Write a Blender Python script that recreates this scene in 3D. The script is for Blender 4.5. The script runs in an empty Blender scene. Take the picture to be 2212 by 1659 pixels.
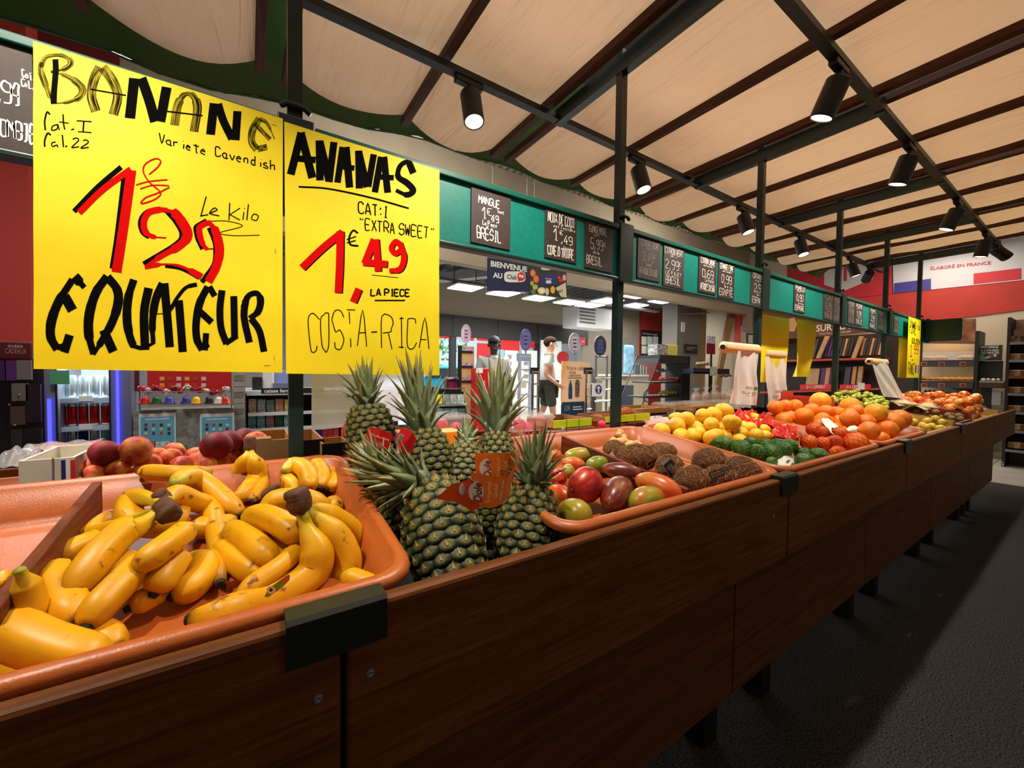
import bpy, math, random
from mathutils import Vector, Matrix
R = random.Random(7)
sc = bpy.context.scene
COL = sc.collection
# ---------------------------------------------------------------- camera, world, exposure
F_PX, CX, CY, CAM_H = 860.0, 1106.0, 829.5, 1.2
YAW, PIT, ROL = [math.radians(a) for a in (33.52, 1.558, 0.672)]
_fw = Vector((math.sin(YAW)*math.cos(PIT), math.cos(YAW)*math.cos(PIT), -math.sin(PIT)))
_r0 = Vector((math.cos(YAW), -math.sin(YAW), 0)); _u0 = _r0.cross(_fw)
_rt = _r0*math.cos(ROL)+_u0*math.sin(ROL); _up = _u0*math.cos(ROL)-_r0*math.sin(ROL)
cam = bpy.data.cameras.new('camera'); camo = bpy.data.objects.new('camera', cam); COL.objects.link(camo)
cam.sensor_width = 36.0; cam.lens = F_PX/2212*36.0; cam.clip_start = .02; cam.clip_end = 200
m = Matrix((( _rt.x, _up.x, -_fw.x, 0), (_rt.y, _up.y, -_fw.y, 0), (_rt.z, _up.z, -_fw.z, CAM_H), (0, 0, 0, 1)))
camo.matrix_world = m
sc.camera = camo
sc.view_settings.view_transform = 'Standard'; sc.view_settings.look = 'None'
sc.view_settings.gamma = 1; sc.view_settings.use_curve_mapping = False
sc.view_settings.exposure = 0.55
w = bpy.data.worlds.new('world'); sc.world = w; w.use_nodes = True
w.node_tree.nodes['Background'].inputs[0].default_value = (1.0, .86, .72, 1)
w.node_tree.nodes['Background'].inputs[1].default_value = .105
def lamp_area(name, loc, size, power, col, rot=(0, 0, 0), size_y=None, spread=180):
    l = bpy.data.lights.new(name, 'AREA'); l.energy = power; l.color = col; l.size = size
    if size_y: l.shape = 'RECTANGLE'; l.size_y = size_y
    l.spread = math.radians(spread)
    o = bpy.data.objects.new(name, l); o.location = loc; o.rotation_euler = rot; COL.objects.link(o); return o
# unseen lamps added to brighten canopy, bulkhead and aisle, daylight through the glazed entrance
for _x, _c in ((.3, (1, .91, .84)), (2.9, (1, .80, .62)), (5.5, (1, .76, .50))): lamp_area('hall_fill', (_x, .7, 4.4), 1.6, 33, _c, size_y=1.0)  # unseen, added so the canopy cloth glows through
lamp_area('hall_fill', (1.5, 3.6, 4.5), 1.6, 55, (1, .92, .82), size_y=.5); lamp_area('hall_fill', (6.0, 3.8, 4.5), 1.6, 45, (1, .9, .78), size_y=.5)  # two more unseen lamps, added to lift the dark bulkhead
lamp_area('aisle_fill', (2.5, -2.6, 3.6), 1.5, 14, (1, .9, .78), size_y=.4)  # unseen fill added on the aisle side for the front faces
lamp_area('bakery_fill', (9.0, 1.6, 3.4), 1.6, 38, (1, .86, .72), size_y=.8)  # unseen area lamp without a fixture, lights end wall and bakery
lamp_area('shop_lamp', (-.8, 2.75, 2.9), .8, 26, (.95, .97, 1.0), size_y=.3)
lamp_area('checkout_lamp', (1.5, 3.9, 2.6), 1.2, 30, (.9, .96, 1.0), size_y=.3)
lamp_area('entrance_lamp', (5.2, 5.6, 2.5), 3.0, 110, (1.0, .98, .95), size_y=.6)
lamp_area('service_fill', (8.6, 6.6, 2.9), 1.0, 55, (1, .97, .92), size_y=.5)  # extra area lamp added to brighten the red wall
lamp_area('daylight', (6.5, 13.0, 6.5), 9.0, 2600, (.80, .91, 1.0), (math.radians(-12), 0, 0), 6.0)

# ---------------------------------------------------------------- pixel to world helpers (photo pixels 2212 x 1659)
def ray(x, y): return _rt*((x-CX)/F_PX)-_up*((y-CY)/F_PX)+_fw
CAM = Vector((0, 0, CAM_H))
def at(x, y, Y): r = ray(x, y); return CAM+r*(Y/r.y)
def atX(x, y, X): r = ray(x, y); return CAM+r*(X/r.x)
def atZ(x, y, Z): r = ray(x, y); return CAM+r*((Z-CAM_H)/r.z)
def depth(p): return (Vector(p)-CAM).dot(_fw)
Y0, ZF, SL = .55, .838, .13              # front edge, tray floor height there, slope of the trays
def zfloor(Y): return ZF+SL*(Y-Y0)
def T(x, y, h):                            # pixel ray meets the plane h above the tray floor
    r = ray(x, y); t = (ZF-SL*Y0+h-CAM_H)/(r.z-SL*r.y); return CAM+r*t
# ---------------------------------------------------------------- mesh builder
class MB:
    def __init__(s): s.v = []; s.f = []; s.mi = []; s.uv = []
    def add(s, vs, fs, mi=0, uvs=None):
        b = len(s.v); s.v += [tuple(v) for v in vs]
        s.uv += uvs if uvs else [(0, 0)]*len(vs)
        s.f += [tuple(i+b for i in f) for f in fs]; s.mi += [mi]*len(fs); return s
    def box(s, a, b, mi=0, M=None):
        x0, y0, z0 = a; x1, y1, z1 = b
        vs = [Vector(p) for p in ((x0, y0, z0), (x1, y0, z0), (x1, y1, z0), (x0, y1, z0), (x0, y0, z1), (x1, y0, z1), (x1, y1, z1), (x0, y1, z1))]
        if M: vs = [M@v for v in vs]
        return s.add(vs, [(0, 3, 2, 1), (4, 5, 6, 7), (0, 1, 5, 4), (1, 2, 6, 5), (2, 3, 7, 6), (3, 0, 4, 7)], mi)
    def tube(s, pts, rad, seg=10, mi=0, cap=True, sq=None, shape=None):
        pts = [Vector(p) for p in pts]; n = len(pts)
        if not hasattr(rad, '__len__'): rad = [rad]*n
        tg = [(pts[min(i+1, n-1)]-pts[max(i-1, 0)]).normalized() for i in range(n)]
        u = tg[0].orthogonal().normalized() if sq is None else (Vector(sq)-tg[0]*Vector(sq).dot(tg[0])).normalized()
        vs = []; uvs = []
        for i in range(n):
            u = (u-tg[i]*u.dot(tg[i])).normalized(); w_ = tg[i].cross(u)
            for k in range(seg):
                a = 2*math.pi*k/seg; q = shape(a) if shape else 1
                vs.append(pts[i]+(u*math.cos(a)+w_*math.sin(a))*rad[i]*q); uvs.append((i/(n-1), k/seg))
        fs = [(i*seg+k, i*seg+(k+1) % seg, (i+1)*seg+(k+1) % seg, (i+1)*seg+k) for i in range(n-1) for k in range(seg)]
        if cap: fs += [tuple(reversed(range(seg))), tuple(range((n-1)*seg, n*seg))]
        return s.add(vs, fs, mi, uvs)
    def lathe(s, prof, seg=16, M=None, mi=0, fn=None):
        vs = []; uvs = []
        n = len(prof)
        for i, (r, z) in enumerate(prof):
            for k in range(seg):
                a = 2*math.pi*k/seg; v = Vector((r*math.cos(a), r*math.sin(a), z))
                if fn: v = fn(v)
                vs.append(M@v if M else v); uvs.append((i/(n-1), k/seg))
        fs = [(i*seg+k, i*seg+(k+1) % seg, (i+1)*seg+(k+1) % seg, (i+1)*seg+k) for i in range(n-1) for k in range(seg)]
        fs += [tuple(reversed(range(seg))), tuple(range((n-1)*seg, n*seg))]
        return s.add(vs, fs, mi, uvs)
    def quad(s, a, b, c, d, mi=0): return s.add([a, b, c, d], [(0, 1, 2, 3)], mi, [(0, 0), (1, 0), (1, 1), (0, 1)])
    def prism(s, pts, d, mi=0):                 # closed outline pushed along vector d
        n = len(pts); d = Vector(d); a = [Vector(p) for p in pts]
        return s.add(a+[p+d for p in a], [tuple(reversed(range(n))), tuple(range(n, 2*n))]+[(i, (i+1) % n, n+(i+1) % n, n+i) for i in range(n)], mi)
    def grid(s, fn, nu, nv, mi=0, flip=False):
        vs = [fn(i/nu, j/nv) for j in range(nv+1) for i in range(nu+1)]
        uvs = [(i/nu, j/nv) for j in range(nv+1) for i in range(nu+1)]
        fs = [(j*(nu+1)+i, j*(nu+1)+i+1, (j+1)*(nu+1)+i+1, (j+1)*(nu+1)+i) for j in range(nv) for i in range(nu)]
        if flip: fs = [tuple(reversed(f)) for f in fs]
        return s.add(vs, fs, mi, uvs)
    def ribbon(s, pts, wd, nrm, mi=0, u0=None):   # flat pen stroke with mitred corners
        P = []
        for p in pts:
            p = Vector(p)
            if not P or (p-P[-1]).length > 1e-5: P.append(p)
        n = len(P); nrm = Vector(nrm).normalized()
        if n < 2: return s
        if not hasattr(wd, '__len__'): wd = [wd]*n
        if len(wd) != n: wd = [wd[min(int(i*len(wd)/n), len(wd)-1)] for i in range(n)]
        L = []; Rr = []; uvs = []
        for i in range(n):
            d0 = (P[i]-P[i-1]).normalized() if i else (P[1]-P[0]).normalized()
            d1 = (P[i+1]-P[i]).normalized() if i < n-1 else d0
            if u0 is not None: sd = Vector(u0)
            else:
                a = nrm.cross(d0); b = nrm.cross(d1); sd = a+b
                if sd.length < .3: sd = a
                sd = sd.normalized(); sd = sd/max(.55, sd.dot(a))
            L.append(P[i]+sd*wd[i]*.5); Rr.append(P[i]-sd*wd[i]*.5)
        return s.add(L+Rr, [(i, n+i, n+i+1, i+1) for i in range(n-1)], mi, [(i/(n-1), 0) for i in range(n)]+[(i/(n-1), 1) for i in range(n)])
W0 = {}
def obj(name, mb, mats, parent=None, smooth=False, bevel=0, sub=0, label=None, auto=None):
    me = bpy.data.meshes.new(name); o = bpy.data.objects.new(name, me); COL.objects.link(o)
    off = Vector((0, 0, 0))
    if parent is None and mb.v:
        xs, ys, zs = zip(*mb.v); off = Vector(((min(xs)+max(xs))/2, (min(ys)+max(ys))/2, min(zs)))
    me.from_pydata([tuple(Vector(v)-off) for v in mb.v], [], mb.f)
    if not isinstance(mats, (list, tuple)): mats = [mats]
    for q in mats: me.materials.append(q)
    uvl = me.uv_layers.new(name='uv')
    lu = [0.0]*(2*len(me.loops))
    vi = [0]*len(me.loops); me.loops.foreach_get('vertex_index', vi)
    for i, k in enumerate(vi): lu[2*i], lu[2*i+1] = mb.uv[k]
    uvl.data.foreach_set('uv', lu)
    me.polygons.foreach_set('material_index', mb.mi)
    me.polygons.foreach_set('use_smooth', [bool(smooth)]*len(me.polygons))
    me.update()
    if parent is not None: o.parent = parent; o.location = -W0.get(parent.name, Vector((0, 0, 0)))
    else: o.location = off; W0[o.name] = off
    if parent is not None: W0[o.name] = Vector((0, 0, 0))
    if bevel: b = o.modifiers.new('bevel', 'BEVEL'); b.width = bevel; b.segments = 2; b.limit_method = 'ANGLE'; b.angle_limit = .6
    if sub: b = o.modifiers.new('sub', 'SUBSURF'); b.levels = sub; b.render_levels = sub
    if label: o['label'] = label
    return o
def thing(name, label, cat, loc=(0, 0, 0), group=None):
    o = bpy.data.objects.new(name, None); COL.objects.link(o); o.location = loc; o.empty_display_size = .05
    W0[o.name] = Vector(loc); o['label'] = label; o['category'] = cat
    if group: o['group'] = group
    return o
def tag(o, label, cat, group=None, kind=None):
    o['label'] = label; o['category'] = cat
    if group: o['group'] = group
    if kind: o['kind'] = kind
    return o
def struct(name, mb, mats, parent=None, **k):
    o = obj(name, mb, mats, parent, **k)
    if parent is None: o['kind'] = 'structure'
    return o
def dup(root, loc, rot=None, scale=None, label=None, group=None):
    def cp(o, par):
        c = o.copy(); COL.objects.link(c)
        if par is not None: c.parent = par
        for ch in kids.get(o.name, []): cp(ch, c)
        return c
    kids = {}
    def walk(o):
        kids[o.name] = list(o.children)
        for c in o.children: walk(c)
    walk(root)
    r = cp(root, None); r.location = loc
    if rot is not None: r.rotation_euler = rot
    if scale is not None: r.scale = scale if hasattr(scale, '__len__') else (scale,)*3
    if label: r['label'] = label
    if group: r['group'] = group
    return r
def cat(pts, n=8):                              # Catmull-Rom through points
    P = [Vector(p) for p in pts]
    if len(P) < 3: return [P[0].lerp(P[-1], i/n) for i in range(n+1)]
    P = [P[0]*2-P[1]]+P+[P[-1]*2-P[-2]]; out = []
    for i in range(1, len(P)-2):
        for k in range(n):
            t = k/n; a, b, c, d = P[i-1:i+3]
            out.append(.5*((2*b)+(c-a)*t+(2*a-5*b+4*c-d)*t*t+(3*b-a-3*c+d)*t**3))
    return out+[P[-2]]
# ---------------------------------------------------------------- materials
MT = {}
def lin(c):                                      # 0-255 sRGB triple to linear
    return tuple(((x/255)/12.92 if x/255 <= .04045 else ((x/255+.055)/1.055)**2.4) for x in c)
def mat(name, col, rough=.5, metal=0, noise=0, scale=20, spec=.5, col2=None, bump=0, bscale=None, emit=None, estr=0, alpha=1, trans=0, stretch=None, coat=0, sheen=0):
    if name in MT: return MT[name]
    m_ = bpy.data.materials.new(name); m_.use_nodes = True; nt = m_.node_tree; b = nt.nodes['Principled BSDF']
    c = (*lin(col), 1) if max(col) > 1 else (*col, 1)
    b.inputs['Base Color'].default_value = c; b.inputs['Roughness'].default_value = rough; b.inputs['Metallic'].default_value = metal
    b.inputs['Specular IOR Level'].default_value = spec; b.inputs['Alpha'].default_value = alpha; b.inputs['Transmission Weight'].default_value = trans
    b.inputs['Coat Weight'].default_value = coat
    if emit is not None: b.inputs['Emission Color'].default_value = (*(lin(emit) if max(emit) > 1 else emit), 1); b.inputs['Emission Strength'].default_value = estr
    tc = None
    if noise or bump or col2:
        tc = nt.nodes.new('ShaderNodeTexCoord'); mp = nt.nodes.new('ShaderNodeMapping'); nt.links.new(tc.outputs['Object'], mp.inputs[0])
        if stretch: mp.inputs['Scale'].default_value = stretch
        nz = nt.nodes.new('ShaderNodeTexNoise'); nz.inputs['Scale'].default_value = scale; nz.inputs['Detail'].default_value = 5
        nt.links.new(mp.outputs[0], nz.inputs['Vector'])
        if noise or col2:
            cr = nt.nodes.new('ShaderNodeValToRGB'); cr.color_ramp.elements[0].position = .35; cr.color_ramp.elements[1].position = .65
            c2 = (*(lin(col2) if max(col2) > 1 else col2), 1) if col2 else tuple(min(1, x*(1+noise)) for x in c[:3])+(1,)
            c1 = c if col2 else tuple(x*(1-noise) for x in c[:3])+(1,)
            cr.color_ramp.elements[0].color = c1; cr.color_ramp.elements[1].color = c2
            nt.links.new(nz.outputs['Fac'], cr.inputs[0]); nt.links.new(cr.outputs[0], b.inputs['Base Color'])
        if bump:
            bp = nt.nodes.new('ShaderNodeBump'); bp.inputs['Strength'].default_value = bump; bp.inputs['Distance'].default_value = .003
            src = nz
            if bscale: src = nt.nodes.new('ShaderNodeTexNoise'); src.inputs['Scale'].default_value = bscale; nt.links.new(mp.outputs[0], src.inputs['Vector'])
            nt.links.new(src.outputs['Fac'], bp.inputs['Height']); nt.links.new(bp.outputs[0], b.inputs['Normal'])
    MT[name] = m_; return m_
def N(m_, typ, **kw):
    n = m_.node_tree.nodes.new(typ)
    for k, v in kw.items():
        if k in n.inputs: n.inputs[k].default_value = v
        else: setattr(n, k, v)
    return n
def LK(m_, a, b): m_.node_tree.links.new(a, b)
def ramp(m_, fac, stops):
    r = N(m_, 'ShaderNodeValToRGB'); e = r.color_ramp.elements
    while len(e) < len(stops): e.new(.5)
    for i, (p, c) in enumerate(stops): e[i].position = p; e[i].color = (*(lin(c) if max(c) > 1 else c), 1)
    LK(m_, fac, r.inputs[0]); return r.outputs[0]
def mixc(m_, fac, a, b, mode='MIX'):
    x = N(m_, 'ShaderNodeMix', data_type='RGBA', blend_type=mode)
    for s, v in ((0, fac), (6, a), (7, b)):
        if hasattr(v, 'is_output'): LK(m_, v, x.inputs[s])
        else: x.inputs[s].default_value = v if s == 0 else (*(lin(v) if max(v) > 1 else v), 1)
    return x.outputs[2]
def bsdf(m_): return m_.node_tree.nodes['Principled BSDF']
def wood(name, c1, c2, axis='X', scale=1.0, rough=.55, bump=.25):
    if name in MT: return MT[name]
    m_ = mat(name, c1, rough, spec=.18); tc = N(m_, 'ShaderNodeTexCoord'); mp = N(m_, 'ShaderNodeMapping'); LK(m_, tc.outputs['Object'], mp.inputs[0])
    st = {'X': (1.2, 14, 22), 'Y': (14, 1.2, 22), 'Z': (14, 22, 1.2)}[axis]; mp.inputs['Scale'].default_value = [x*scale for x in st]
    n1 = N(m_, 'ShaderNodeTexNoise', Scale=2.2, Detail=6.0, Distortion=1.2); LK(m_, mp.outputs[0], n1.inputs['Vector'])
    n2 = N(m_, 'ShaderNodeTexNoise', Scale=11.0, Detail=3.0); LK(m_, mp.outputs[0], n2.inputs['Vector'])
    a = ramp(m_, n1.outputs['Fac'], [(.3, c1), (.7, c2)]); b = ramp(m_, n2.outputs['Fac'], [(.35, (.55, .55, .55)), (.65, (1, 1, 1))])
    o = mixc(m_, .6, a, b, 'MULTIPLY'); LK(m_, o, bsdf(m_).inputs['Base Color'])
    bp = N(m_, 'ShaderNodeBump', Strength=bump, Distance=.002); LK(m_, n2.outputs['Fac'], bp.inputs['Height']); LK(m_, bp.outputs[0], bsdf(m_).inputs['Normal'])
    return m_
BLACK = mat('black plastic', (14, 14, 15), .45); WHITE = mat('white paint', (225, 225, 222), .5)
GREEN_STEEL = mat('dark green painted steel', (.004, .022, .02), .35)
TEAL = mat('teal board', (.0, .17, .135), .38, noise=.1, scale=60)
SLATE = mat('brown slate', (52, 38, 34), .6, noise=.15, scale=90)
CHALK = mat('white chalk pen', (240, 236, 228), .6)
WOODF = wood('stained pine boards', (84, 45, 15), (122, 68, 25))
WOODP = wood('stained pine panel', (76, 41, 14), (106, 60, 22), scale=.8)
WOODR = wood('brown rafter wood', (62, 36, 22), (92, 56, 36), 'Y')
TERRA = mat('terracotta plastic', (170, 86, 30), .38, noise=.06, scale=60, bump=.12, bscale=420)
CHROME = mat('chrome tube', (200, 202, 205), .18, 1)
GREYM = mat('grey metal', (130, 134, 140), .4, .6)
REDP = mat('red paint', (178, 30, 22), .5); YELP = mat('yellow poster paper', (250, 226, 4), .6, noise=.03, scale=12, bump=.25, bscale=9)
INK = mat('black marker ink', (10, 10, 8), .9, spec=.05); REDI = mat('red marker ink', (214, 10, 8), .9, spec=.05)
CARD = mat('brown cardboard', (176, 128, 78), .8, noise=.08, scale=30); GLASS = mat('clear glass', (255, 255, 255), .02, trans=1)
# ---------------------------------------------------------------- lettering
GL = {'A':"00 26 40;12 32",'B':"00 06 36 44 33 03;33 42 41 30 00",'C':"45 36 16 05 01 10 30 41",'D':"00 06 26 44 42 20 00",'E':"40 00 06 46;03 33",'F':"00 06 46;03 33",
'G':"45 36 16 05 01 10 30 41 43 23",'H':"00 06;40 46;03 43",'I':"20 26;10 30;16 36",'J':"46 41 30 10 01",'K':"00 06;46 03 40",'L':"06 00 40",'M':"00 06 23 46 40",'N':"00 06 40 46",
'O':"16 05 01 10 30 41 45 36 16",'P':"00 06 36 45 44 33 03",'Q':"16 05 01 10 30 41 45 36 16;22 40",'R':"00 06 36 45 44 33 03;23 40",'S':"45 36 16 05 04 13 33 42 41 30 10 01",
'T':"20 26;06 46",'U':"06 01 10 30 41 46",'V':"06 20 46",'W':"06 10 24 30 46",'X':"00 46;06 40",'Y':"06 23 46;23 20",'Z':"06 46 00 40",
'0':"16 05 01 10 30 41 45 36 16",'1':"04 26 20;10 30",'2':"05 16 36 45 44 00 40",'3':"05 16 36 45 44 33 13;33 42 41 30 10 01",'4':"36 02 42;34 30",'5':"46 06 03 33 42 41 30 10 01",
'6':"46 26 04 01 10 30 41 42 33 13 02",'7':"06 46 10",'8':"13 04 05 16 36 45 44 33 13 02 01 10 30 41 42 33",'9':"43 13 04 05 16 36 45 41 30 10",',':"11 0.",'.':"10 20",':':"14 15;11 12",
'-':"13 33",'+':"23 21;12 32","'":"26 25",'"':"16 15;36 35",'€':"46 26 05 01 20 40;02 22;03 23",' ':"",'%':"00 46;06 05;40 41",'/':"00 46",
'a':"33 13 02 01 10 30;33 30 40",'c':"32 23 13 02 01 10 30",'e':"02 32 23 13 02 01 10 30",'i':"23 20;25 25",'l':"26 20 30",'o':"13 02 01 10 30 41 42 33 13",'t':"25 20 30;04 44",'r':"03 00;02 13 33",
'n':"03 00;02 13 33 30",'d':"33 13 01 10 30;36 30",'s':"33 13 02 31 30 00",'h':"06 00;02 23 33 30",'k':"06 00;33 01 30",'v':"03 20 43",'u':"03 01 10 30;33 30",'p':"03 0.;03 33 31 01",'m':"00 03 23 20;23 43 40",'g':"33 03 01 31;33 3. 0."}
ACC = {'É':'E', 'È':'E', 'é':'e', 'è':'e', 'Ô':'O', 'Ê':'E'}
def strokes(text):
    """pen strokes of a text, one unit high, with its width"""
    out = []; x = 0
    for ch in text:
        b = ACC.get(ch, ch); g = GL.get(b, GL.get(b.upper(), ''))
        for st in g.split(';'):
            pts = [(x+int(q[0])*.14, (int(q[1])/6 if q[1] != '.' else -.2)) for q in st.split()]
            if len(pts) > 1: out.append(pts)
        if b != ch: out.append([(x+.2, 1.08), (x+.4, 1.25)])
        x += {' ': .4, 'I': .62, ',': .4, '.': .4, "'": .4, ':': .45, 'i': .55, 'l': .55}.get(ch, .76)
    return out, max(x-.2, .1)
def write(mb, text, o, ux, uz, w_, h, pen, nrm, jit=0, mi=0):
    st, tw = strokes(text); ux = Vector(ux); uz = Vector(uz); o = Vector(o)
    for s_ in st:
        P = [o+ux*(a/tw*w_)+uz*(b*h) for a, b in s_]
        if jit: P = [p+ux*R.uniform(-jit, jit)*h+uz*R.uniform(-jit, jit)*h for p in P]
        mb.ribbon(cat(P, 3) if len(P) > 2 else P, pen, nrm, mi)
    return mb
def type_(text, o, ux, uz, w_, h, nrm_off, mats, parent, name='lettering', ext=.0006, bold=0.0):
    """printed lettering: font outline scaled into a w_ x h box"""
    c = bpy.data.curves.new('t', 'FONT'); c.body = text; c.extrude = 0; c.offset = bold; c.resolution_u = 3
    t = bpy.data.objects.new('t', c); COL.objects.link(t); bpy.context.view_layer.update()
    me = bpy.data.meshes.new_from_object(t.evaluated_get(bpy.context.evaluated_depsgraph_get()))
    bpy.data.objects.remove(t); bpy.data.curves.remove(c)
    vs = [v.co.copy() for v in me.vertices]; fs = [tuple(p.vertices) for p in me.polygons]; bpy.data.meshes.remove(me)
    if not vs: return None
    x0 = min(v.x for v in vs); x1 = max(v.x for v in vs); y0 = min(v.y for v in vs); y1 = max(v.y for v in vs)
    mb = MB(); o = Vector(o); ux = Vector(ux); uz = Vector(uz); no = Vector(nrm_off)
    mb.add([o+ux*((v.x-x0)/(x1-x0)*w_)+uz*((v.y-y0)/max(y1-y0, 1e-6)*h)+no for v in vs], fs)
    return obj(name, mb, mats, parent) if name else mb
# ================================================================ SETTING
def speck(name, c1, c2, sc_, rough=.9):
    m_ = mat(name, c1, rough, spec=.12); tc = N(m_, 'ShaderNodeTexCoord'); n1 = N(m_, 'ShaderNodeTexNoise', Scale=sc_, Detail=3.0); LK(m_, tc.outputs['Object'], n1.inputs['Vector'])
    LK(m_, ramp(m_, n1.outputs['Fac'], [(.38, c1), (.66, c2)]), bsdf(m_).inputs['Base Color'])
    bp = N(m_, 'ShaderNodeBump', Strength=.5, Distance=.003); LK(m_, n1.outputs['Fac'], bp.inputs['Height']); LK(m_, bp.outputs[0], bsdf(m_).inputs['Normal']); return m_
CARPET = speck('charcoal carpet', (30, 29, 28), (74, 72, 69), 170, .95)
def tiles(name, c, joint, sx, sy, rough=.35):
    m_ = mat(name, c, rough); tc = N(m_, 'ShaderNodeTexCoord'); b = N(m_, 'ShaderNodeTexBrick', offset=0.0, Scale=1.0); LK(m_, tc.outputs['Object'], b.inputs['Vector'])
    b.inputs['Color1'].default_value = (*lin(c), 1); b.inputs['Color2'].default_value = (*[x*.9 for x in lin(c)], 1); b.inputs['Mortar'].default_value = (*lin(joint), 1)
    b.inputs['Mortar Size'].default_value = .008; b.inputs['Brick Width'].default_value = sx; b.inputs['Row Height'].default_value = sy
    LK(m_, b.outputs['Color'], bsdf(m_).inputs['Base Color']); return m_
TILE = tiles('pale floor tiles', (176, 172, 162), (110, 106, 98), .45, .45)
def boxobj(name, a, b, mt, parent=None, bevel=0, **k): return obj(name, MB().box(a, b), mt, parent, bevel=bevel, **k)
struct('floor', MB().box((-6, -5, -.05), (16, 14, 0)), TILE)
struct('floor_carpet', MB().box((-6, -4, .0005), (7.17, 2.45, .006)), CARPET)
BEIGE = mat('beige wall paint', (158, 146, 126), .8, noise=.05, scale=3); GREYB = mat('grey beige wall paint', (128, 120, 108), .8)
REDW = mat('red wall paint', (160, 36, 22), .7, noise=.06, scale=4); REDD = mat('dark red wall paint', (150, 18, 16), .7)
def corr(name, col):
    m_ = mat(name, col, .45, .3); return m_
STEELD = corr('corrugated steel deck', (120, 124, 128))
# corrugated roof over the hall (ribs run along Y) and over the entrance
def corrugated(x0, x1, y0, y1, z, pitch=.12, dep=.05):
    mb = MB(); x = x0; i = 0; pr = []
    while x < x1: pr += [(x, z), (x+pitch*.35, z), (x+pitch*.5, z+dep), (x+pitch*.85, z+dep)]; x += pitch
    n = len(pr); mb.add([(a, y0, b) for a, b in pr]+[(a, y1, b) for a, b in pr], [(i, i+1, n+i+1, n+i) for i in range(n-1)]); return mb
struct('ceiling', corrugated(-6, 13, -5, 6.0, 4.85, .3, .09), mat('hall steel deck', (96, 92, 86), .6))
struct('ceiling_entrance', corrugated(-3, 13, 5.0, 9.4, 3.25, .26, .07), STEELD)
# bulkhead beam between the hall roof and the lower entrance roof
struct('wall_bulkhead', MB().box((-1.55, 4.98, 2.70), (12, 5.14, 4.25)), BEIGE)
_xa, _xb = at(66, 60, 4.96).x, at(258, 130, 4.96).x
struct('wall_bulkhead_red', MB().box((_xa, 4.95, 2.5), (_xb, 4.978, 4.85)), mat('maroon wall paint', (110, 18, 16), .7))
struct('wall_left_red', MB().box((-6, 4.9, 0), (-2.05, 5.1, 4.85)), REDD)
struct('wall_hall_upper', MB().box((-6, 5.98, 4.0), (13, 6.1, 4.85)), BEIGE)
# teeth: rib ends of the deck seen over the bulkhead
mb = MB()
for i in range(58):
    x = 2.3+i*.115; mb.prism([(x, 4.93, 4.26), (x+.05, 4.93, 4.26), (x+.04, 4.93, 4.17), (x+.01, 4.93, 4.17)], (0, .05, 0))
struct('trim_1', mb, mat('cream deck closure', (190, 176, 150), .7))
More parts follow.
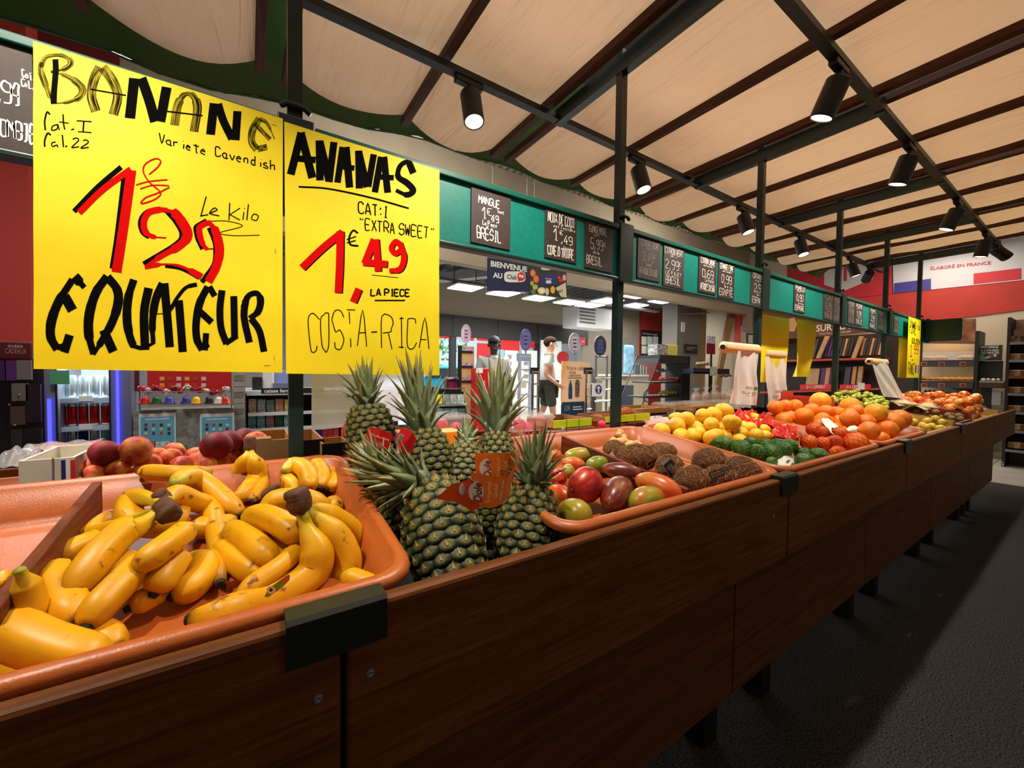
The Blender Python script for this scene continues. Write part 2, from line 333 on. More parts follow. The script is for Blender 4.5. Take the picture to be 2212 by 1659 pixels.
# ================================================================ STALL
J = [-1.15, .10, 1.36, 2.61, 3.85, 5.10, 6.40]
LJ = [-1.25, .075, 1.13, 2.2, 3.3, 4.4, 5.47]
WHERE = ['in front of the left half of the bananas', 'under the pineapples, mangoes and coconuts', 'under the lemons and limes', 'under the oranges and pears', 'under the kiwi boxes', 'at the far end, overhanging, under the apples']
bd = [('near end of the stall, below the banana tray'), 'below pineapples, mangoes and coconuts', 'below lemons and limes', 'below oranges and the pear box', 'below the crates of pears and kiwis', 'at the far overhanging end, below apples']
for k in range(6):
    a, b = J[k], J[k+1]
    t = thing('display_table', 'brown wooden display table '+bd[k], 'display table', ((a+b)/2, .8, 0), 'wooden tables of the fruit stall')
    mb = MB(); mb.box((a+.0035, .530, .652), (b-.0035, .556, .895))
    obj('front_board', mb, WOODF, t, bevel=.006)
    if k < 6:
        la, lb = LJ[k], LJ[k+1]
        if k < 5 or True: obj('base_panel', MB().box((la+.003, .566, .305), (lb-.003, .585, .70)), WOODP, t)
    for ea, eb in ((a+.002, a+.02), (b-.02, b-.002)): obj('end_batten', MB().box((ea, .557, .64), (eb, .5655, .87)), MT['dark stained plywood'] if 'dark stained plywood' in MT else mat('dark stained plywood', (40, 26, 16), .7), t)
    for lx in ((a+.25, b-.12) if k < 5 else (5.2, 5.42)):
        for ly in (.72, 1.66): obj('leg', MB().box((lx-.035, ly-.035, .006), (lx+.035, ly+.035, .771 if ly > 1 or k != 1 else .736)), BLACK, t)
    for ya_, yb_ in ((.588, 1.192), (1.242, 1.862)): obj('light_block_shelf', MB().box((a+.004, ya_, .772-(.035 if k == 1 and ya_ < 1 else 0)), (b-.004, yb_, .79-(.035 if k == 1 and ya_ < 1 else 0))), mat('dark stained plywood', (40, 26, 16), .7), t)  # unseen plank under the trays, added to block light and carry produce
    obj('rear_board', MB().box((a+.006, 1.87, .652), (b-.006, 1.895, .886)), WOODF, t, bevel=.005)
    if k in (0, 1, 2, 3):       # folded steel clip over the joint at the right end of this table
        cw = .064 if k == 0 else .06
        x0 = b-cw if k else .035; x1 = b+cw*.7 if k else .152
        mb = MB(); mb.prism([(x0, .522, .848), (x0, .522, .9005), (x0, .527, .9055), (x0, .5575, .9055), (x0, .5575, .8985), (x0, .530, .8975), (x0, .5275, .848)], (x1-x0, 0, 0))
        c = obj('steel_clip', mb, mat('dark powder coated steel', (20, 24, 18), .42), t, label='dark green steel clip')
    if k in (0, 1):
        for sx, sz in (((at(687, 1509, .530).x, at(687, 1509, .530).z),) if k == 0 else ((at(800, 1454, .530).x, at(800, 1454, .530).z), (at(1671, 1116, .530).x, at(1671, 1116, .530).z))):
            sm = MB().lathe([(.006, 0), (.0055, .002), (.003, .0026), (.0005, .0015)], 12, Matrix.Translation((sx, .5302, sz)) @ Matrix.Rotation(math.radians(90), 4, 'X'))
            obj('screw', sm, GREYM, t)
    if k == 1:
        obj('knot_hole', MB().lathe([(.014, -.004), (.0135, .0005), (.001, .0012)], 18, Matrix.Translation((at(893, 1582, .566).x, .566, at(893, 1582, .566).z)) @ Matrix.Rotation(math.radians(90), 4, 'X') @ Matrix.Diagonal((.8, 1.3, 1, 1))), mat('dark knot', (8, 5, 3), .8), t)
# ---- trays
def rr(x0, x1, y0, y1, r, n=5):
    out = []
    for cx, cy, a0 in ((x1-r, y1-r, 0), (x0+r, y1-r, 90), (x0+r, y0+r, 180), (x1-r, y0+r, 270)):
        for i in range(n+1):
            a = math.radians(a0+90*i/n); out.append((cx+r*math.cos(a), cy+r*math.sin(a)))
    return out
def tray(x0, x1, label, y0=.5585, y1=1.14, dep=.063, z=None, ledge=None, group='terracotta fruit trays'):
    zz = z or (lambda y: zfloor(y)+.063)
    prof = [(0.003, -.0145), (0, -.006), (.002, 0), (.007, .004), (.017, .004), (.022, 0), (.025, -.010), (.034, -.013), (.042, -.05), (.05, -dep+.004), (.062, -dep)]
    mb = MB(); rings = []; n = 0
    for ins, h in prof:
        q = rr(x0+ins, x1-ins, y0+ins, y1-ins, max(.03, .055-ins*.4)); n = len(q)
        rings.append([(a, b, zz(b)+h) for a, b in q])
    vs = [p for r_ in rings for p in r_]
    fs = [(i*n+k, i*n+(k+1) % n, (i+1)*n+(k+1) % n, (i+1)*n+k) for i in range(len(prof)-1) for k in range(n)]
    fs.append(tuple((len(prof)-1)*n+k for k in range(n)))
    mb.add(vs, fs)
    o = obj('fruit_tray', mb, TERRA, None, smooth=True)
    tag(o, label, 'tray', group)
    if ledge:
        for lx0, lx1, ly in ledge:
            lm = MB(); lm.add([(lx0, ly, zfloor(ly)+.0), (lx1, ly, zfloor(ly)), (lx1, ly, zfloor(ly)+.012), (lx0, ly, zfloor(ly)+.012), (lx0, ly+.25, zfloor(ly+.25)), (lx1, ly+.25, zfloor(ly+.25)), (lx1, ly+.25, zfloor(ly+.25)+.012), (lx0, ly+.25, zfloor(ly+.25)+.012)],
                [(0, 1, 2, 3), (3, 2, 6, 7), (0, 3, 7, 4), (1, 5, 6, 2)])
            obj('floor_rib', lm, TERRA, o); 
    return o
def tray_fix(o):
    for c in o.children: c.location = -o.location
def W(o): return o
BT = tray(-.86, .212, 'terracotta plastic tray holding the bananas behind the near board', ledge=[(-.03, .15, .74)])
BT2 = tray(.495, 1.398, 'terracotta plastic tray holding the mangoes and coconuts')
BT3 = tray(1.412, 2.355, 'terracotta plastic tray holding lemons and netted limes')
BT4 = tray(2.37, 3.14, 'terracotta plastic tray under the big pile of oranges')
for o in (BT,): tray_fix(o)
for xa_, xb_, lb_ in ((3.17, 4.13, 'sloping board under the crates just beyond the orange pile'), (4.16, 5.12, 'sloping board under the middle of the far crates'), (5.14, 6.36, 'sloping board under the far apples at the end of the stall')):
    tag(obj('display_board', MB().prism([(xa_, .568, zfloor(.568)-.004), (xa_, 1.15, zfloor(1.15)-.004), (xa_, 1.15, zfloor(1.15)-.02), (xa_, .588, .796), (xa_, .568, .796)], (xb_-xa_, 0, 0)), MT['dark stained plywood']), lb_, 'board', 'sloping boards at the far end')
def zrear(y): return .936-.13*(y-1.27)
tray(-1.1, .16, 'terracotta plastic tray of peaches on the far side of the stall', 1.27, 1.86, .026, z=zrear)
tray(.2, 1.3, 'terracotta plastic tray behind the pineapples on the far side', 1.27, 1.86, .026, z=zrear)
tray(1.4, 2.4, 'terracotta plastic tray holding fruit punnets on the far side', 1.27, 1.86, .026, z=zrear)
tray(2.45, 3.6, 'terracotta plastic tray of red fruit behind the oranges', 1.27, 1.86, .026, z=zrear)
# wooden dividers standing in the trays
def divider(p, q, label, hgt=.085, th=.014):
    (xa, ya), (xb, yb) = p, q; mb = MB(); d = Vector((xb-xa, yb-ya, 0)).normalized(); s = Vector((-d.y, d.x, 0))*th/2
    A = Vector((xa, ya, zfloor(ya)+.002)); B = Vector((xb, yb, zfloor(yb)+.002))
    mb.prism([A-s, A+s, B+s, B-s], (0, 0, hgt)); o = obj('tray_divider', mb, wood('red brown divider wood', (92, 44, 24), (136, 70, 40), 'Y'), bevel=.002); tag(o, label, 'divider', 'wooden tray dividers'); return o
_a = T(210, 1042, .085); _b = T(-20, 1318, .085)
divider((_b.x, max(_b.y, .60)), (_a.x, min(_a.y, 1.095)), 'reddish wooden divider across the banana tray, left of the bananas')
_a = T(1214, 941, .066); _b = T(1518, 1071, .066)
divider((_b.x, max(_b.y, .590)), (_a.x, min(_a.y, 1.095)), 'reddish wooden divider between the mangoes and the coconuts', .066)
# ---- posts, beams and tracks
t = thing('canopy_frame', 'dark green steel frame of posts, beams and light tracks over the stall', 'frame', (2.5, 1.2, 0))
PX_ = [-1.15, .106, 1.360, 2.612, 3.87, 5.05, 6.22]
for i, x in enumerate(PX_):
    obj('post', MB().box((x-.017, 1.20, .0), (x+.017, 1.234, 2.60)), GREEN_STEEL, t)
    obj('beam', MB().box((x-.02, .655, 2.5), (x+.02, 1.65, 2.57)), GREEN_STEEL, t)
    for z in (2.56, 2.525): obj('bolt', MB().lathe([(.007, 0), (.006, .003), (.0005, .0035)], 10, Matrix.Translation((x, 1.199, z)) @ Matrix.Rotation(math.radians(90), 4, 'X')), GREYM, t)
    mb = MB(); mb.box((x-.042, 1.17, 1.598), (x+.042, 1.199, 1.848)); mb.tube([(x-.035, 1.19, 1.875), (x-.02, 1.19, 1.885), (x+.02, 1.19, 1.885), (x+.035, 1.19, 1.875)], .008, 8)
    if i: obj('sign_clamp', mb, GREEN_STEEL, t, bevel=.004)
for Y in (1.63, .67):
    obj('light_track', MB().box((-1.6, Y-.02, 2.505), (6.6, Y+.02, 2.534)), BLACK, t)
# ---- canopy
def cloth_mat():
    m_ = mat('cream canopy canvas', (230, 208, 184), .75); nt = m_.node_tree; b = bsdf(m_)
    tc = N(m_, 'ShaderNodeTexCoord'); mp = N(m_, 'ShaderNodeMapping'); LK(m_, tc.outputs['Object'], mp.inputs[0]); mp.inputs['Scale'].default_value = (5, .7, 1)
    n1 = N(m_, 'ShaderNodeTexNoise', Scale=3.0, Detail=4.0, Distortion=.8); LK(m_, mp.outputs[0], n1.inputs['Vector'])
    bp = N(m_, 'ShaderNodeBump', Strength=.55, Distance=.05); LK(m_, n1.outputs['Fac'], bp.inputs['Height']); LK(m_, bp.outputs[0], b.inputs['Normal'])
    tr = N(m_, 'ShaderNodeBsdfTranslucent'); tr.inputs[0].default_value = (*lin((235, 205, 170)), 1); LK(m_, bp.outputs[0], tr.inputs['Normal'])
    mx = N(m_, 'ShaderNodeMixShader'); mx.inputs[0].default_value = .32; LK(m_, b.outputs[0], mx.inputs[1]); LK(m_, tr.outputs[0], mx.inputs[2])
    LK(m_, mx.outputs[0], nt.nodes['Material Output'].inputs[0]); return m_
CLOTH = cloth_mat()
t = thing('stall_canopy', 'cream canvas canopy sagging between brown rafters above the fruit stall', 'canopy', (2.5, .8, 2.6))
YB, YF = 2.2, -1.1
xs = []
for k in range(6):
    a = PX_[k]+.035; b = PX_[k+1]-.035
    raf = [a+.02, (a+b)/2, b-.02]
    for x in raf: obj('rafter', MB().box((x-.02, YF-.02, 2.572), (x+.02, YB+.03, 2.612)), WOODR, t, bevel=.004)
    for u0, u1 in ((raf[0], raf[1]), (raf[1], raf[2])):
        ph = R.uniform(0, 6)
        def fn(u, v, u0=u0, u1=u1, ph=ph):
            x = u0+(u1-u0)*u; y = YB-.005+(YF-YB)*v; s = 1-(2*u-1)**2
            wob = .012*math.sin(5*y+ph)*math.sin(math.pi*u)+.008*math.sin(11*y+3*ph+4*u)*math.sin(math.pi*u)
            return (x, y+(.05*s if v == 0 else 0), 2.620-.060*s*(1-.25*math.sin(2.2*y+ph)*.5)+wob)
        obj('canvas_panel', MB().grid(fn, 12, 40), CLOTH, t, smooth=True)
t = thing('awning_cover', 'dark green awning cover hanging behind the cream canopy edge', 'awning', (2.5, 2.4, 2.6))
GT = mat('dark green tarpaulin', (22, 78, 34), .4, bump=.3, bscale=6)
def VZ(x): return 2.545+.05*max(0, -.3-x) if x < -.3 else min(2.665, 2.545+.085*(x+.3))
def fn(u, v):
    x = -4+11.0*u; y = 2.43-v*.5; z = VZ(x)+.40*v+.014*math.sin(9*x)*(1-v)+.01*math.sin(23*x)
    return (x, y, z)
obj('back_valance', MB().grid(fn, 90, 8), GT, t, smooth=True)
obj('hem_cord', MB().tube([(-4+11*i/60, 2.432, VZ(-4+11*i/60)+.014*math.sin(9*(-4+11*i/60))) for i in range(61)], .006, 6), GT, t)
# ================================================================ SPOTLIGHTS
def aim(o, d): o.rotation_euler = Vector(d).to_track_quat('-Z', 'Y').to_euler()
LENS = mat('lit lamp lens', (255, 240, 220), .3, emit=(255, 236, 205), estr=5)
REFL = mat('faceted lamp reflector', (210, 205, 198), .12, 1)
def spot(x, Y, d, power, label, ang=62, on=True, L=.15, r=.046, col=(1, .90, .77)):
    d = Vector(d).normalized(); top = Vector((x, Y, 2.5045)); piv = top+Vector((0, 0, -.055)); c = piv+d*(L*.5)
    t = thing('track_spotlight', label, 'spotlight', top, 'black spotlights on the light tracks')
    obj('adapter', MB().box((x-.075, Y-.017, 2.478), (x+.06, Y+.017, 2.5045)), BLACK, t, bevel=.004)
    obj('swivel_arm', MB().tube([(x, Y, 2.48), piv, piv+d*.03], .013, 10), BLACK, t)
    q = d.to_track_quat('-Z', 'Y').to_matrix().to_4x4(); M = Matrix.Translation(piv) @ q
    obj('lamp_body', MB().lathe([(.001, 0), (r*.9, 0), (r, -.006), (r, -L+.004), (r*.97, -L), (r*.86, -L), (r*.84, -L+.008)], 28, M), BLACK, t, smooth=False)
    obj('lens', MB().lathe([(r*.85, -L+.004), (r*.55, -L+.022), (r*.1, -L+.03)], 28, M), LENS if on else mat('dark lamp glass', (20, 20, 22), .2), t, smooth=True)
    if on:
        l = bpy.data.lights.new('spot_light', 'SPOT'); l.energy = power; l.color = col; l.spot_size = math.radians(ang); l.spot_blend = .8; l.shadow_soft_size = .022
        o = bpy.data.objects.new('spot_light', l); COL.objects.link(o); o.location = piv+d*(L+.012); aim(o, d)
P1 = 40; P2 = 48
S1 = [((1016, 170), (0, -.28, -1), 'on the middle track, nearest to the pineapple poster'), ((1378, 345), (.05, -.3, -1), 'on the middle track, beside the post over the ginger card'),
      ((1605, 455), (.05, -.3, -1), 'on the middle track, just left of the post by the orange card'), ((1727, 515), (-.1, -.3, -1), 'on the middle track, third past the near post'),
      ((1838, 565), (.15, -.3, -1), 'on the middle track, last one still facing down')]
for p, d, lab in S1:
    x = at(p[0], p[1], 1.63).x; spot(x, 1.63, d, P1, 'black cylinder spotlight '+lab)
spot(at(1880, 582, 1.63).x, 1.63, (.8, .5, -.5), 0, 'black cylinder spotlight at the end of the middle track, turned away', on=False)
S2 = [((1815, 120), (-.05, .42, -1), 'on the front track, largest and closest'), ((1966, 318), (0, .34, -1), 'on the front track, second from the near end'),
      ((2070, 440), (-.1, .4, -1), 'on the front track, tilted by the third beam'), ((2130, 510), (0, .2, -1), 'on the front track, beside the turned one')]
for p, d, lab in S2:
    x = at(p[0], p[1], .67).x; spot(x, .67, d, P2, 'black cylinder spotlight '+lab, 104)
spot(at(2146, 532, .67).x, .67, (.7, -.6, -.7), 0, 'black cylinder spotlight at the end of the front track, turned away', on=False)
spot(-.55, .67, (.12, .22, -1), P2, 'unseen black cylinder spotlight added on the front track above the bananas', 104)  # this and the next two are out of view, added to light the produce
spot(.75, .67, (-.1, .24, -1), P2, 'unseen black cylinder spotlight added on the front track above the pineapples', 104)
spot(-.55, 1.63, (.1, -.28, -1), P1, 'unseen black cylinder spotlight added on the middle track above the peaches', 70)
# ================================================================ SIGN BOARDS AND PRICE CARDS
SY = 1.188                                      # front face of the teal boards
SB = ['left of the banana poster, mostly off to the side', 'behind the banana and pineapple posters, with mango and coconut cards', 'with lemon, lime and orange cards', 'with the single pink-lettered card and two dark cards', 'with four narrow cards', 'at the far end beside the yellow strip']
BX = [-1.15]+PX_[1:]
for k in range(6):
    a, b = BX[k]+.044, BX[k+1]-.044
    lab = ['teal sign board left of the yellow banana poster', 'teal sign board behind the yellow posters, carrying the mango, coconut and ginger cards', 'teal sign board carrying the lemon, lime and first orange cards',
           'teal sign board with a lone card on its middle, past the orange card', 'teal sign board with four narrow brown cards', 'teal sign board ending at the narrow yellow poster'][k]
    t = thing('sign_board', lab, 'sign board', ((a+b)/2, 1.2, 1.584), 'teal boards between the posts')
    obj('board_panel', MB().box((a, SY, 1.614), (b, SY+.012, 1.82)), TEAL, t)
    mb = MB(); mb.box((a, SY-.016, 1.818), (b, SY+.03, 1.838)); mb.box((a, SY-.016, 1.584), (b, SY+.05, 1.604))
    obj('top_rail', MB().box((a, SY-.014, 1.818), (b, SY+.024, 1.838)), mat('teal painted rail', (4, 84, 72), .32), t, bevel=.003)
    obj('bottom_rail', MB().box((a, SY-.014, 1.602), (b, SY+.024, 1.615)), GREEN_STEEL, t, bevel=.003)
t = thing('sign_board', 'plain dark green rounded board sticking out at the far end of the stall', 'sign board', (6.24, .9, 1.6), 'teal boards between the posts')
q = [(6.235, y, z) for y, z in ((1.19, 1.60), (1.19, 1.835), (.905, 1.835), (.89, 1.82), (.89, 1.615), (.905, 1.60))]
obj('board_panel', MB().prism(q, (.014, 0, 0)), mat('dark green board', (4, 46, 34), .3), t)
obj('end_bracket', MB().box((6.225, 1.13, 1.585), (6.255, 1.16, 1.85)), GREEN_STEEL, t)
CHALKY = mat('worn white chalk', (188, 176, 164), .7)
def slate(x0, x1, yt0, yt1, yb0, lines, label, dim=False):
    a = at(x0, yt0, SY-.003); b = at(x1, yt1, SY-.003); c = at(x0, yb0, SY-.003); zt = min((a.z+b.z)/2, 1.8165); zb = max(c.z, 1.6165); wd = b.x-a.x; hh = zt-zb
    t = obj('price_slate', MB().box((a.x, SY-.0045, zb), (b.x, SY-.0005, zt)), SLATE, bevel=.0008); tag(t, label, 'price card', 'brown chalk price cards')
    mb = MB()
    for tx, fx0, fx1, fy0, fy1, pen in lines:
        write(mb, tx, (a.x+wd*fx0, SY-.0052, zb+hh*(1-fy1)), (1, 0, .0), (0, 0, 1), wd*(fx1-fx0), hh*(fy1-fy0), pen*.001*1.0, (0, -1, 0), jit=.05)
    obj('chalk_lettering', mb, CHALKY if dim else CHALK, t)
def std(n, pr, un, orig, cat_='CAT. I', sm=1.0, pen=2.6):
    return [(n, .1, .9, .06, .2, pen), (cat_, .25, .8, .225, .27, 1.4), (pr, .2, .8, .36, .58, pen*1.1), (un, .35, .85, .63, .69, 1.5), (orig, .1, .9, .75, .92, pen)]
slate(-40, 70, 52, 88, 338, [('Cat. I', .78, 1.12, .2, .27, 2), ('Cal. 22', .78, 1.12, .29, .36, 2), ('1,99', .1, .72, .36, .56, 3), ('COLOMBIE', -.1, 1.02, .72, .88, 3.2)], 'brown price card partly hidden left of the yellow banana poster')
slate(1018, 1103, 394, 424, 523, [('MANGUE', .18, .7, .14, .27, 3.2), ('kent', .66, .82, .3, .36, 1.8), ('1', .27, .38, .33, .53, 3.2), ('€', .4, .5, .32, .45, 2), ('49', .5, .68, .42, .55, 2.8), ('La Pièce', .28, .64, .56, .64, 2.4), ('BRÉSIL', .14, .74, .7, .9, 3.6)], 'brown price card for mangoes, first card right of the pineapple poster')
slate(1178, 1246, 441, 467, 556, [('NOIX DE COCO', .08, .9, .06, .25, 2.8), ('cat I calibre', .25, .95, .28, .34, 1.6), ('1', .25, .42, .38, .6, 3), ('€', .45, .55, .38, .46, 1.8), (',49', .5, .85, .46, .63, 2.8), ('La pièce', .58, .9, .68, .74, 1.8), ('COTE D\'IVOIRE', .08, .9, .74, .92, 2.8)], 'brown price card for coconuts, second right of the pineapple poster')
slate(1264, 1324, 469, 490, 578, [('GINGEMBRE', .14, .76, .08, .22, 1.9), ('cat I', .3, .5, .24, .28, 1.3), ('5,99', .2, .62, .35, .56, 2), ('€', .66, .74, .38, .46, 1.4), ('le kilo', .28, .5, .6, .66, 1.4), ('BRESIL', .06, .6, .73, .9, 2.2)], 'brown price card for ginger, third right of the pineapple poster')
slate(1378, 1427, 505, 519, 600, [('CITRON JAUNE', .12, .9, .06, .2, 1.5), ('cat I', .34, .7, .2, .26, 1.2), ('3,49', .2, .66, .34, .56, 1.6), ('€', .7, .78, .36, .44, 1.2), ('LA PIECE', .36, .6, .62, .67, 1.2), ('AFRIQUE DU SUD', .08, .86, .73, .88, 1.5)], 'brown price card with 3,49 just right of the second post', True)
slate(1434, 1478, 519, 535, 617, [('CITRON VERT', .05, .92, .06, .2, 2), ('CAT. I', .32, .62, .22, .27, 1.3), ('2,99', .08, .72, .35, .56, 2.2), ('€', .74, .84, .36, .44, 1.5), ('LE FILET', .1, .86, .62, .7, 1.8), ('BRÉSIL', .12, .82, .75, .92, 2.3)], 'brown price card reading LE FILET, second right of the second post')
slate(1510, 1548, 544, 557, 630, std('CITRON JAUNE', '0,69', 'LA PIECE', 'AFRIQUE DU SUD', 'cat I calibre', pen=2.2), 'brown price card with a price of 0,69, left one of a close pair')
slate(1552, 1587, 558, 568, 642, std('ORANGE FINE', '0,99', 'le kilo', 'EGYPTE', 'cat I calibre', pen=2.3), 'brown price card with EGYPTE at the bottom, right one of a close pair')
slate(1623, 1656, 581, 592, 662, std('ORANGE', '2,99', 'le kilo', 'ESPAGNE', 'cat I', pen=2.2), 'brown price card with 2,99 against the third post')
slate(1716, 1740, 609, 617, 673, std('POMELO', '0,90', 'la pièce', 'ESPAGNE', pen=2.6), 'brown price card alone in the middle of its dark board')
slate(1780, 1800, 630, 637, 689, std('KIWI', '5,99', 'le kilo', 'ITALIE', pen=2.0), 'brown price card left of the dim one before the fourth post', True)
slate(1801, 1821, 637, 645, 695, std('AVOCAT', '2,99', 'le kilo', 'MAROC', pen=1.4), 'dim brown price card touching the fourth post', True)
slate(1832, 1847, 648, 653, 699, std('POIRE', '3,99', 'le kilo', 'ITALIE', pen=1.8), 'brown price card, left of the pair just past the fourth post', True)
slate(1848, 1864, 653, 658, 702, std('POIRE', '1,99', 'le kilo', 'ITALIE', pen=2.4), 'bright brown price card, right of the pair just past the fourth post')
slate(1879, 1892, 664, 668, 711, std('POMME', '2,99', 'le kilo', 'FRANCE', pen=2.4), 'brown price card before the fifth post, left of two with a gap')
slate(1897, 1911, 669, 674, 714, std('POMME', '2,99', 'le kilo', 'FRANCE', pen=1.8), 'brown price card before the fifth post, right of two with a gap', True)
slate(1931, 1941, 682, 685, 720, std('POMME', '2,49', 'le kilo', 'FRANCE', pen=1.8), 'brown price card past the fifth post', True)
# ================================================================ YELLOW POSTERS
def streaky():
    m_ = mat('streaky dry marker', (10, 10, 6), .9, spec=.05); nt = m_.node_tree
    uv = N(m_, 'ShaderNodeUVMap', uv_map='uv'); mp = N(m_, 'ShaderNodeMapping'); LK(m_, uv.outputs[0], mp.inputs[0]); mp.inputs['Scale'].default_value = (1.2, 7, 1)
    n1 = N(m_, 'ShaderNodeTexNoise', Scale=1.6, Detail=3.0); LK(m_, mp.outputs[0], n1.inputs['Vector'])
    g = N(m_, 'ShaderNodeObjectInfo'); r = ramp(m_, n1.outputs['Fac'], [(.40, (.98, .98, .98)), (.62, (.12, .12, .12))])
    LK(m_, r, bsdf(m_).inputs['Alpha']); return m_
DRY = streaky()
DARKM = mat('worn dark marker', (9, 9, 7), .9, spec=.05)
PY = 1.1625
def pw(x, z): return .0011*math.sin(13*x+3*z)*math.sin(11*z+1)+.0006*math.sin(31*z+9*x)
class Pen:
    """collects pen strokes given in photo pixels and lays them on the poster plane"""
    def __init__(s, fx, fy, k): s.T = (fx, fy, k); s.mb = MB(); s.mb2 = MB()
    def p(s, x, y): return (s.T[0]+x/s.T[2], s.T[1]+y/s.T[2], 0)
    def st(s, pts, w_, smooth=True, dx=0, dy=0, n=6):
        P = [Vector(s.p(x+dx, y+dy)) for x, y in pts]
        if smooth and len(P) > 2: P = cat(P, n)
        else: P = [P[i].lerp(P[i+1], k/6) for i in range(len(P)-1) for k in range(6)]+[P[-1]] if len(P) == 2 else P
        ww = [x/s.T[2] for x in w_] if hasattr(w_, '__len__') else w_/s.T[2]
        s.mb.ribbon(P, ww, (0, 0, 1)); return s
    def txt(s, t, x0, y0, x1, y1, h, pen, jit=.04):
        a = Vector(s.p(x0, y0)); b = Vector(s.p(x1, y1)); write(s.mb, t, a, (b-a).normalized(), (0, -1, 0), (b-a).length, h/s.T[2], pen/s.T[2], (0, 0, 1), jit); return s
    def out(s, name, mt, parent, lift, Y=None):
        Y = Y or PY; s.mb.v = [(lambda q: (q.x, Y+pw(q.x, q.z)-.0002-(lift-.0008)*.35, q.z))(at(v[0], v[1], Y)) for v in s.mb.v]; return obj(name, s.mb, mt, parent)
def poster(corners, label, Y=None):
    Y = Y or PY; c = [at(x, y, Y) for x, y in corners]     # tl tr br bl
    def fn(u, v):
        p = c[3].lerp(c[2], u).lerp(c[0].lerp(c[1], u), v)
        return p+Vector((0, pw(p.x, p.z), 0))
    mb = MB().grid(fn, 30, 44); n = len(mb.v); mb.v += [(x, y+.0006, z) for x, y, z in mb.v]; mb.uv = mb.uv*2
    k = len(mb.f); mb.f += [tuple(i+n for i in reversed(f)) for f in mb.f]; mb.mi = mb.mi*2
    t = obj('price_poster', mb, YELP, smooth=True); tag(t, label, 'poster', 'yellow price posters'); return t
t = poster([(71, 88), (611, 256), (610, 805), (73, 797)], 'large yellow poster hand-lettered BANANE above the bananas')
Z1 = (0, 60, 3.568); Z2 = (0, 480, 3.319); Z3 = (500, 240, 2.8603)
p = Pen(*Z1)
p.st([(425, 240), (427, 330), (415, 480), (413, 582)], 46)
p.st([(1035, 390), (1000, 695)], 80).st([(1090, 390), (1150, 560), (1195, 722)], 78).st([(1285, 460), (1235, 722)], 76)
p.st([(1650, 585), (1622, 825)], 68).st([(1680, 590), (1722, 720), (1790, 858)], 62).st([(1830, 645), (1815, 868)], 62)
p.st([(385, 668), (362, 650), (345, 720), (350, 790)], 13).st([(440, 745), (405, 760), (400, 790), (440, 780), (445, 745), (458, 790)], 9).st([(485, 665), (490, 740), (500, 785)], 11).st([(455, 725), (530, 735)], 8).st([(548, 787), (572, 779)], 10).st([(590, 715), (705, 722)], 9).st([(645, 720), (640, 800)], 12).st([(600, 800), (705, 807)], 8)
p.st([(392, 828), (367, 815), (345, 870), (345, 918)], 13).st([(430, 880), (400, 890), (405, 915), (440, 905), (445, 922)], 9).st([(480, 825), (490, 920)], 11).st([(503, 917), (520, 912)], 10).st([(560, 860), (590, 850), (605, 870), (555, 922), (610, 917)], 9).st([(640, 870), (665, 865), (680, 885), (625, 927), (685, 922)], 9)
p.txt('Variete', 1225, 880, 1590, 980, 70, 9).txt('Cavendish', 1660, 985, 2125, 1100, 70, 9)
p.st([(1590, 1300), (1548, 1450), (1605, 1440)], 9, False).st([(1610, 1432), (1672, 1405), (1650, 1390), (1618, 1430), (1690, 1450)], 9).st([(1770, 1350), (1765, 1482)], 9).st([(1850, 1390), (1772, 1440), (1850, 1482)], 8, False).st([(1880, 1420), (1872, 1480)], 8).st([(1882, 1395), (1886, 1390)], 9).st([(1915, 1360), (1902, 1482)], 9).st([(1935, 1470), (1955, 1437), (1990, 1450), (1975, 1485), (1937, 1475)], 8)
p.st([(1620, 1490), (1750, 1490), (1868, 1528), (1695, 1578), (1790, 1600), (2000, 1598)], 6).st([(2090, 745), (2130, 755)], 3)
p.out('black_lettering', DARKM, t, .0012)
p = Pen(*Z1)
p.st([(318, 262), (312, 330), (350, 440), (385, 530), (402, 582)], [40, 52, 40, 20]).st([(312, 300), (345, 230), (410, 210), (490, 216), (545, 262), (500, 310), (388, 337)], [40, 30, 25, 30, 46, 40, 20])
p.st([(390, 335), (480, 355), (580, 410), (632, 470), (610, 530), (520, 570), (390, 582)], [16, 34, 52, 60, 52, 28, 12])
p.st([(770, 303), (722, 400), (702, 520), (737, 642)], 76).st([(790, 303), (862, 400), (905, 520), (872, 668)], 76)
p.st([(1345, 752), (1365, 620), (1400, 540), (1440, 513), (1490, 530), (1522, 620), (1495, 802)], [68, 66, 44, 34, 50, 70, 66])
p.st([(2000, 700), (1947, 790), (1940, 880), (1980, 942)], 56).st([(1985, 937), (2058, 920)], 48).st([(1962, 740), (2082, 862)], 34).st([(2000, 700), (2060, 740), (2117, 862)], [30, 24, 8])
p.out('streaky_lettering', DRY, t, .0009)
p = Pen(*Z1); p.st([(695, 470), (970, 520)], 11).st([(1290, 645), (1562, 680)], 11); p.out('cross_bars', INK, t, .0011)
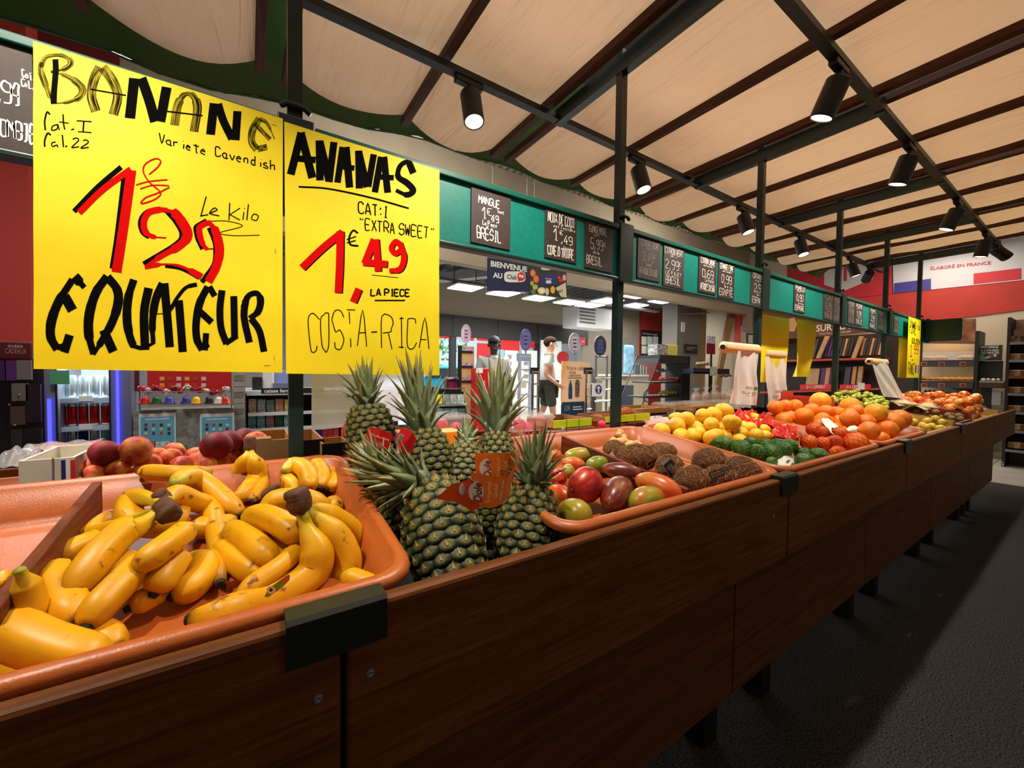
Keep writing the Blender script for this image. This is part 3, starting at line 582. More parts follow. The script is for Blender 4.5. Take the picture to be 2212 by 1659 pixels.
# red price with black shading
p = Pen(0, 0, 1)
p.st([(160, 457), (210, 405), (262, 361)], 11).st([(268, 380), (252, 515), (242, 580)], 10)
p.st([(345, 451), (318, 457), (303, 477), (307, 501), (322, 513)], 9).st([(356, 453), (378, 478), (392, 506), (378, 528), (310, 570)], 9).st([(357, 575), (392, 581), (430, 601)], 7)
p.st([(446, 476), (424, 489), (423, 500), (427, 517), (437, 538)], 9).st([(451, 492), (461, 516), (465, 535), (462, 570), (442, 600)], 9).st([(436, 610), (446, 598)], 10)
p.out('price_shading', INK, t, .0013)
p = Pen(0, 0, 1)
p.st([(171, 460), (222, 410), (283, 366)], 14).st([(284, 368), (263, 519), (252, 588)], 21)
p.st([(362, 454), (345, 453), (322, 459), (311, 478), (314, 500), (330, 511), (359, 514)], [10, 14, 14, 14, 14, 10, 3]).st([(347, 454), (375, 459), (393, 480), (405, 507), (389, 530), (346, 555), (316, 577)], [8, 20, 22, 22, 18, 12, 8]).st([(313, 577), (355, 571), (392, 576), (436, 598)], [10, 4, 6, 14])
p.st([(450, 480), (432, 490), (431, 504), (436, 522), (445, 536), (460, 537)], [12, 13, 13, 12, 9, 3]).st([(448, 478), (463, 494), (471, 519), (474, 546), (466, 579), (450, 609)], [10, 18, 20, 20, 19, 18])
p.out('red_price', REDI, t, .0017)
p = Pen(*Z1); p.st([(1150, 1132), (1220, 1070), (1237, 1025), (1195, 1010), (1122, 1050), (1105, 1110), (1150, 1190), (1225, 1255), (1235, 1290), (1180, 1330), (1090, 1355), (1120, 1312), (1215, 1275), (1307, 1230)], 11).st([(1050, 1212), (1150, 1185), (1290, 1172)], 10).st([(1080, 1242), (1180, 1215), (1303, 1217)], 9)
p.out('red_currency_mark', REDI, t, .0018)
p = Pen(*Z2)
p.st([(535, 388), (605, 468)], [70, 40]).st([(520, 410), (425, 560), (372, 700), (365, 820), (412, 912)], [50, 66, 70, 66, 60]).st([(462, 528), (520, 632)], 72).st([(500, 808), (462, 932)], 62).st([(410, 900), (480, 880)], 40)
p.st([(770, 388), (690, 500), (642, 650), (636, 800), (672, 945)], [60, 66, 70, 68, 50]).st([(770, 392), (838, 480), (846, 580), (802, 720), (725, 860), (668, 948)], [60, 66, 68, 60, 50, 30]).st([(742, 772), (812, 928)], 66)
p.st([(960, 412), (918, 550), (912, 720), (950, 870), (1012, 905)], [54, 62, 64, 56, 30]).st([(1066, 472), (1033, 650), (1040, 915)], 62).st([(1040, 900), (1110, 860)], 22)
p.st([(1168, 440), (1115, 560), (1092, 720), (1098, 862)], [60, 58, 50, 34]).st([(1178, 438), (1192, 600), (1217, 895)], 60).st([(1412, 447), (1335, 468), (1272, 540), (1205, 640), (1095, 662)], [30, 26, 26, 30, 6]).st([(1205, 640), (1218, 700)], 24).st([(1282, 560), (1310, 930)], 58)
p.st([(1448, 430), (1480, 388)], 34).st([(1500, 462), (1540, 530)], 44).st([(1490, 462), (1432, 580), (1406, 720), (1412, 840), (1450, 915)], [50, 56, 54, 54, 50]).st([(1432, 640), (1518, 718)], 48).st([(1478, 795), (1468, 918)], 44).st([(1440, 905), (1500, 880)], 30)
p.st([(1592, 488), (1577, 620), (1585, 760), (1625, 872)], 50).st([(1618, 870), (1700, 815)], 36).st([(1676, 530), (1682, 835)], 50)
p.st([(1762, 560), (1750, 680), (1788, 862)], 50).st([(1745, 615), (1780, 530), (1840, 510), (1868, 560), (1850, 640), (1790, 690)], [44, 40, 40, 52, 50, 40]).st([(1800, 690), (1860, 780), (1893, 928)], 48)
p.out('black_country_lettering', DARKM, t, .0014)
p = Pen(*Z2); p.st([(1973, 190), (1975, 228)], 3).st([(1963, 957), (1969, 992)], 3).st([(1895, 1028), (1938, 1026)], 3); p.out('staples', GREYM, t, .0016)
t = poster([(614, 262), (949, 368), (949, 811), (618, 807)], 'yellow poster hand-lettered ANANAS above the pineapples')
p = Pen(*Z3)
p.st([(432, 132), (366, 392)], 48).st([(428, 132), (500, 412)], 50).st([(395, 292), (520, 302)], 40)
p.st([(543, 180), (547, 428)], 46).st([(545, 185), (605, 432)], 48).st([(634, 190), (603, 438)], 44)
p.st([(688, 220), (655, 442)], 40).st([(708, 220), (730, 472)], 46).st([(660, 340), (760, 352)], 34)
p.st([(787, 243), (790, 478)], 44).st([(785, 248), (838, 470)], 46).st([(880, 266), (845, 468)], 40)
p.st([(925, 282), (886, 502)], 40).st([(942, 282), (965, 505)], 42).st([(895, 405), (1003, 412)], 34)
p.st([(1124, 385), (1090, 318), (1042, 340), (1030, 405), (1085, 445), (1122, 490), (1085, 518), (1015, 490)], [42, 30, 30, 36, 40, 40, 36, 24])
p.st([(415, 467), (600, 480), (860, 535), (1095, 602)], 11)
p.txt('CAT:I', 785, 628, 962, 660, 66, 8).txt('"EXTRA SWEET"', 790, 728, 1255, 790, 66, 7)
p.st([(782, 755), (752, 738), (728, 780), (735, 825), (784, 834)], 12).st([(712, 795), (770, 775)], 8).st([(712, 815), (768, 800)], 8)
p.st([(866, 1013), (1030, 1030)], 4).txt('LA PIECE', 862, 1140, 1100, 1144, 40, 9, .02).st([(885, 1170), (1072, 1170)], 9)
p.txt('COSTA', 478, 1492, 838, 1452, 235, 6).st([(864, 1366), (900, 1364)], 8).txt('RICA', 935, 1462, 1222, 1470, 190, 6)
p.out('black_lettering', DARKM, t, .0012)
for dx, mt, nm, lf in ((7, INK, 'price_shading', .0011), (0, REDI, 'red_price', .0015)):
    p = Pen(*Z3)
    for s_, w_ in (([(436, 968), (560, 850), (685, 748)], 46), ([(672, 742), (668, 950), (660, 1122)], 46), ([(882, 792), (822, 942)], 44), ([(812, 935), (962, 946)], 42), ([(892, 792), (905, 990)], 42),
                   ([(1048, 835), (1015, 805), (988, 845), (1012, 880), (1055, 850)], 32), ([(1040, 812), (1066, 900), (1042, 975), (975, 988)], [30, 36, 36, 30]), ([(787, 1098), (752, 1180)], 44)):
        p.st(s_, w_, dx=dx, dy=dx*.6)
    p.out(nm, mt, t, lf)
# far yellow posters, seen from behind and edge on
def hang(x0, y0, x1, y1, Y, label, curl=.0, txt=None):
    a = at(x0, y0, Y); b = at(x1, y0, Y); zb = at((x0+x1)/2, y1, Y).z
    def fn(u, v): return (a.x+(b.x-a.x)*u+curl*.3*(1-v), Y+curl*(1-v)**2*math.sin(2.5*u), zb+(a.z-zb)*v)
    mb = MB().grid(fn, 8, 14); n = len(mb.v); mb.v += [(x, y+.0008, z) for x, y, z in mb.v]; mb.uv *= 2; mb.f += [tuple(i+n for i in reversed(f)) for f in mb.f]; mb.mi *= 2
    t = obj('price_poster', mb, YELP, smooth=True); tag(t, label, 'poster', 'yellow price posters'); return t, a, b, zb
hang(1637, 676, 1706, 826, 1.30, 'blank-backed yellow poster hanging just right of the third post', .05)
hang(1722, 690, 1764, 814, 1.32, 'narrow curled yellow poster hanging over the bread racks', .10)
hang(1942, 726, 1966, 816, 1.26, 'yellow poster back showing left of the narrow far poster', .02)
t, a, b, zb = hang(1963, 684, 1990, 816, 1.15, 'narrow yellow poster with black and red writing at the far end of the stall')
mb = MB(); W_ = b.x-a.x; H_ = a.z-zb
for tx, f0, f1, g0, g1, pn in (('POMME', .1, .6, .06, .26, 8), ('PINK', .62, .95, .1, .18, 4), ('GOLDEN', .3, .95, .34, .42, 8), ('FRANCE', .1, .6, .76, .94, 6)):
    write(mb, tx, (a.x+W_*f0, 1.1485, zb+H_*(1-g1)), (1, 0, 0), (0, 0, 1), W_*(f1-f0), H_*(g1-g0), pn*.001, (0, -1, 0), .05)
obj('black_lettering', mb, DARKM, t)
mb = MB()
for tx, f0, f1, g0, g1 in (('1', .15, .4, .45, .64), ('99', .5, .85, .45, .58), (',', .35, .55, .66, .7)): write(mb, tx, (a.x+W_*f0, 1.1485, zb+H_*(1-g1)), (1, 0, 0), (0, 0, 1), W_*(f1-f0), H_*(g1-g0), .01, (0, -1, 0), .03)
obj('red_price', mb, REDI, t)
mb = MB()
for i, c in enumerate(((20, 30, 120), (235, 235, 235), (200, 20, 30))):
    obj('tricolour_stripe', MB().box((a.x+W_*(.66+.09*i), 1.148, zb+H_*.09), (a.x+W_*(.75+.09*i), 1.1495, zb+H_*.22)), mat('tricolour %d' % i, c, .6), t)
# ================================================================ FRUIT: shared helpers
def z4(x, y): return x/2.9625, 920+y/2.9625
def z5(x, y): return 380+x/3.4556, 920+y/3.4556
def z6(x, y): return 730+x/3.77, 800+y/3.77
def z7(x, y): return 1130+x/3.749, 860+y/3.749
def z8(x, y): return 1420+x/2.836, 820+y/2.836
def cosang(x, y): v = ray(x, y).normalized(); return v.dot(_fw)
# ================================================================ BANANAS
def banana_mat():
    m_ = mat('banana peel', (232, 170, 10), .42, spec=.4); uv = N(m_, 'ShaderNodeUVMap', uv_map='uv'); sx = N(m_, 'ShaderNodeSeparateXYZ'); LK(m_, uv.outputs[0], sx.inputs[0])
    a = ramp(m_, sx.outputs[0], [(0, (150, 100, 20)), (.05, (214, 152, 10)), (.3, (226, 160, 5)), (.78, (222, 162, 6)), (.92, (206, 176, 26)), (1, (150, 150, 40))])
    tc = N(m_, 'ShaderNodeTexCoord'); n1 = N(m_, 'ShaderNodeTexNoise', Scale=42.0, Detail=3.0); LK(m_, tc.outputs['Object'], n1.inputs['Vector'])
    f = ramp(m_, n1.outputs['Fac'], [(.63, (0, 0, 0)), (.72, (1, 1, 1))]); b = mixc(m_, f, a, (120, 66, 14))
    n2 = N(m_, 'ShaderNodeTexNoise', Scale=14.0, Detail=3.0); LK(m_, tc.outputs['Object'], n2.inputs['Vector'])
    f2 = ramp(m_, n2.outputs['Fac'], [(.35, (.78, .78, .78)), (.65, (1.0, 1.0, 1.0))]); c = mixc(m_, .7, b, f2, 'MULTIPLY')
    mp = N(m_, 'ShaderNodeMapping'); mp.inputs['Scale'].default_value = (1.4, 9, 1); LK(m_, uv.outputs[0], mp.inputs[0])
    n3 = N(m_, 'ShaderNodeTexNoise', Scale=3.4, Detail=4.0); LK(m_, mp.outputs[0], n3.inputs['Vector'])
    f3 = ramp(m_, n3.outputs['Fac'], [(.655, (0, 0, 0)), (.71, (1, 1, 1))]); d = mixc(m_, f3, c, (96, 54, 12))
    LK(m_, d, bsdf(m_).inputs['Base Color']); return m_
BAN = banana_mat(); BTIP = mat('banana black tip', (24, 18, 12), .8); CROWN = mat('banana brown crown', (86, 52, 30), .8, noise=.4, scale=60, bump=.5, bscale=90)
BNECK = mat('banana green neck', (176, 164, 34), .5, noise=.15, scale=50)
def bpts(pts, z):
    """pixel path; each point is (x, y, height above the tray floor) or (x, y, 'Y', distance)"""
    out = []
    for p in pts:
        x, y = z(p[0], p[1])
        out.append(at(x, y, p[3]) if p[2] == 'Y' else T(x, y, p[2]))
    return out
def banana(P, r, parent=None, neck=False, name='banana', tipcol=True):
    """body from tip to stem along P, with black tip (and neck) as its pieces"""
    C = cat(P, 7); n = len(C); rad = []
    for i in range(n):
        t = i/(n-1)
        k = .40+.60*math.sin(min(1, t/.27)*math.pi/2)**.8
        if neck and t > .70: k = 1-.60*min(1, ((t-.70)/.20))**1.2
        elif not neck and t > .76: k = min(k, 1-.62*((t-.76)/.24)**1.4)
        rad.append(r*k)
    ph = R.uniform(0, 6)
    mb = MB().tube(C, rad, 15, shape=lambda a: 1+.055*math.cos(5*a+ph)+.012*math.cos(10*a))
    o = obj(name, mb, BAN, parent, smooth=True)
    d = (C[0]-C[1]).normalized(); e = rad[0]
    tm = MB().tube([C[0]-d*.001, C[0]+d*.003, C[0]+d*.006, C[0]+d*.0055], [e*.93, e*.8, e*.62, e*.3], 10)
    if parent is None:
        tp = obj('tip', tm, BTIP, o); tp.location = -o.location
    else: obj('tip', tm, BTIP, o)
    return o
def bunch(label, crown, bans, z, cr=.018, clen=.03, cdir=(0, 0, 1), neck=True, sticker=None):
    cp = bpts([crown], z)[0]
    t = thing('banana_bunch', label, 'bananas', (cp.x, cp.y, zfloor(cp.y)), 'bunches of bananas in the near tray')
    cd = Vector(cdir).normalized()
    for pts, r in bans:
        P = bpts(pts, z)
        if neck: P = P+[cp]
        banana(P, r, t, neck)
    ce = [cp-cd*.014, cp-cd*.006, cp+cd*clen*.2, cp+cd*clen*.5+Vector((.002, 0, .001)), cp+cd*clen*.8, cp+cd*clen, cp+cd*clen*.96]
    mb = MB().tube(ce, [cr*.55, cr*.85, cr*1.0, cr*.9, cr*.95, cr*.8, cr*.45], 14, shape=lambda a: 1+.13*math.cos(3*a+1)+.07*math.cos(5*a))
    obj('crown', mb, CROWN, t, smooth=True, label='brown cut crown')
    if sticker:
        obj('sticker_base', sticker, None, t)
    return t
S = .0178
bunch('bunch of bananas standing on end at the tray front, with an oval sticker', (930, 600, 'Y', .742), [
    ([(115, 1440, .017), (380, 1395, .019), (650, 1318, 'Y', .69), (890, 1212, 'Y', .695), (1035, 1080, 'Y', .705), (1050, 930, 'Y', .712), (990, 790, 'Y', .725)], .0255),
    ([(1170, 1262, 'Y', .70), (1250, 1150, 'Y', .71), (1282, 1000, 'Y', .72), (1220, 850, 'Y', .73), (1100, 730, 'Y', .738)], .0235),
    ([(1345, 1090, 'Y', .775), (1372, 930, 'Y', .775), (1320, 780, 'Y', .77), (1200, 690, 'Y', .765), (1080, 630, 'Y', .758)], .018)], z5, .02, .03, (-.3, .1, 1))
# sticker on the long banana
_st = [(660, 1275), (690, 1215), (760, 1165), (830, 1115), (850, 1110), (850, 1150), (800, 1200), (740, 1245), (690, 1280)]
def on_banana(x, y): return at(*z5(x, y), .676)
bt = [o for o in bpy.data.objects if o.name.startswith('banana_bunch')][-1]
def surf_patch(pts, Y, name, mt, lift=0): return obj(name, MB().add([at(*z5(*p), Y-lift) for p in pts], [tuple(range(len(pts)))]), mt, bt)
surf_patch(_st, .652, 'sticker', mat('green sticker', (120, 170, 40), .4), .0)
surf_patch([(675+34*math.cos(a)+35, 1225+30*math.sin(a)) for a in [i*.524 for i in range(12)]], .652, 'sticker_badge', mat('white sticker print', (235, 232, 220), .4), .0006)
surf_patch([(675+14*math.cos(a)+35, 1225+13*math.sin(a)) for a in [i*.524 for i in range(12)]], .652, 'sticker_dot', mat('dark sticker print', (30, 40, 60), .4), .0012)
surf_patch([(785, 1155), (815, 1128), (845, 1120), (838, 1148), (800, 1175)], .652, 'sticker_flash', mat('orange sticker print', (226, 84, 30), .4), .0006)
bunch('hand of bananas fanned flat behind the standing bunch, right half of the tray', (1010, 700, .03), [
    ([(1150, 640, .055), (1030, 570, .075), (900, 540, .08), (750, 560, .075), (630, 640, .06)], .021),
    ([(945, 850, .05), (870, 790, .062), (750, 715, .068), (610, 670, .062), (510, 690, .05)], .021),
    ([(745, 1015, .035), (660, 960, .042), (560, 865, .045), (450, 790, .042), (380, 780, .035)], .0205),
    ([(650, 1125, .02), (560, 1075, .022), (450, 1000, .024), (360, 930, .022), (330, 920, .02)], .0205),
    ([(940, 930, .03), (840, 900, .03), (740, 850, .03), (640, 820, .028)], .02)], z5, .014, .02, (0, 0, 1), False)
tag(banana(bpts([(462, 1280, .018), (600, 1175, .024), (760, 1060, .03), (930, 910, .034), (990, 850, .035)], z5), .0165), 'slender single banana lying diagonally beside the stickered one', 'banana', 'loose bananas in the near tray')
tag(banana(bpts([(1500, 1196, .016), (1420, 1175, .018), (1330, 1140, .018), (1240, 1120, .018)], z5), .0155), 'yellow banana end poking out by the tray corner near the steel clip', 'banana', 'loose bananas in the near tray')
bunch('bunch of bananas at the tray back with its crown upright', (550, 175, .10), [
    ([(215, 365, .035), (330, 400, .032), (420, 370, .04), (490, 310, .06), (525, 240, .085)], .0175),
    ([(420, 540, .02), (510, 510, .022), (580, 420, .03), (600, 340, .05), (580, 260, .08)], .019),
    ([(560, 560, .018), (620, 480, .02), (640, 400, .03), (625, 320, .055), (590, 250, .08)], .016)], z5, .013, .03, (.05, .1, 1))
bunch('small hand of stubby bananas in the back right corner of the tray', (730, 470, .02), [
    ([(985, 478, .03), (1003, 420, .04), (965, 330, .048), (880, 295, .05), (800, 345, .045)], .0205),
    ([(1075, 462, .03), (1100, 380, .04), (1070, 300, .048), (1000, 275, .05)], .0185),
    ([(1130, 468, .025), (1185, 430, .03), (1180, 360, .035), (1130, 325, .035)], .016),
    ([(900, 500, .018), (880, 450, .02), (830, 405, .024), (790, 420, .022)], .017),
    ([(1180, 640, .02), (1195, 590, .025), (1140, 545, .03)], .015)], z5, .011, .045, (-.6, -.4, -.2), False)
bunch('hand of bananas topping the pile near the divider, cut crown facing out', (1050, 520, .105), [
    ([(475, 1085, .055), (530, 970, .066), (650, 810, .082), (790, 680, .09), (880, 650, .09)], .0205),
    ([(700, 570, .05), (620, 660, .045), (590, 700, .04)], .017),
    ([(1185, 520, .05), (1120, 600, .055), (1000, 640, .058), (880, 610, .062), (820, 560, .07), (850, 470, .08), (950, 470, .095)], .0195),
    ([(1410, 1000, .02), (1360, 560, .03), (1230, 480, .06), (1110, 440, .09)], .0185)], z4, .017, .03, (.35, -.75, -.25))
bunch('long bananas draped across the top of the pile towards the tray back', (345, 1075, .10), [
    ([(522, 1112, .02), (496, 1090, .035), (461, 1058, .055), (426, 1034, .075), (398, 1032, .09), (375, 1045, .10)], .020),
    ([(302, 1020, .075), (330, 1019, .08), (375, 1022, .085), (420, 1022, .08), (455, 1020, .07)], .0165),
    ([(505, 1120, .02), (470, 1140, .02), (435, 1140, .022), (411, 1135, .025)], .0195),
    ([(450, 1090, .03), (425, 1082, .035), (400, 1065, .04), (380, 1060, .05)], .017)], lambda x, y: (x, y), .014, .02, (.1, -.3, .1), False)
bunch('lower hand of bananas with black tips spread left over the tray floor', (1190, 700, .045), [
    ([(552, 1283, .042), (640, 1150, .052), (760, 1020, .060), (860, 920, .062), (920, 840, .055)], .0195),
    ([(867, 928, .07), (960, 845, .082), (1080, 755, .088), (1170, 685, .085), (1205, 665, .08)], .0175),
    ([(985, 1072, .035), (1040, 985, .046), (1110, 885, .052), (1150, 830, .05)], .0195),
    ([(1100, 1092, .018), (1205, 1040, .022), (1290, 960, .025), (1300, 880, .028), (1230, 830, .03)], .0205),
    ([(830, 1165, .022), (920, 1120, .024), (1000, 1075, .024), (1080, 1020, .024)], .0155)], z4, .012, .015, (0, 0, 1), False)
for pts, r, lab in [([(350, 868, .04), (450, 800, .045), (580, 745, .045), (690, 700, .04)], .0165, 'scarred banana lying against the divider behind the pile'),
                    ([(500, 1262, .04), (440, 1170, .045), (380, 1060, .046), (335, 960, .044), (340, 920, .04)], .0225, 'fat stubby banana with dark blotches on the left of the pile'),
                    ([(750, 1428, .016), (690, 1365, .018), (600, 1320, .02), (500, 1270, .022), (430, 1230, .022)], .0185, 'banana pointing its black tip at the tray front, under the pile'),
                    ([(410, 1375, .016), (330, 1340, .016), (250, 1300, .018), (190, 1250, .018)], .018, 'banana wedged low against the divider beneath the stemmed one'),
                    ([(700, 1000, .045), (780, 900, .05), (850, 830, .05)], .017, 'banana mostly buried between the two large ones on top')]:
    tag(banana(bpts(pts, z4), r), lab, 'banana', 'loose bananas in the near tray')
tag(banana(bpts([(235, 1262, .042), (215, 1180, .058), (185, 1090, .075), (160, 1005, .092), (122, 918, .112)], z4), .0132, None, True), 'banana with a green neck sticking up by the divider', 'banana', 'loose bananas in the near tray')
tag(banana(bpts([(700, 1492, .02), (560, 1480, .026), (330, 1420, .036), (120, 1330, .045), (-120, 1200, .05), (-300, 1060, .05)], z4), .0245), 'big banana lying along the front rim at the left edge', 'banana', 'loose bananas in the near tray')
tag(banana(bpts([(380, 1560, .012), (250, 1570, .016), (80, 1545, .018), (-150, 1440, .02)], z4), .018), 'bruised banana under the big one at the left edge', 'banana', 'loose bananas in the near tray')
tag(banana(bpts([(90, 965, .02), (0, 1000, .018), (-80, 1060, .016)], z4), .014), 'banana tip lying alone left of the divider', 'banana', 'loose bananas in the near tray')
# ================================================================ PINEAPPLES
def pine_mats():
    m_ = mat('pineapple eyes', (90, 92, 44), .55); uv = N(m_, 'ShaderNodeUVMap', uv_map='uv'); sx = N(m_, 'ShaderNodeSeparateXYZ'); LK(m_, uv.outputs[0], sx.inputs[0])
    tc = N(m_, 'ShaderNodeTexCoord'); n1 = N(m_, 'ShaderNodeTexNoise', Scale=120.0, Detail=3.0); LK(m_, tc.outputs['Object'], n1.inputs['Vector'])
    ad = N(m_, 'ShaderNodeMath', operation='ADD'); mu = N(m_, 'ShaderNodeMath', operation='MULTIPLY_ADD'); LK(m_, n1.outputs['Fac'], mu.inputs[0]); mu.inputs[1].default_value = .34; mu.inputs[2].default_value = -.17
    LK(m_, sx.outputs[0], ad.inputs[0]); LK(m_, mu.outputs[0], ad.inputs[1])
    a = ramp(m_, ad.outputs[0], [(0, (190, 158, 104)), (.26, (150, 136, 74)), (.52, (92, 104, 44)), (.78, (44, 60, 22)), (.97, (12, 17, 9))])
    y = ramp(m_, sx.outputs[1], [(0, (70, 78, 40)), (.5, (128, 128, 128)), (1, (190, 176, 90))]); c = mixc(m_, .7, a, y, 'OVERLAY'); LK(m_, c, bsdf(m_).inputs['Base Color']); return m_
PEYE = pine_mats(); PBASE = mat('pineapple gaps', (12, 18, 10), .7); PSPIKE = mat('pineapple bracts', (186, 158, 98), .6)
def leafmat():
    m_ = mat('pineapple leaf', (92, 104, 66), .45); uv = N(m_, 'ShaderNodeUVMap', uv_map='uv'); sx = N(m_, 'ShaderNodeSeparateXYZ'); LK(m_, uv.outputs[0], sx.inputs[0])
    a = ramp(m_, sx.outputs[1], [(0, (84, 92, 60)), (.25, (98, 114, 78)), (.75, (120, 130, 84)), (.93, (168, 152, 96)), (1, (110, 84, 50))])
    tc = N(m_, 'ShaderNodeTexCoord'); n1 = N(m_, 'ShaderNodeTexNoise', Scale=35.0, Detail=3.0); LK(m_, tc.outputs['Object'], n1.inputs['Vector'])
    b = mixc(m_, .6, a, ramp(m_, n1.outputs['Fac'], [(.35, (.55, .55, .55)), (.65, (1, 1, 1))]), 'MULTIPLY'); LK(m_, b, bsdf(m_).inputs['Base Color']); return m_
LEAF = leafmat()
def pine_body(h=.165, r=.068, rows=10, n=13):
    mb = MB()
    def prof(t): return r*(.62+.38*math.sin(math.pi*min(1, max(0, t*.86+.10)))**.7) if t < .9 else r*(.80-.9*(t-.9)*2.2)
    mb.lathe([(.01, 0)]+[(prof(i/14)*.93, h*i/14) for i in range(15)]+[(.01, h*1.01)], 24, None, 1)
    for j in range(rows):
        t = (j+.6)/rows; z = h*t; rad = prof(t); cell = 2*math.pi*rad/n; hh = h/rows*.70
        for k in range(n):
            a = 2*math.pi*(k+.5*(j % 2))/n; er = Vector((math.cos(a), math.sin(a), 0)); et = Vector((-math.sin(a), math.cos(a), 0)); ez = Vector((0, 0, 1))
            c0 = er*rad*.93+ez*z; vs = []; uvs = []; ng = 8; jv = R.uniform(-.15, .15)
            for q, lift in ((1.0, 0), (.8, .0046), (.45, .0058), (.2, .005)):
                for g in range(ng):
                    b = 2*math.pi*g/ng+math.pi/ng; vs.append(c0+et*math.cos(b)*cell*.60*q+ez*(math.sin(b)*hh*q-.001*(1-q))+er*(lift-.0028*abs(math.cos(b))*q*q)); uvs.append((q+jv*.3, min(1, max(0, t+jv))))
            vs.append(c0+er*.0044); uvs.append((0, t))
            fs = [(l*ng+g, l*ng+(g+1) % ng, (l+1)*ng+(g+1) % ng, (l+1)*ng+g) for l in range(3) for g in range(ng)]+[(3*ng+g, 3*ng+(g+1) % ng, 4*ng) for g in range(ng)]
            mb.add(vs, fs, 0, uvs)
            sp = c0+er*.0052-ez*hh*.1; ln = R.uniform(.008, .014)      # papery bract
            mb.add([sp-et*.0028, sp+et*.0028, sp+er*.004+ez*ln+et*R.uniform(-.002, .002), sp+er*.0028-ez*.001], [(0, 1, 2), (0, 3, 2), (3, 1, 2)], 2)
    return mb
def pine_crown(nl=46, L=.16, spread=1.0, seed=1, r0=.02):
    rg = random.Random(seed); mb = MB()
    for i in range(nl):
        f = i/nl; a = i*2.39996+rg.uniform(-.2, .2); el = (.10+1.12*f*spread)*rg.uniform(.85, 1.1)    # angle from axis
        ln = L*(1-.62*f**1.6)*rg.uniform(.82, 1.1); wd = .0155*(1+.35*f)*rg.uniform(.9, 1.1)
        er = Vector((math.cos(a), math.sin(a), 0)); et = Vector((-math.sin(a), math.cos(a), 0)); ez = Vector((0, 0, 1))
        p = er*(r0*(.3+.7*f))+ez*(.028*(1-f)); an = el*.55; ns = 7; vs = []; uvs = []; curl = rg.uniform(.5, 1.2)*(.5+.6*f)
        for k in range(ns+1):
            t = k/ns; wv = wd*(1-t)**.75*(1+.4*math.sin(math.pi*min(1, t*1.6))) if k < ns else 0
            d = er*math.sin(an)+ez*math.cos(an); nn = er*math.cos(an)-ez*math.sin(an)
            vs += [p-et*wv-nn*wv*.30, p+nn*wv*.12, p+et*wv-nn*wv*.30, p+nn*(wv*.12+.0022*(1-t))]; uvs += [(0, t), (.5, t), (1, t), (.5, t)]
            p = p+d*ln/ns; an += curl/ns*el
        fs = []
        for k in range(ns):
            b = 4*k; fs += [(b, b+1, b+5, b+4), (b+1, b+2, b+6, b+5), (b+2, b+3, b+7, b+6), (b+3, b, b+4, b+7)]
        mb.add(vs, fs, 0, uvs)
    return mb
_pb = {}
def pineapple(base, axis, label, size=1.0, L=.16, spread=1.0, seed=1, nl=46, spin=0., bodyh=.165, bodyr=.068, crown_axis=None):
    base = Vector(base); axis = Vector(axis).normalized()
    t = thing('pineapple', label, 'pineapple', base, 'pineapples in the gap between the trays')
    q = Vector((0, 0, 1)).rotation_difference(axis); M = Matrix.Translation(base) @ q.to_matrix().to_4x4() @ Matrix.Rotation(spin, 4, 'Z') @ Matrix.Scale(size, 4)
    mb = pine_body(bodyh, bodyr); mb.v = [tuple(M @ Vector(v)) for v in mb.v]; obj('fruit_body', mb, [PEYE, PBASE, PSPIKE], t, smooth=True)
    top = M @ Vector((0, 0, bodyh*.985)); ca = Vector(crown_axis).normalized() if crown_axis else axis
    q2 = Vector((0, 0, 1)).rotation_difference(ca); M2 = Matrix.Translation(top) @ q2.to_matrix().to_4x4() @ Matrix.Scale(size, 4)
    mb = pine_crown(nl, L, spread, seed); mb.v = [tuple(M2 @ Vector(v)) for v in mb.v]; obj('leaf_crown', mb, LEAF, t, smooth=True)
    return t
def pat(x, y, Y): return at(*z6(x, y), Y)
pf = pineapple(pat(960, 1730, .66), pat(770, 1010, .78)-pat(960, 1730, .66), 'biggest pineapple at the front, tipped back to the left with spread leaves', 1.0, .155, 1.0, 3, 52, 0, .196, .0765, crown_axis=(-.70, .24, .27))
pr = pineapple(pat(1490, 1640, .66), pat(1590, 960, .72)-pat(1490, 1640, .66), 'pineapple standing at the right front next to the mangoes', .93, .15, .95, 5, 40, .2, .182, .0735, crown_axis=(.16, .02, 1))
pl = pineapple(pat(640, 1440, .80), pat(420, 1000, .86)-pat(640, 1440, .80), 'pineapple leaning on the banana tray rim, half behind the biggest one', .92, .12, .9, 9, 40, .5)
pb = pineapple(pat(780, 1000, .93), pat(710, 590, .98)-pat(780, 1000, .93), 'pineapple at the back left with a tall narrow crown', .95, .21, .80, 11, 50, .1)
pc = pineapple(pat(1010, 1060, .90), pat(1040, 650, .97)-pat(1010, 1060, .90), 'pineapple in the middle of the heap with a short crown, behind the tags', .9, .08, .9, 13, 34, .3)
pk = pineapple(pat(1290, 1010, .93), pat(1290, 640, .99)-pat(1290, 1010, .93), 'pineapple behind the orange tags with a broad upright crown', 1.05, .245, .85, 17, 46, .7, bodyr=.055)
pq = pineapple(pat(300, 760, 1.04), pat(265, 480, 1.06)-pat(300, 760, 1.04), 'pineapple at the far left back behind the red tags', .9, .13, .9, 21, 36, .9)
pm = pineapple(pat(1190, 1420, .83), (0.05, .1, 1), 'pineapple hidden low between the two front ones', .8, .05, .8, 25, 20, .4)
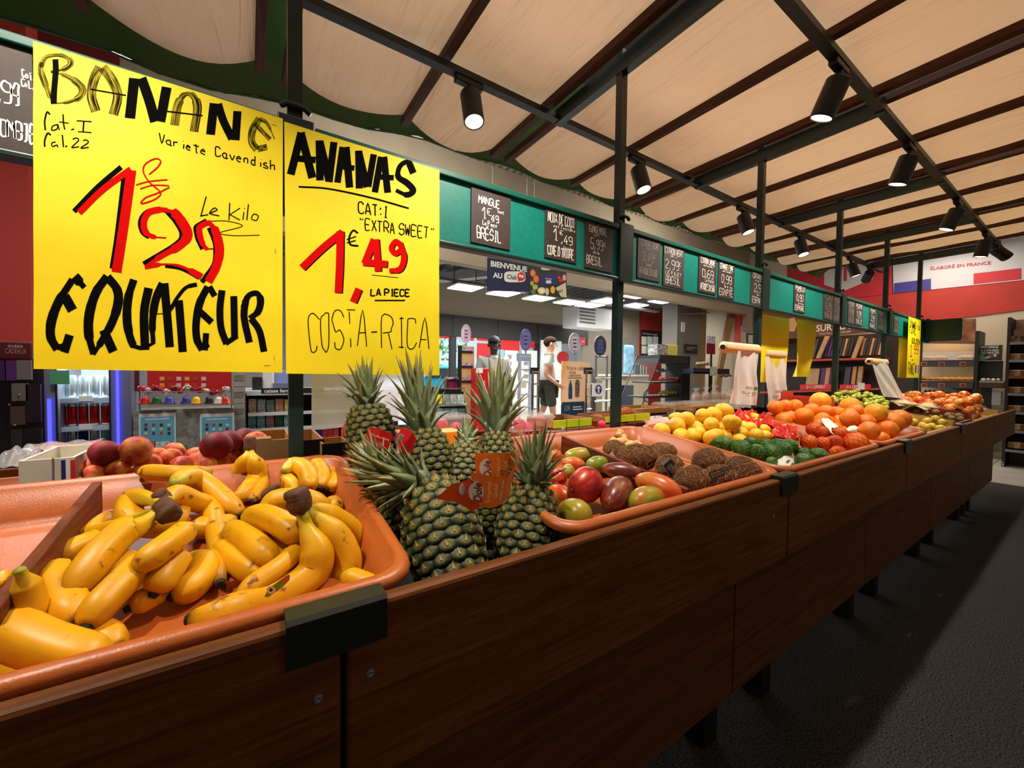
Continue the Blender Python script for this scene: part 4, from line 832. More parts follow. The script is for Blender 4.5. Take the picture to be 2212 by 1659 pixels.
# brand hang tags wrapped on the pineapples
TAGO = mat('orange card tag', (255, 128, 34), .4); TAGR = mat('red card tag', (222, 28, 22), .4); TAGW = mat('white tag print', (245, 240, 230), .4); TAGY = mat('yellow tag print', (255, 232, 150), .4); TAGN = mat('maroon tag print', (150, 16, 24), .4)
def card(parent, px, mt, name='tag', th=.0008):
    """bent card: list of (x, y, Y) corners in rows of two (top, bottom)"""
    top = [pat(a[0], a[1], a[2]) for a, b in px]; bot = [pat(b[0], b[1], b[2]) for a, b in px]; mb = MB()
    n = len(top)
    def V(off): return [p+off for p in top]+[p+off for p in bot]
    f = [(i, n+i, n+i+1, i+1) for i in range(n-1)]
    mb.add(V(Vector((0, 0, 0))), f); mb.add(V(Vector((.0002, th, 0))), [tuple(reversed(q)) for q in f])
    return obj(name, mb, mt, parent)
def plane_of(a, b, d):
    """writing frame on a card: origin a, baseline towards b, up towards d (pixel + Y triples)"""
    A, B, D = pat(*a), pat(*b), pat(*d); return A, (B-A), (D-A)
def print_on(parent, text, a, b, d, mt, name, lift=.0012, bold=0.0):
    A, u, v = plane_of(a, b, d); n = u.cross(v).normalized(); n = n if n.y < 0 else -n
    return type_(text, A+n*lift, u, v, 1, 1, (0, 0, 0), mt, parent, name, bold=bold)
def drop(parent, c, rx, ry, Y, mt, name, lift, pointed=True, rot=0):
    pts = []
    for i in range(28):
        a = 2*math.pi*i/28; q = 1
        x, y = math.cos(a)*rx, math.sin(a)*ry
        if pointed and a > math.pi: y *= 1.0; x *= 1-.55*abs(math.sin(a))**3
        x, y = x*math.cos(rot)-y*math.sin(rot), x*math.sin(rot)+y*math.cos(rot)
        pts.append(pat(c[0]+x, c[1]+y, Y-lift))
    return obj(name, MB().add(pts, [tuple(range(28))]), mt, parent)
g1 = card(pk, [((1115, 675, .775), (1125, 880, .775)), ((1300, 672, .770), (1300, 885, .770)), ((1450, 672, .775), (1430, 890, .775)), ((1478, 690, .80), (1470, 905, .80))], TAGO, 'orange_tag')
drop(g1, (1208, 790), 58, 72, .7735, TAGW, 'logo_drop', .002); print_on(g1, 'Dole', (1240, 862, .7735), (1240, 732, .7735), (1180, 862, .7735), TAGN, 'logo_lettering', .004, .02)
drop(g1, (1204, 803), 13, 13, .7735, TAGY, 'logo_sun', .005, False)
print_on(g1, 'Tropical', (1325, 868, .770), (1320, 712, .770), (1285, 868, .770), TAGY, 'tag_lettering', .003); print_on(g1, 'Gold', (1378, 850, .772), (1374, 740, .772), (1342, 850, .772), TAGY, 'tag_lettering', .003)
g2 = card(pr, [((1075, 832, 0.6580), (1165, 1118, 0.6580)), ((1260, 862, 0.6520), (1270, 1118, 0.6520)), ((1385, 862, 0.6560), (1350, 1080, 0.6560)), ((1435, 790, 0.6830), (1400, 1010, 0.6830))], TAGO, 'orange_tag')
g3 = card(pr, [((810, 1030, 0.6730), (812, 1050, 0.6730)), ((930, 930, 0.6660), (960, 1075, 0.6660)), ((1060, 890, 0.6620), (1098, 1148, 0.6620)), ((1075, 870, 0.6605), (1160, 1110, 0.6605))], mat('orange card strap', (232, 84, 24), .4), 'orange_tag')
drop(g2, (1125, 985), 62, 85, 0.6550, TAGW, 'logo_drop', .003); print_on(g2, 'Dole', (1165, 1068, 0.6550), (1165, 915, 0.6550), (1095, 1058, 0.6550), TAGN, 'logo_lettering', .005, .02)
drop(g2, (1118, 1000), 14, 14, 0.6550, TAGY, 'logo_sun', .006, False)
print_on(g2, 'Tropical', (1240, 1082, 0.6520), (1252, 908, 0.6520), (1198, 1080, 0.6520), TAGY, 'tag_lettering', .003, .01); print_on(g2, 'Gold', (1290, 1038, 0.6520), (1300, 930, 0.6520), (1252, 1035, 0.6520), TAGY, 'tag_lettering', .003, .01)
print_on(g2, 'PINEAPPLE  ANANAS', (1325, 1050, 0.6545), (1350, 890, 0.6545), (1308, 1048, 0.6545), TAGW, 'tag_lettering', .003)
drop(g3, (1012, 965), 26, 50, 0.6640, TAGW, 'logo_drop', .003); print_on(g3, 'Dole', (1030, 1000, 0.6640), (1030, 930, 0.6640), (1000, 1000, 0.6640), TAGN, 'logo_lettering', .005)
g4 = card(pq, [((255, 458, .94), (195, 640, .94)), ((350, 485, .935), (300, 650, .935)), ((448, 520, .94), (415, 650, .94))], TAGR, 'red_tag')
print_on(g4, 'ANANAS  PINEAPPLE', (415, 560, .935), (265, 510, .935), (412, 576, .935), TAGW, 'tag_lettering', .004); print_on(g4, 'Dole', (350, 600, .935), (280, 580, .935), (345, 625, .935), TAGW, 'tag_lettering', .004)
card(pq, [((195, 640, .94), (90, 738, .94)), ((240, 640, .94), (165, 752, .94))], TAGO, 'orange_tag')
g5 = card(pb, [((525, 458, .885), (462, 570, .885)), ((610, 505, .88), (520, 650, .88)), ((640, 560, .885), (580, 720, .885))], TAGR, 'red_tag')
g6 = card(g5, [((505, 515, .878), (472, 590, .878)), ((540, 530, .878), (500, 608, .878))], TAGW, 'barcode_label')
for i in range(7): print_w = card(g5, [((508+4.6*i, 519+2*i, .8765), (477+4*i, 588+2.4*i, .8765)), ((508+4.6*i+1.2+i % 3*.6, 520+2*i, .8765), (477+4*i+1.2+i % 3*.6, 589+2.4*i, .8765))], INK, 'barcode_line')
# ================================================================ MANGOES, COCONUTS, GINGER
def skin(name, stops, scale=1.1, rough=.32, sp=None, bump=0, axis=None):
    if name in MT: return MT[name]
    m_ = mat(name, stops[0][1], rough, spec=.5); tc = N(m_, 'ShaderNodeTexCoord'); oi = N(m_, 'ShaderNodeObjectInfo'); ad = N(m_, 'ShaderNodeVectorMath', operation='ADD'); mu = N(m_, 'ShaderNodeMath', operation='MULTIPLY'); LK(m_, oi.outputs['Random'], mu.inputs[0]); mu.inputs[1].default_value = 37.0
    LK(m_, tc.outputs['Object'], ad.inputs[0]); LK(m_, mu.outputs[0], ad.inputs[1])
    n1 = N(m_, 'ShaderNodeTexNoise', Scale=scale, Detail=2.0); LK(m_, ad.outputs[0], n1.inputs['Vector']); c = ramp(m_, n1.outputs['Fac'], stops)
    n2 = N(m_, 'ShaderNodeTexNoise', Scale=18.0, Detail=2.0); LK(m_, ad.outputs[0], n2.inputs['Vector'])
    if sp: c = mixc(m_, ramp(m_, n2.outputs['Fac'], [(.64, (0, 0, 0)), (.7, (1, 1, 1))]), c, sp)
    LK(m_, c, bsdf(m_).inputs['Base Color'])
    if bump:
        n3 = N(m_, 'ShaderNodeTexNoise', Scale=26.0, Detail=2.0); LK(m_, tc.outputs['Object'], n3.inputs['Vector']); bp = N(m_, 'ShaderNodeBump', Strength=bump, Distance=.04); LK(m_, n3.outputs['Fac'], bp.inputs['Height']); LK(m_, bp.outputs[0], bsdf(m_).inputs['Normal'])
    return m_
MRED = skin('red mango skin', [(.3, (120, 14, 18)), (.55, (176, 24, 24)), (.72, (200, 84, 36))], sp=(206, 120, 60)); MMAR = skin('maroon mango skin', [(.3, (82, 26, 22)), (.55, (122, 44, 34)), (.74, (136, 104, 44))], sp=(170, 120, 70))
MGRN = skin('green mango skin', [(.32, (92, 110, 26)), (.5, (148, 146, 38)), (.66, (186, 96, 44))], .9, sp=(160, 150, 60)); MYEL = skin('olive mango skin', [(.3, (136, 122, 24)), (.6, (160, 146, 36)), (.75, (170, 120, 50))], sp=(190, 170, 80))
MORG = skin('orange red mango skin', [(.3, (190, 50, 26)), (.5, (206, 92, 40)), (.72, (178, 140, 50))], sp=(220, 150, 80))
STEM = mat('fruit stem', (70, 50, 28), .8)
PROTO = {}
def proto_mesh(name, mb, mats, smooth=True):
    me = bpy.data.meshes.new(name); me.from_pydata(mb.v, [], mb.f)
    for q in (mats if isinstance(mats, (list, tuple)) else [mats]): me.materials.append(q)
    me.polygons.foreach_set('material_index', mb.mi); me.polygons.foreach_set('use_smooth', [smooth]*len(me.polygons)); me.update(); return me
def mango_mb():
    mb = MB(); pr = []
    for i in range(17):
        a = math.pi*i/16; z = -math.cos(a); r = math.sin(a)*(1-.12*z); pr.append((max(r, .004), z))
    mb.lathe(pr, 22, None, 0, lambda v: Vector((v.x*(1.0), v.y*.9, v.z+.10*v.x*(1 if v.z > 0 else .4)))); return mb
def ball_mb(dim=.05, ax=1.0, seg=20, nip=0):
    mb = MB(); pr = []
    for i in range(17):
        a = math.pi*i/16; z = -math.cos(a)*ax; r = math.sin(a)
        if i > 13: z -= dim*(1-((16-i)/3))**1
        if nip and i > 13: z += nip*(i-13)/3; r *= 1-.15*(i-13)/3
        pr.append((max(r, .004), z))
    mb.lathe(pr, seg); return mb
MESH = {}
def frame_dir(x, y, ang, l=3):
    """direction lying on the tray plane that reads as angle ang (degrees, counter-clockwise) in the photo"""
    a = math.radians(ang); d = T(x+l*math.cos(a), y-l*math.sin(a), .03)-T(x, y, .03); return d.normalized()
def rest(x, y, bpx, lift=0, Tf=None):
    Tf = Tf or T; r = .03
    for _ in range(4):
        p = Tf(x, y, r+lift); r = bpx*depth(p)/F_PX*math.sqrt(cosang(x, y))
    return Tf(x, y, r+lift), r
def fruit(mesh, name, x, y, apx, bpx, ang, label, cat_, group, lift=0, Tf=None, tilt=0, stem=None, mat_=None, minr=None):
    p, r = rest(x, y, bpx, lift, Tf)
    a = apx*depth(p)/F_PX*math.sqrt(cosang(x, y))
    if ang is None: d = Vector((R.uniform(-1, 1), R.uniform(-1, 1), R.uniform(-.2, 1))).normalized()
    else: d = (frame_dir(x, y, ang)+Vector((0, 0, tilt))).normalized()
    o = bpy.data.objects.new(name, mesh); COL.objects.link(o); o.location = p
    q = Vector((0, 0, 1)).rotation_difference(d).to_matrix().to_4x4() @ Matrix.Rotation(R.uniform(0, 6.28), 4, 'Z')
    o.matrix_world = Matrix.Translation(p) @ q @ Matrix.Diagonal((r, r, a, 1))
    if mat_: o.material_slots[0].link = 'OBJECT'; o.material_slots[0].material = mat_
    tag(o, label, cat_, group)
    if stem:
        s = bpy.data.objects.new('stem', stem); COL.objects.link(s); s.parent = o
    return o
mango = proto_mesh('mango', mango_mb(), MRED); mstem = proto_mesh('stem', MB().tube([(0, 0, .97), (.02, 0, 1.06), (.05, .02, 1.13)], [.09, .07, .05], 8), STEM)
def fm(x, y, a, b, ang, mt, label, lift=0, tilt=0, stem=True):
    px, py = z7(x, y); fruit(mango, 'mango', px, py, a*1.1/3.749, b/3.749, ang, label, 'mango', 'mangoes in the middle tray', lift, None, tilt, mstem if stem else None, mt)
fm(415, 935, 150, 130, 150, MYEL, 'olive yellow mango at the front left corner of its tray')
fm(500, 705, 160, 148, 200, MRED, 'bright red mango standing out in the middle of the group', .012)
fm(755, 775, 205, 138, 235, MMAR, 'dark maroon mango with its stem pointing to the tray front', 0)
fm(1010, 825, 196, 130, 14, MGRN, 'green mango with a red cheek, front right of the group', 0)
fm(1090, 722, 190, 116, 160, MORG, 'long orange red mango behind the green and red one', .022)
fm(800, 590, 150, 76, 170, MMAR, 'small reddish mango behind the maroon one', .028)
fm(615, 537, 125, 72, 10, skin('lime green mango skin', [(.3, (96, 116, 22)), (.7, (140, 148, 36))], sp=(180, 180, 70)), 'yellow green mango at the back with no blush', .01)
fm(470, 462, 158, 66, 8, MGRN, 'pink and green mango furthest back in its tray', .012)
fm(300, 775, 115, 76, 150, MORG, 'red and green mango half behind the right pineapple', 0)
fm(285, 640, 90, 78, 100, MRED, 'dark red mango behind the right pineapple crown', .01)
fm(365, 590, 80, 60, 70, MYEL, 'yellow mango wedge beside the right pineapple crown', .02)
fm(410, 530, 90, 60, 0, MORG, 'orange mango hidden between the red one and the furthest one', 0)
fm(268, 465, 60, 50, 20, MORG, 'orange mango at the back left, peeping past the pineapple leaves', 0)
obj_scrap = obj('paper_scrap', MB().add([T(*z7(*p), .004) for p in ((555, 1045), (570, 995), (590, 992), (628, 1018))]+[T(*z7(*p), .002) for p in ((555, 1045), (570, 995), (590, 992), (628, 1018))], [(0, 1, 2, 3), (7, 6, 5, 4), (0, 4, 5, 1), (1, 5, 6, 2), (2, 6, 7, 3), (3, 7, 4, 0)]), WHITE); tag(obj_scrap, 'tiny white paper scrap on the tray beside the olive mango', 'paper scrap')
# coconuts: husk fibres as fine loose strands over a shaggy ball
def coco_mat():
    m_ = mat('coconut husk', (96, 56, 28), .9); tc = N(m_, 'ShaderNodeTexCoord'); mp = N(m_, 'ShaderNodeMapping'); mp.inputs['Scale'].default_value = (9, 9, 1.3); LK(m_, tc.outputs['Object'], mp.inputs[0])
    n1 = N(m_, 'ShaderNodeTexNoise', Scale=3.0, Detail=5.0, Distortion=1.5); LK(m_, mp.outputs[0], n1.inputs['Vector']); LK(m_, ramp(m_, n1.outputs['Fac'], [(.32, (70, 38, 18)), (.5, (146, 90, 46)), (.68, (208, 150, 92))]), bsdf(m_).inputs['Base Color'])
    bp = N(m_, 'ShaderNodeBump', Strength=1.0, Distance=.09); LK(m_, n1.outputs['Fac'], bp.inputs['Height']); LK(m_, bp.outputs[0], bsdf(m_).inputs['Normal']); return m_
COCO = coco_mat(); FIB = mat('coconut fibre', (186, 130, 76), .9)
def coco_mesh(seed):
    rg = random.Random(seed); mb = ball_mb(.0, 1.0, 26); mb.v = [tuple(Vector(v)*(1+.035*math.sin(7*v[0]+seed)*math.sin(5*v[1])+rg.uniform(-.015, .015))) for v in mb.v]
    for i in range(190):
        d = Vector((rg.gauss(0, 1), rg.gauss(0, 1), rg.gauss(0, .8))).normalized(); t = Vector((-d.y, d.x, rg.uniform(-1.2, 1.2))).normalized(); P = []
        for k in range(4): P.append((d*(1.0+.05*k*rg.uniform(.2, 1))+t*(k-1.5)*.16).normalized()*(1.01+.025*(k % 2)+(.07*rg.random() if k == 3 else 0)))
        mb.tube(P, [.017, .017, .014, .005], 3, 1, False)
    return proto_mesh('coconut', mb, [COCO, FIB])
CM = [coco_mesh(i) for i in range(3)]
def fc(x, y, a, b, ang, label, i=0, lift=0):
    px, py = z7(x, y); return fruit(CM[i % 3], 'coconut', px, py, a*1.16/3.749, b*1.18/3.749, ang, label, 'coconut', 'coconuts beside the mangoes', lift)
c1 = fc(735, 415, 78, 68, 0, 'coconut at the back left with a big white label', 0)
c2 = fc(930, 492, 165, 98, 0, 'bare coconut lying on its side behind the divider', 1)
c3 = fc(1130, 440, 112, 66, 0, 'coconut at the back with a small curved white label', 2)
c4 = fc(1190, 570, 120, 100, 30, 'coconut with a blue and white label in the middle of the group', 0)
c5 = fc(1365, 672, 158, 108, 15, 'round coconut at the front with swirling fibres and no label', 1, .0)
c6 = fc(1505, 515, 160, 92, 10, 'shaggy coconut behind the dark blue label', 2)
c7 = fc(1590, 640, 130, 92, 0, 'coconut carrying the dark blue label', 0)
c8 = fc(1815, 585, 138, 108, -20, 'dark coconut at the right end with loose hair', 1)
def on_fruit(parent, px_poly, Y, mt, name, lift=0):
    mb = MB().add([at(*z7(*p), Y-lift) for p in px_poly], [tuple(range(len(px_poly)))])
    o = obj(name, mb, mt); inv = parent.matrix_world.inverted(); o.parent = parent; o.matrix_parent_inverse = inv; return o
LBLB = mat('dark blue label', (16, 52, 74), .4); LBLW = mat('white label', (220, 216, 206), .5)
def cl(parent, poly, mt, name='label', lift=0):
    cy = sum(p[1] for p in poly)/len(poly); cx_ = sum(p[0] for p in poly)/len(poly)
    w_ = parent.matrix_world.translation; rr_ = parent.scale.x
    Y = w_.y-parent.matrix_world.to_scale().x*1.02
    return on_fruit(parent, poly, Y+.012, mt, name, lift), Y+.012
def lbl_text(parent, text, a, b, d, Y, mt, lift=.001):
    A, B, D = at(*z7(*a), Y-lift), at(*z7(*b), Y-lift), at(*z7(*d), Y-lift); o = type_(text, A, B-A, D-A, 1, 1, (0, 0, 0), mt, None, 'label_text')
    o.parent = parent; o.matrix_parent_inverse = parent.matrix_world.inverted(); return o
bpy.context.view_layer.update()
_, Y_ = cl(c7, [(1500, 618), (1515, 600), (1685, 545), (1708, 595), (1700, 612), (1535, 690)], LBLB)
lbl_text(c7, 'Emballage 100% bio\n& Compostable', (1535, 650), (1690, 590), (1520, 610), Y_, LBLW); lbl_text(c7, 'Avec de vrai', (1580, 662), (1650, 634), (1575, 648), Y_, YELP)
_, Y_ = cl(c1, [(693, 460), (745, 400), (790, 368), (855, 405), (800, 430), (745, 487)], LBLW); cl(c1, [(790, 366), (815, 372), (870, 400), (852, 414), (795, 380)], LBLB, 'label', .001); lbl_text(c1, '00%\nbio', (735, 452), (800, 405), (722, 430), Y_, INK)
_, Y_ = cl(c4, [(1118, 525), (1180, 475), (1255, 560), (1200, 632)], LBLB); cl(c4, [(1118, 525), (1180, 475), (1195, 492), (1135, 545)], LBLW, 'label', .001); lbl_text(c4, '100% bio', (1160, 560), (1215, 620), (1195, 525), Y_, LBLW)
_, Y_ = cl(c3, [(1160, 390), (1190, 380), (1235, 410), (1252, 470), (1205, 470)], LBLW); lbl_text(c3, 'bio', (1195, 440), (1235, 430), (1190, 410), Y_, mat('grey print', (90, 90, 90), .5))
# ginger
GING = mat('ginger skin', (206, 164, 104), .7, noise=.15, scale=60, bump=.4, bscale=160)
def ginger(paths, label):
    mb = MB()
    for pts, r in paths:
        P = cat([T(*z7(x, y), h) for x, y, h in pts], 5); n = len(P)
        mb.tube(P, [r*(1 if 0 < i < n-1 else .55)*(1+.22*math.sin(i*1.7+len(pts))) for i in range(n)], 10)
    tag(obj('ginger_root', mb, GING, smooth=True), label, 'ginger', 'ginger roots behind the coconuts')
ginger([([(690, 355, .02), (760, 350, .022), (850, 355, .02)], .016), ([(770, 262, .06), (800, 300, .04), (830, 360, .02)], .014), ([(755, 290, .05), (790, 300, .045)], .011), ([(670, 345, .02), (700, 355, .02)], .010)], 'branched ginger root with a knob sticking up at the back')
ginger([([(1090, 358, .02), (1180, 385, .02), (1300, 435, .02), (1400, 468, .016)], .014), ([(1300, 435, .02), (1370, 470, .015)], .014)], 'long ginger root lying against the tray side right of the coconuts')
ginger([([(830, 385, .018), (900, 370, .018), (960, 390, .016)], .014), ([(900, 370, .02), (930, 355, .03)], .010)], 'ginger root lying behind the bare coconut')
tag(obj('tray_liner', MB().box((0, 0, 0), (.001, .001, .001)), TERRA), 'x', 'x') if False else None
# ================================================================ CITRUS
def citrus(name, c1, c2, rough=.35, bump=.25): return skin(name, [(.35, c1), (.65, c2)], 1.4, rough, None, bump)
LEM = citrus('lemon skin', (236, 176, 8), (246, 200, 20)); ORA = citrus('orange skin', (232, 116, 8), (242, 138, 14)); GRF = citrus('pale orange skin', (246, 160, 16), (250, 184, 40)); LIM = citrus('lime skin', (20, 66, 14), (70, 122, 36))
lemon = proto_mesh('lemon', ball_mb(0, 1.0, 20, .16), LEM); orange = proto_mesh('orange', ball_mb(.06, .97, 22), ORA); lime = proto_mesh('lime', ball_mb(0, 1.0, 18, .06), LIM)
navel = proto_mesh('stem', MB().lathe([(.06, .90), (.055, .925), (.02, .93), (.004, .92)], 9), mat('green calyx', (84, 84, 34), .8))
LL = [(130, 250, 0), (90, 292, 1), (172, 312, 1), (236, 270, 2), (310, 320, 1), (240, 338, 0), (338, 222, 4), (300, 242, 3), (368, 262, 3), (358, 302, 2), (452, 308, 2), (440, 262, 3), (555, 300, 2), (415, 354, 0), (575, 346, 1), (650, 312, 1), (652, 352, 0), (482, 376, 0), (60, 322, 0), (125, 335, 0), (505, 345, 0), (392, 330, 1), (620, 275, 2), (500, 285, 2), (755, 372, 0), (280, 350, 0), (340, 352, 0), (190, 345, 0), (210, 300, 0), (520, 250, 2), (590, 245, 2)]
for i, (x, y, k) in enumerate(LL):
    px, py = z8(x, y); b = (53 if i != 24 else 42)*(1-.0003*x)/2.836
    lab = {0: 'lemon at the back left top of the lemon pile', 6: 'lemon on top of the pile beside the red bag, furthest back', 10: 'large lemon in the middle front of the pile', 24: 'lone lemon between the red bag and the netted limes', 4: 'lemon at the front of the pile above the lime nets', 1: 'lemon at the far left end of the lemon pile'}.get(i, 'loose lemon within the yellow pile behind the limes')
    fruit(lemon, 'lemon', px, py, b*1.2, b, R.uniform(0, 180), lab, 'lemon', 'lemons in their tray', .011*k, None, R.uniform(-.3, .5))
NETG = mat('green fruit net', (84, 138, 44), .5); NETR = mat('red fruit net', (206, 30, 22), .5)
def netted(name, pts, mesh, label, cat_, netm, group, k=1.0):
    """a net bag: the fruit inside are its parts, the net is a wire part over each"""
    P = []
    for x, y, b, h in pts:
        px, py = z8(x, y); p, r = rest(px, py, b/2.836, h); P.append((p, r*(1.1 if mesh is lime else 1)))
    t = thing(name, label, cat_, (P[0][0].x, P[0][0].y, zfloor(P[0][0].y)), group)
    for p, r in P:
        o = bpy.data.objects.new(mesh.name.split('.')[0], mesh); COL.objects.link(o); o.parent = t; d = Vector((R.uniform(-1, 1), R.uniform(-1, 1), .3)).normalized()
        o.location = p-t.location; o.rotation_euler = d.to_track_quat('Z', 'Y').to_euler(); o.scale = (r, r, r*k)
    mb = MB()
    for p, r in P:
        q = Matrix.Translation(p) @ Vector((0, 0, 1)).rotation_difference(Vector((R.uniform(-1, 1), R.uniform(-1, 1), .2)).normalized()).to_matrix().to_4x4()
        for s_ in (1, -1):
            for j in range(9):
                mb.tube([q @ (Vector((math.cos(2*math.pi*j/9+s_*u*1.6)*math.sin(u), math.sin(2*math.pi*j/9+s_*u*1.6)*math.sin(u), math.cos(u)*k))*(r*1.02)) for u in [.15+i*2.85/12 for i in range(13)]], .0011, 3, 0, False)
    obj('net', mb, netm, t); return t
netted('lime_net', [(365, 388, 48, 0), (415, 398, 46, 0), (520, 424, 50, 0), (575, 392, 40, .02)], lime, 'green net of limes at the left, by the tray corner', 'net of limes', NETG, 'nets of limes', 1.15)
netted('lime_net', [(612, 447, 46, 0), (700, 452, 52, 0), (770, 430, 48, .015), (812, 405, 40, .03), (660, 405, 44, .02), (740, 400, 40, .025)], lime, 'bright green net of limes in the middle, piled highest', 'net of limes', NETG, 'nets of limes', 1.15)
netted('lime_net', [(900, 460, 46, 0), (985, 472, 54, 0), (905, 505, 56, 0)], lime, 'green net of limes at the right, nearest to the oranges in nets', 'net of limes', NETG, 'nets of limes', 1.15)
px, py = z8(700, 503); fruit(lime, 'lime', px, py, 16, 12, 10, 'loose lime at the front of the tray by the white label', 'lime', None)
mb = MB().grid(lambda u, v: (lambda q: (q.x, q.y, q.z+.012*math.sin(3.1*u)+.006*math.sin(7*v+3*u)))(T(*z8(735+115*u, 520+35*v-30*(1-v)*1.0), .012)), 8, 5)
o = tag(obj('net_label', mb, LBLW, smooth=True), 'crumpled white label with a dark swirl lying before the lime nets', 'label')
lw = MB()
for rr0 in (.25, .4): lw.ribbon([T(*z8(815+45*math.cos(a)*rr0*1.3, 508+38*math.sin(a)*rr0), .026) for a in [i*.35 for i in range(14)]], .0028, (-.4, -.6, .7))
s_ = obj('swirl_print', lw, mat('dark green print', (20, 60, 44), .5)); s_.parent = o; s_.location = s_.location-o.location
netted('orange_net', [(930, 385, 54, 0), (1012, 392, 48, 0), (962, 305, 50, .04), (1010, 320, 40, .05)], orange, 'red net of small oranges lying left with its bag flattened on top', 'net of oranges', NETR, 'red nets of oranges', .97)
netted('orange_net', [(1213, 392, 80, .0), (1108, 452, 52, 0), (1120, 330, 46, .05), (1090, 380, 46, .02)], orange, 'red net of oranges with a large one bulging at the tray front', 'net of oranges', NETR, 'red nets of oranges', .97)
OL = [(722, 182, 44, 3), (772, 190, 40, 3), (832, 172, 42, 3), (772, 232, 48, 1), (910, 236, 52, 2), (946, 204, 46, 3), (1005, 156, 60, 4), (1166, 172, 58, 4), (1050, 212, 44, 3), (1010, 245, 46, 2), (1350, 228, 64, 4), (1272, 258, 54, 3), (1182, 272, 56, 2), (1120, 212, 42, 3), (1215, 224, 46, 3), (1296, 312, 60, 2), (1448, 278, 68, 2), (1466, 326, 64, 1), (1575, 292, 66, 1), (1392, 360, 44, 0), (1322, 372, 42, 0), (1130, 250, 44, 2), (1095, 196, 40, 3), (1060, 270, 40, 1), (1150, 310, 40, 1), (1240, 320, 40, 0), (1370, 300, 44, 1), (1510, 300, 40, 0), (870, 205, 40, 2), (820, 230, 40, 1), (700, 232, 30, 1), (1200, 250, 40, 2), (1090, 240, 40, 2), (1330, 275, 44, 2), (1420, 240, 40, 1), (980, 275, 44, 1), (1030, 200, 44, 3), (1160, 235, 46, 3), (1260, 290, 46, 1), (1300, 240, 46, 3), (1400, 320, 44, 0), (1350, 335, 44, 0), (1500, 260, 44, 1), (1230, 350, 40, 0), (900, 260, 42, 1), (860, 240, 42, 1), (790, 215, 40, 2), (1080, 300, 42, 0), (950, 270, 42, 0), (1180, 330, 42, 0)]
SP = {6: 'large pale orange on top of the pile, left one', 7: 'large pale orange on top of the pile by the grape box', 10: 'large pale orange on top, right of the small red box', 18: 'orange furthest right at the front edge of the pile', 17: 'orange at the front rim, lower of the touching pair', 16: 'orange above the front pair at the right of the pile', 15: 'orange resting against the net tag at the front', 4: 'orange with its dark stem scar facing the aisle', 0: 'orange at the back left end of the pile under the plastic bag', 19: 'small orange low at the front between larger ones', 3: 'orange above the red crumpled bag at the left of the pile'}
for i, (x, y, b, k) in enumerate(OL):
    px, py = z8(x, y)
    fruit(orange, 'orange', px, py, b*1.07/2.836, b*1.07/2.836, None, SP.get(i, 'loose orange within the big pile'), 'orange', 'loose oranges in the big pile', .020*k, None, 0, navel, GRF if i in (6, 7, 10) else None)
def settle(names, k=1.0, n=60, fl=zfloor, y0=.60, y1=1.10, xr=None):
    """nudge touching fruit apart and keep it on the tray floor"""
    S = [[o, o.matrix_world.translation.copy(), o.matrix_world.to_scale()] for o in bpy.data.objects if o.parent is None and o.name.split('.')[0] in names and y0-.1 < o.location.y < y1+.12]
    S = [(o, p, (s_.x*.72+s_.z*.28)*k) for o, p, s_ in S]
    for _ in range(n):
        for i in range(len(S)):
            for j in range(i+1, len(S)):
                d = S[j][1]-S[i][1]; L = d.length; g = S[i][2]+S[j][2]-L
                if g > 0 and L > 1e-6:
                    q = d*(g*.5/L); q.y *= .8; S[i][1].__isub__(q); S[j][1].__iadd__(q)
        for o, p, r in S:
            p.y = min(max(p.y, y0+r), y1-r*.6); p.z = max(p.z, fl(p.y)+r*1.03)
            if xr: p.x = min(max(p.x, xr[0]+r), xr[1]-r)
    for o, p, r in S: mw = o.matrix_world.copy(); mw.translation = p; o.matrix_world = mw
bpy.context.view_layer.update()
settle(('orange',), 1.01, xr=(2.43, 3.10)); settle(('lemon',), 1.06, xr=(1.45, 2.34)); settle(('coconut',), .9, 40, xr=(.55, 1.355))
bpy.context.view_layer.update()
# red plastic net bags lying crumpled
REDF = mat('glossy red film', (190, 12, 16), .12, spec=.8, noise=.35, scale=30)
def crumple(cx_, cy_, w_, h_, label, seed, hh=.05, up=.03):
    rg = random.Random(seed); ph = [rg.uniform(0, 6) for _ in range(6)]
    def fn(u, v):
        q = T(*z8(cx_+w_*(u-.5), cy_+h_*(v-.5)+.12*h_*math.sin(6*u+ph[0])), up); e = (math.sin(math.pi*u)*math.sin(math.pi*v))**.5
        return (q.x, min(q.y, 1.12), q.z+hh*e*(.6+.25*math.sin(9*u+ph[1])*math.sin(8*v+ph[2])+.22*math.sin(21*u+13*v+ph[3])+.12*math.sin(31*v-17*u+ph[4])))
    mb = MB().grid(fn, 26, 20); n = len(mb.v); mb.v += [(x, y, z-.006) for x, y, z in mb.v]; mb.uv *= 2; mb.f += [tuple(i+n for i in reversed(f)) for f in mb.f]; mb.mi *= 2
    tag(obj('plastic_net_bag', mb, REDF), label, 'plastic bag', 'red crumpled bags on the citrus')
crumple(510, 222, 190, 85, 'red crumpled plastic bag on top of the lemons, furthest back', 3, .045, .07)
crumple(655, 252, 120, 56, 'red crumpled plastic bag between the lemons and the oranges', 4, .035, .07)
crumple(785, 318, 170, 78, 'dark red crumpled plastic bag nearest to the lime nets', 5, .035, .055)
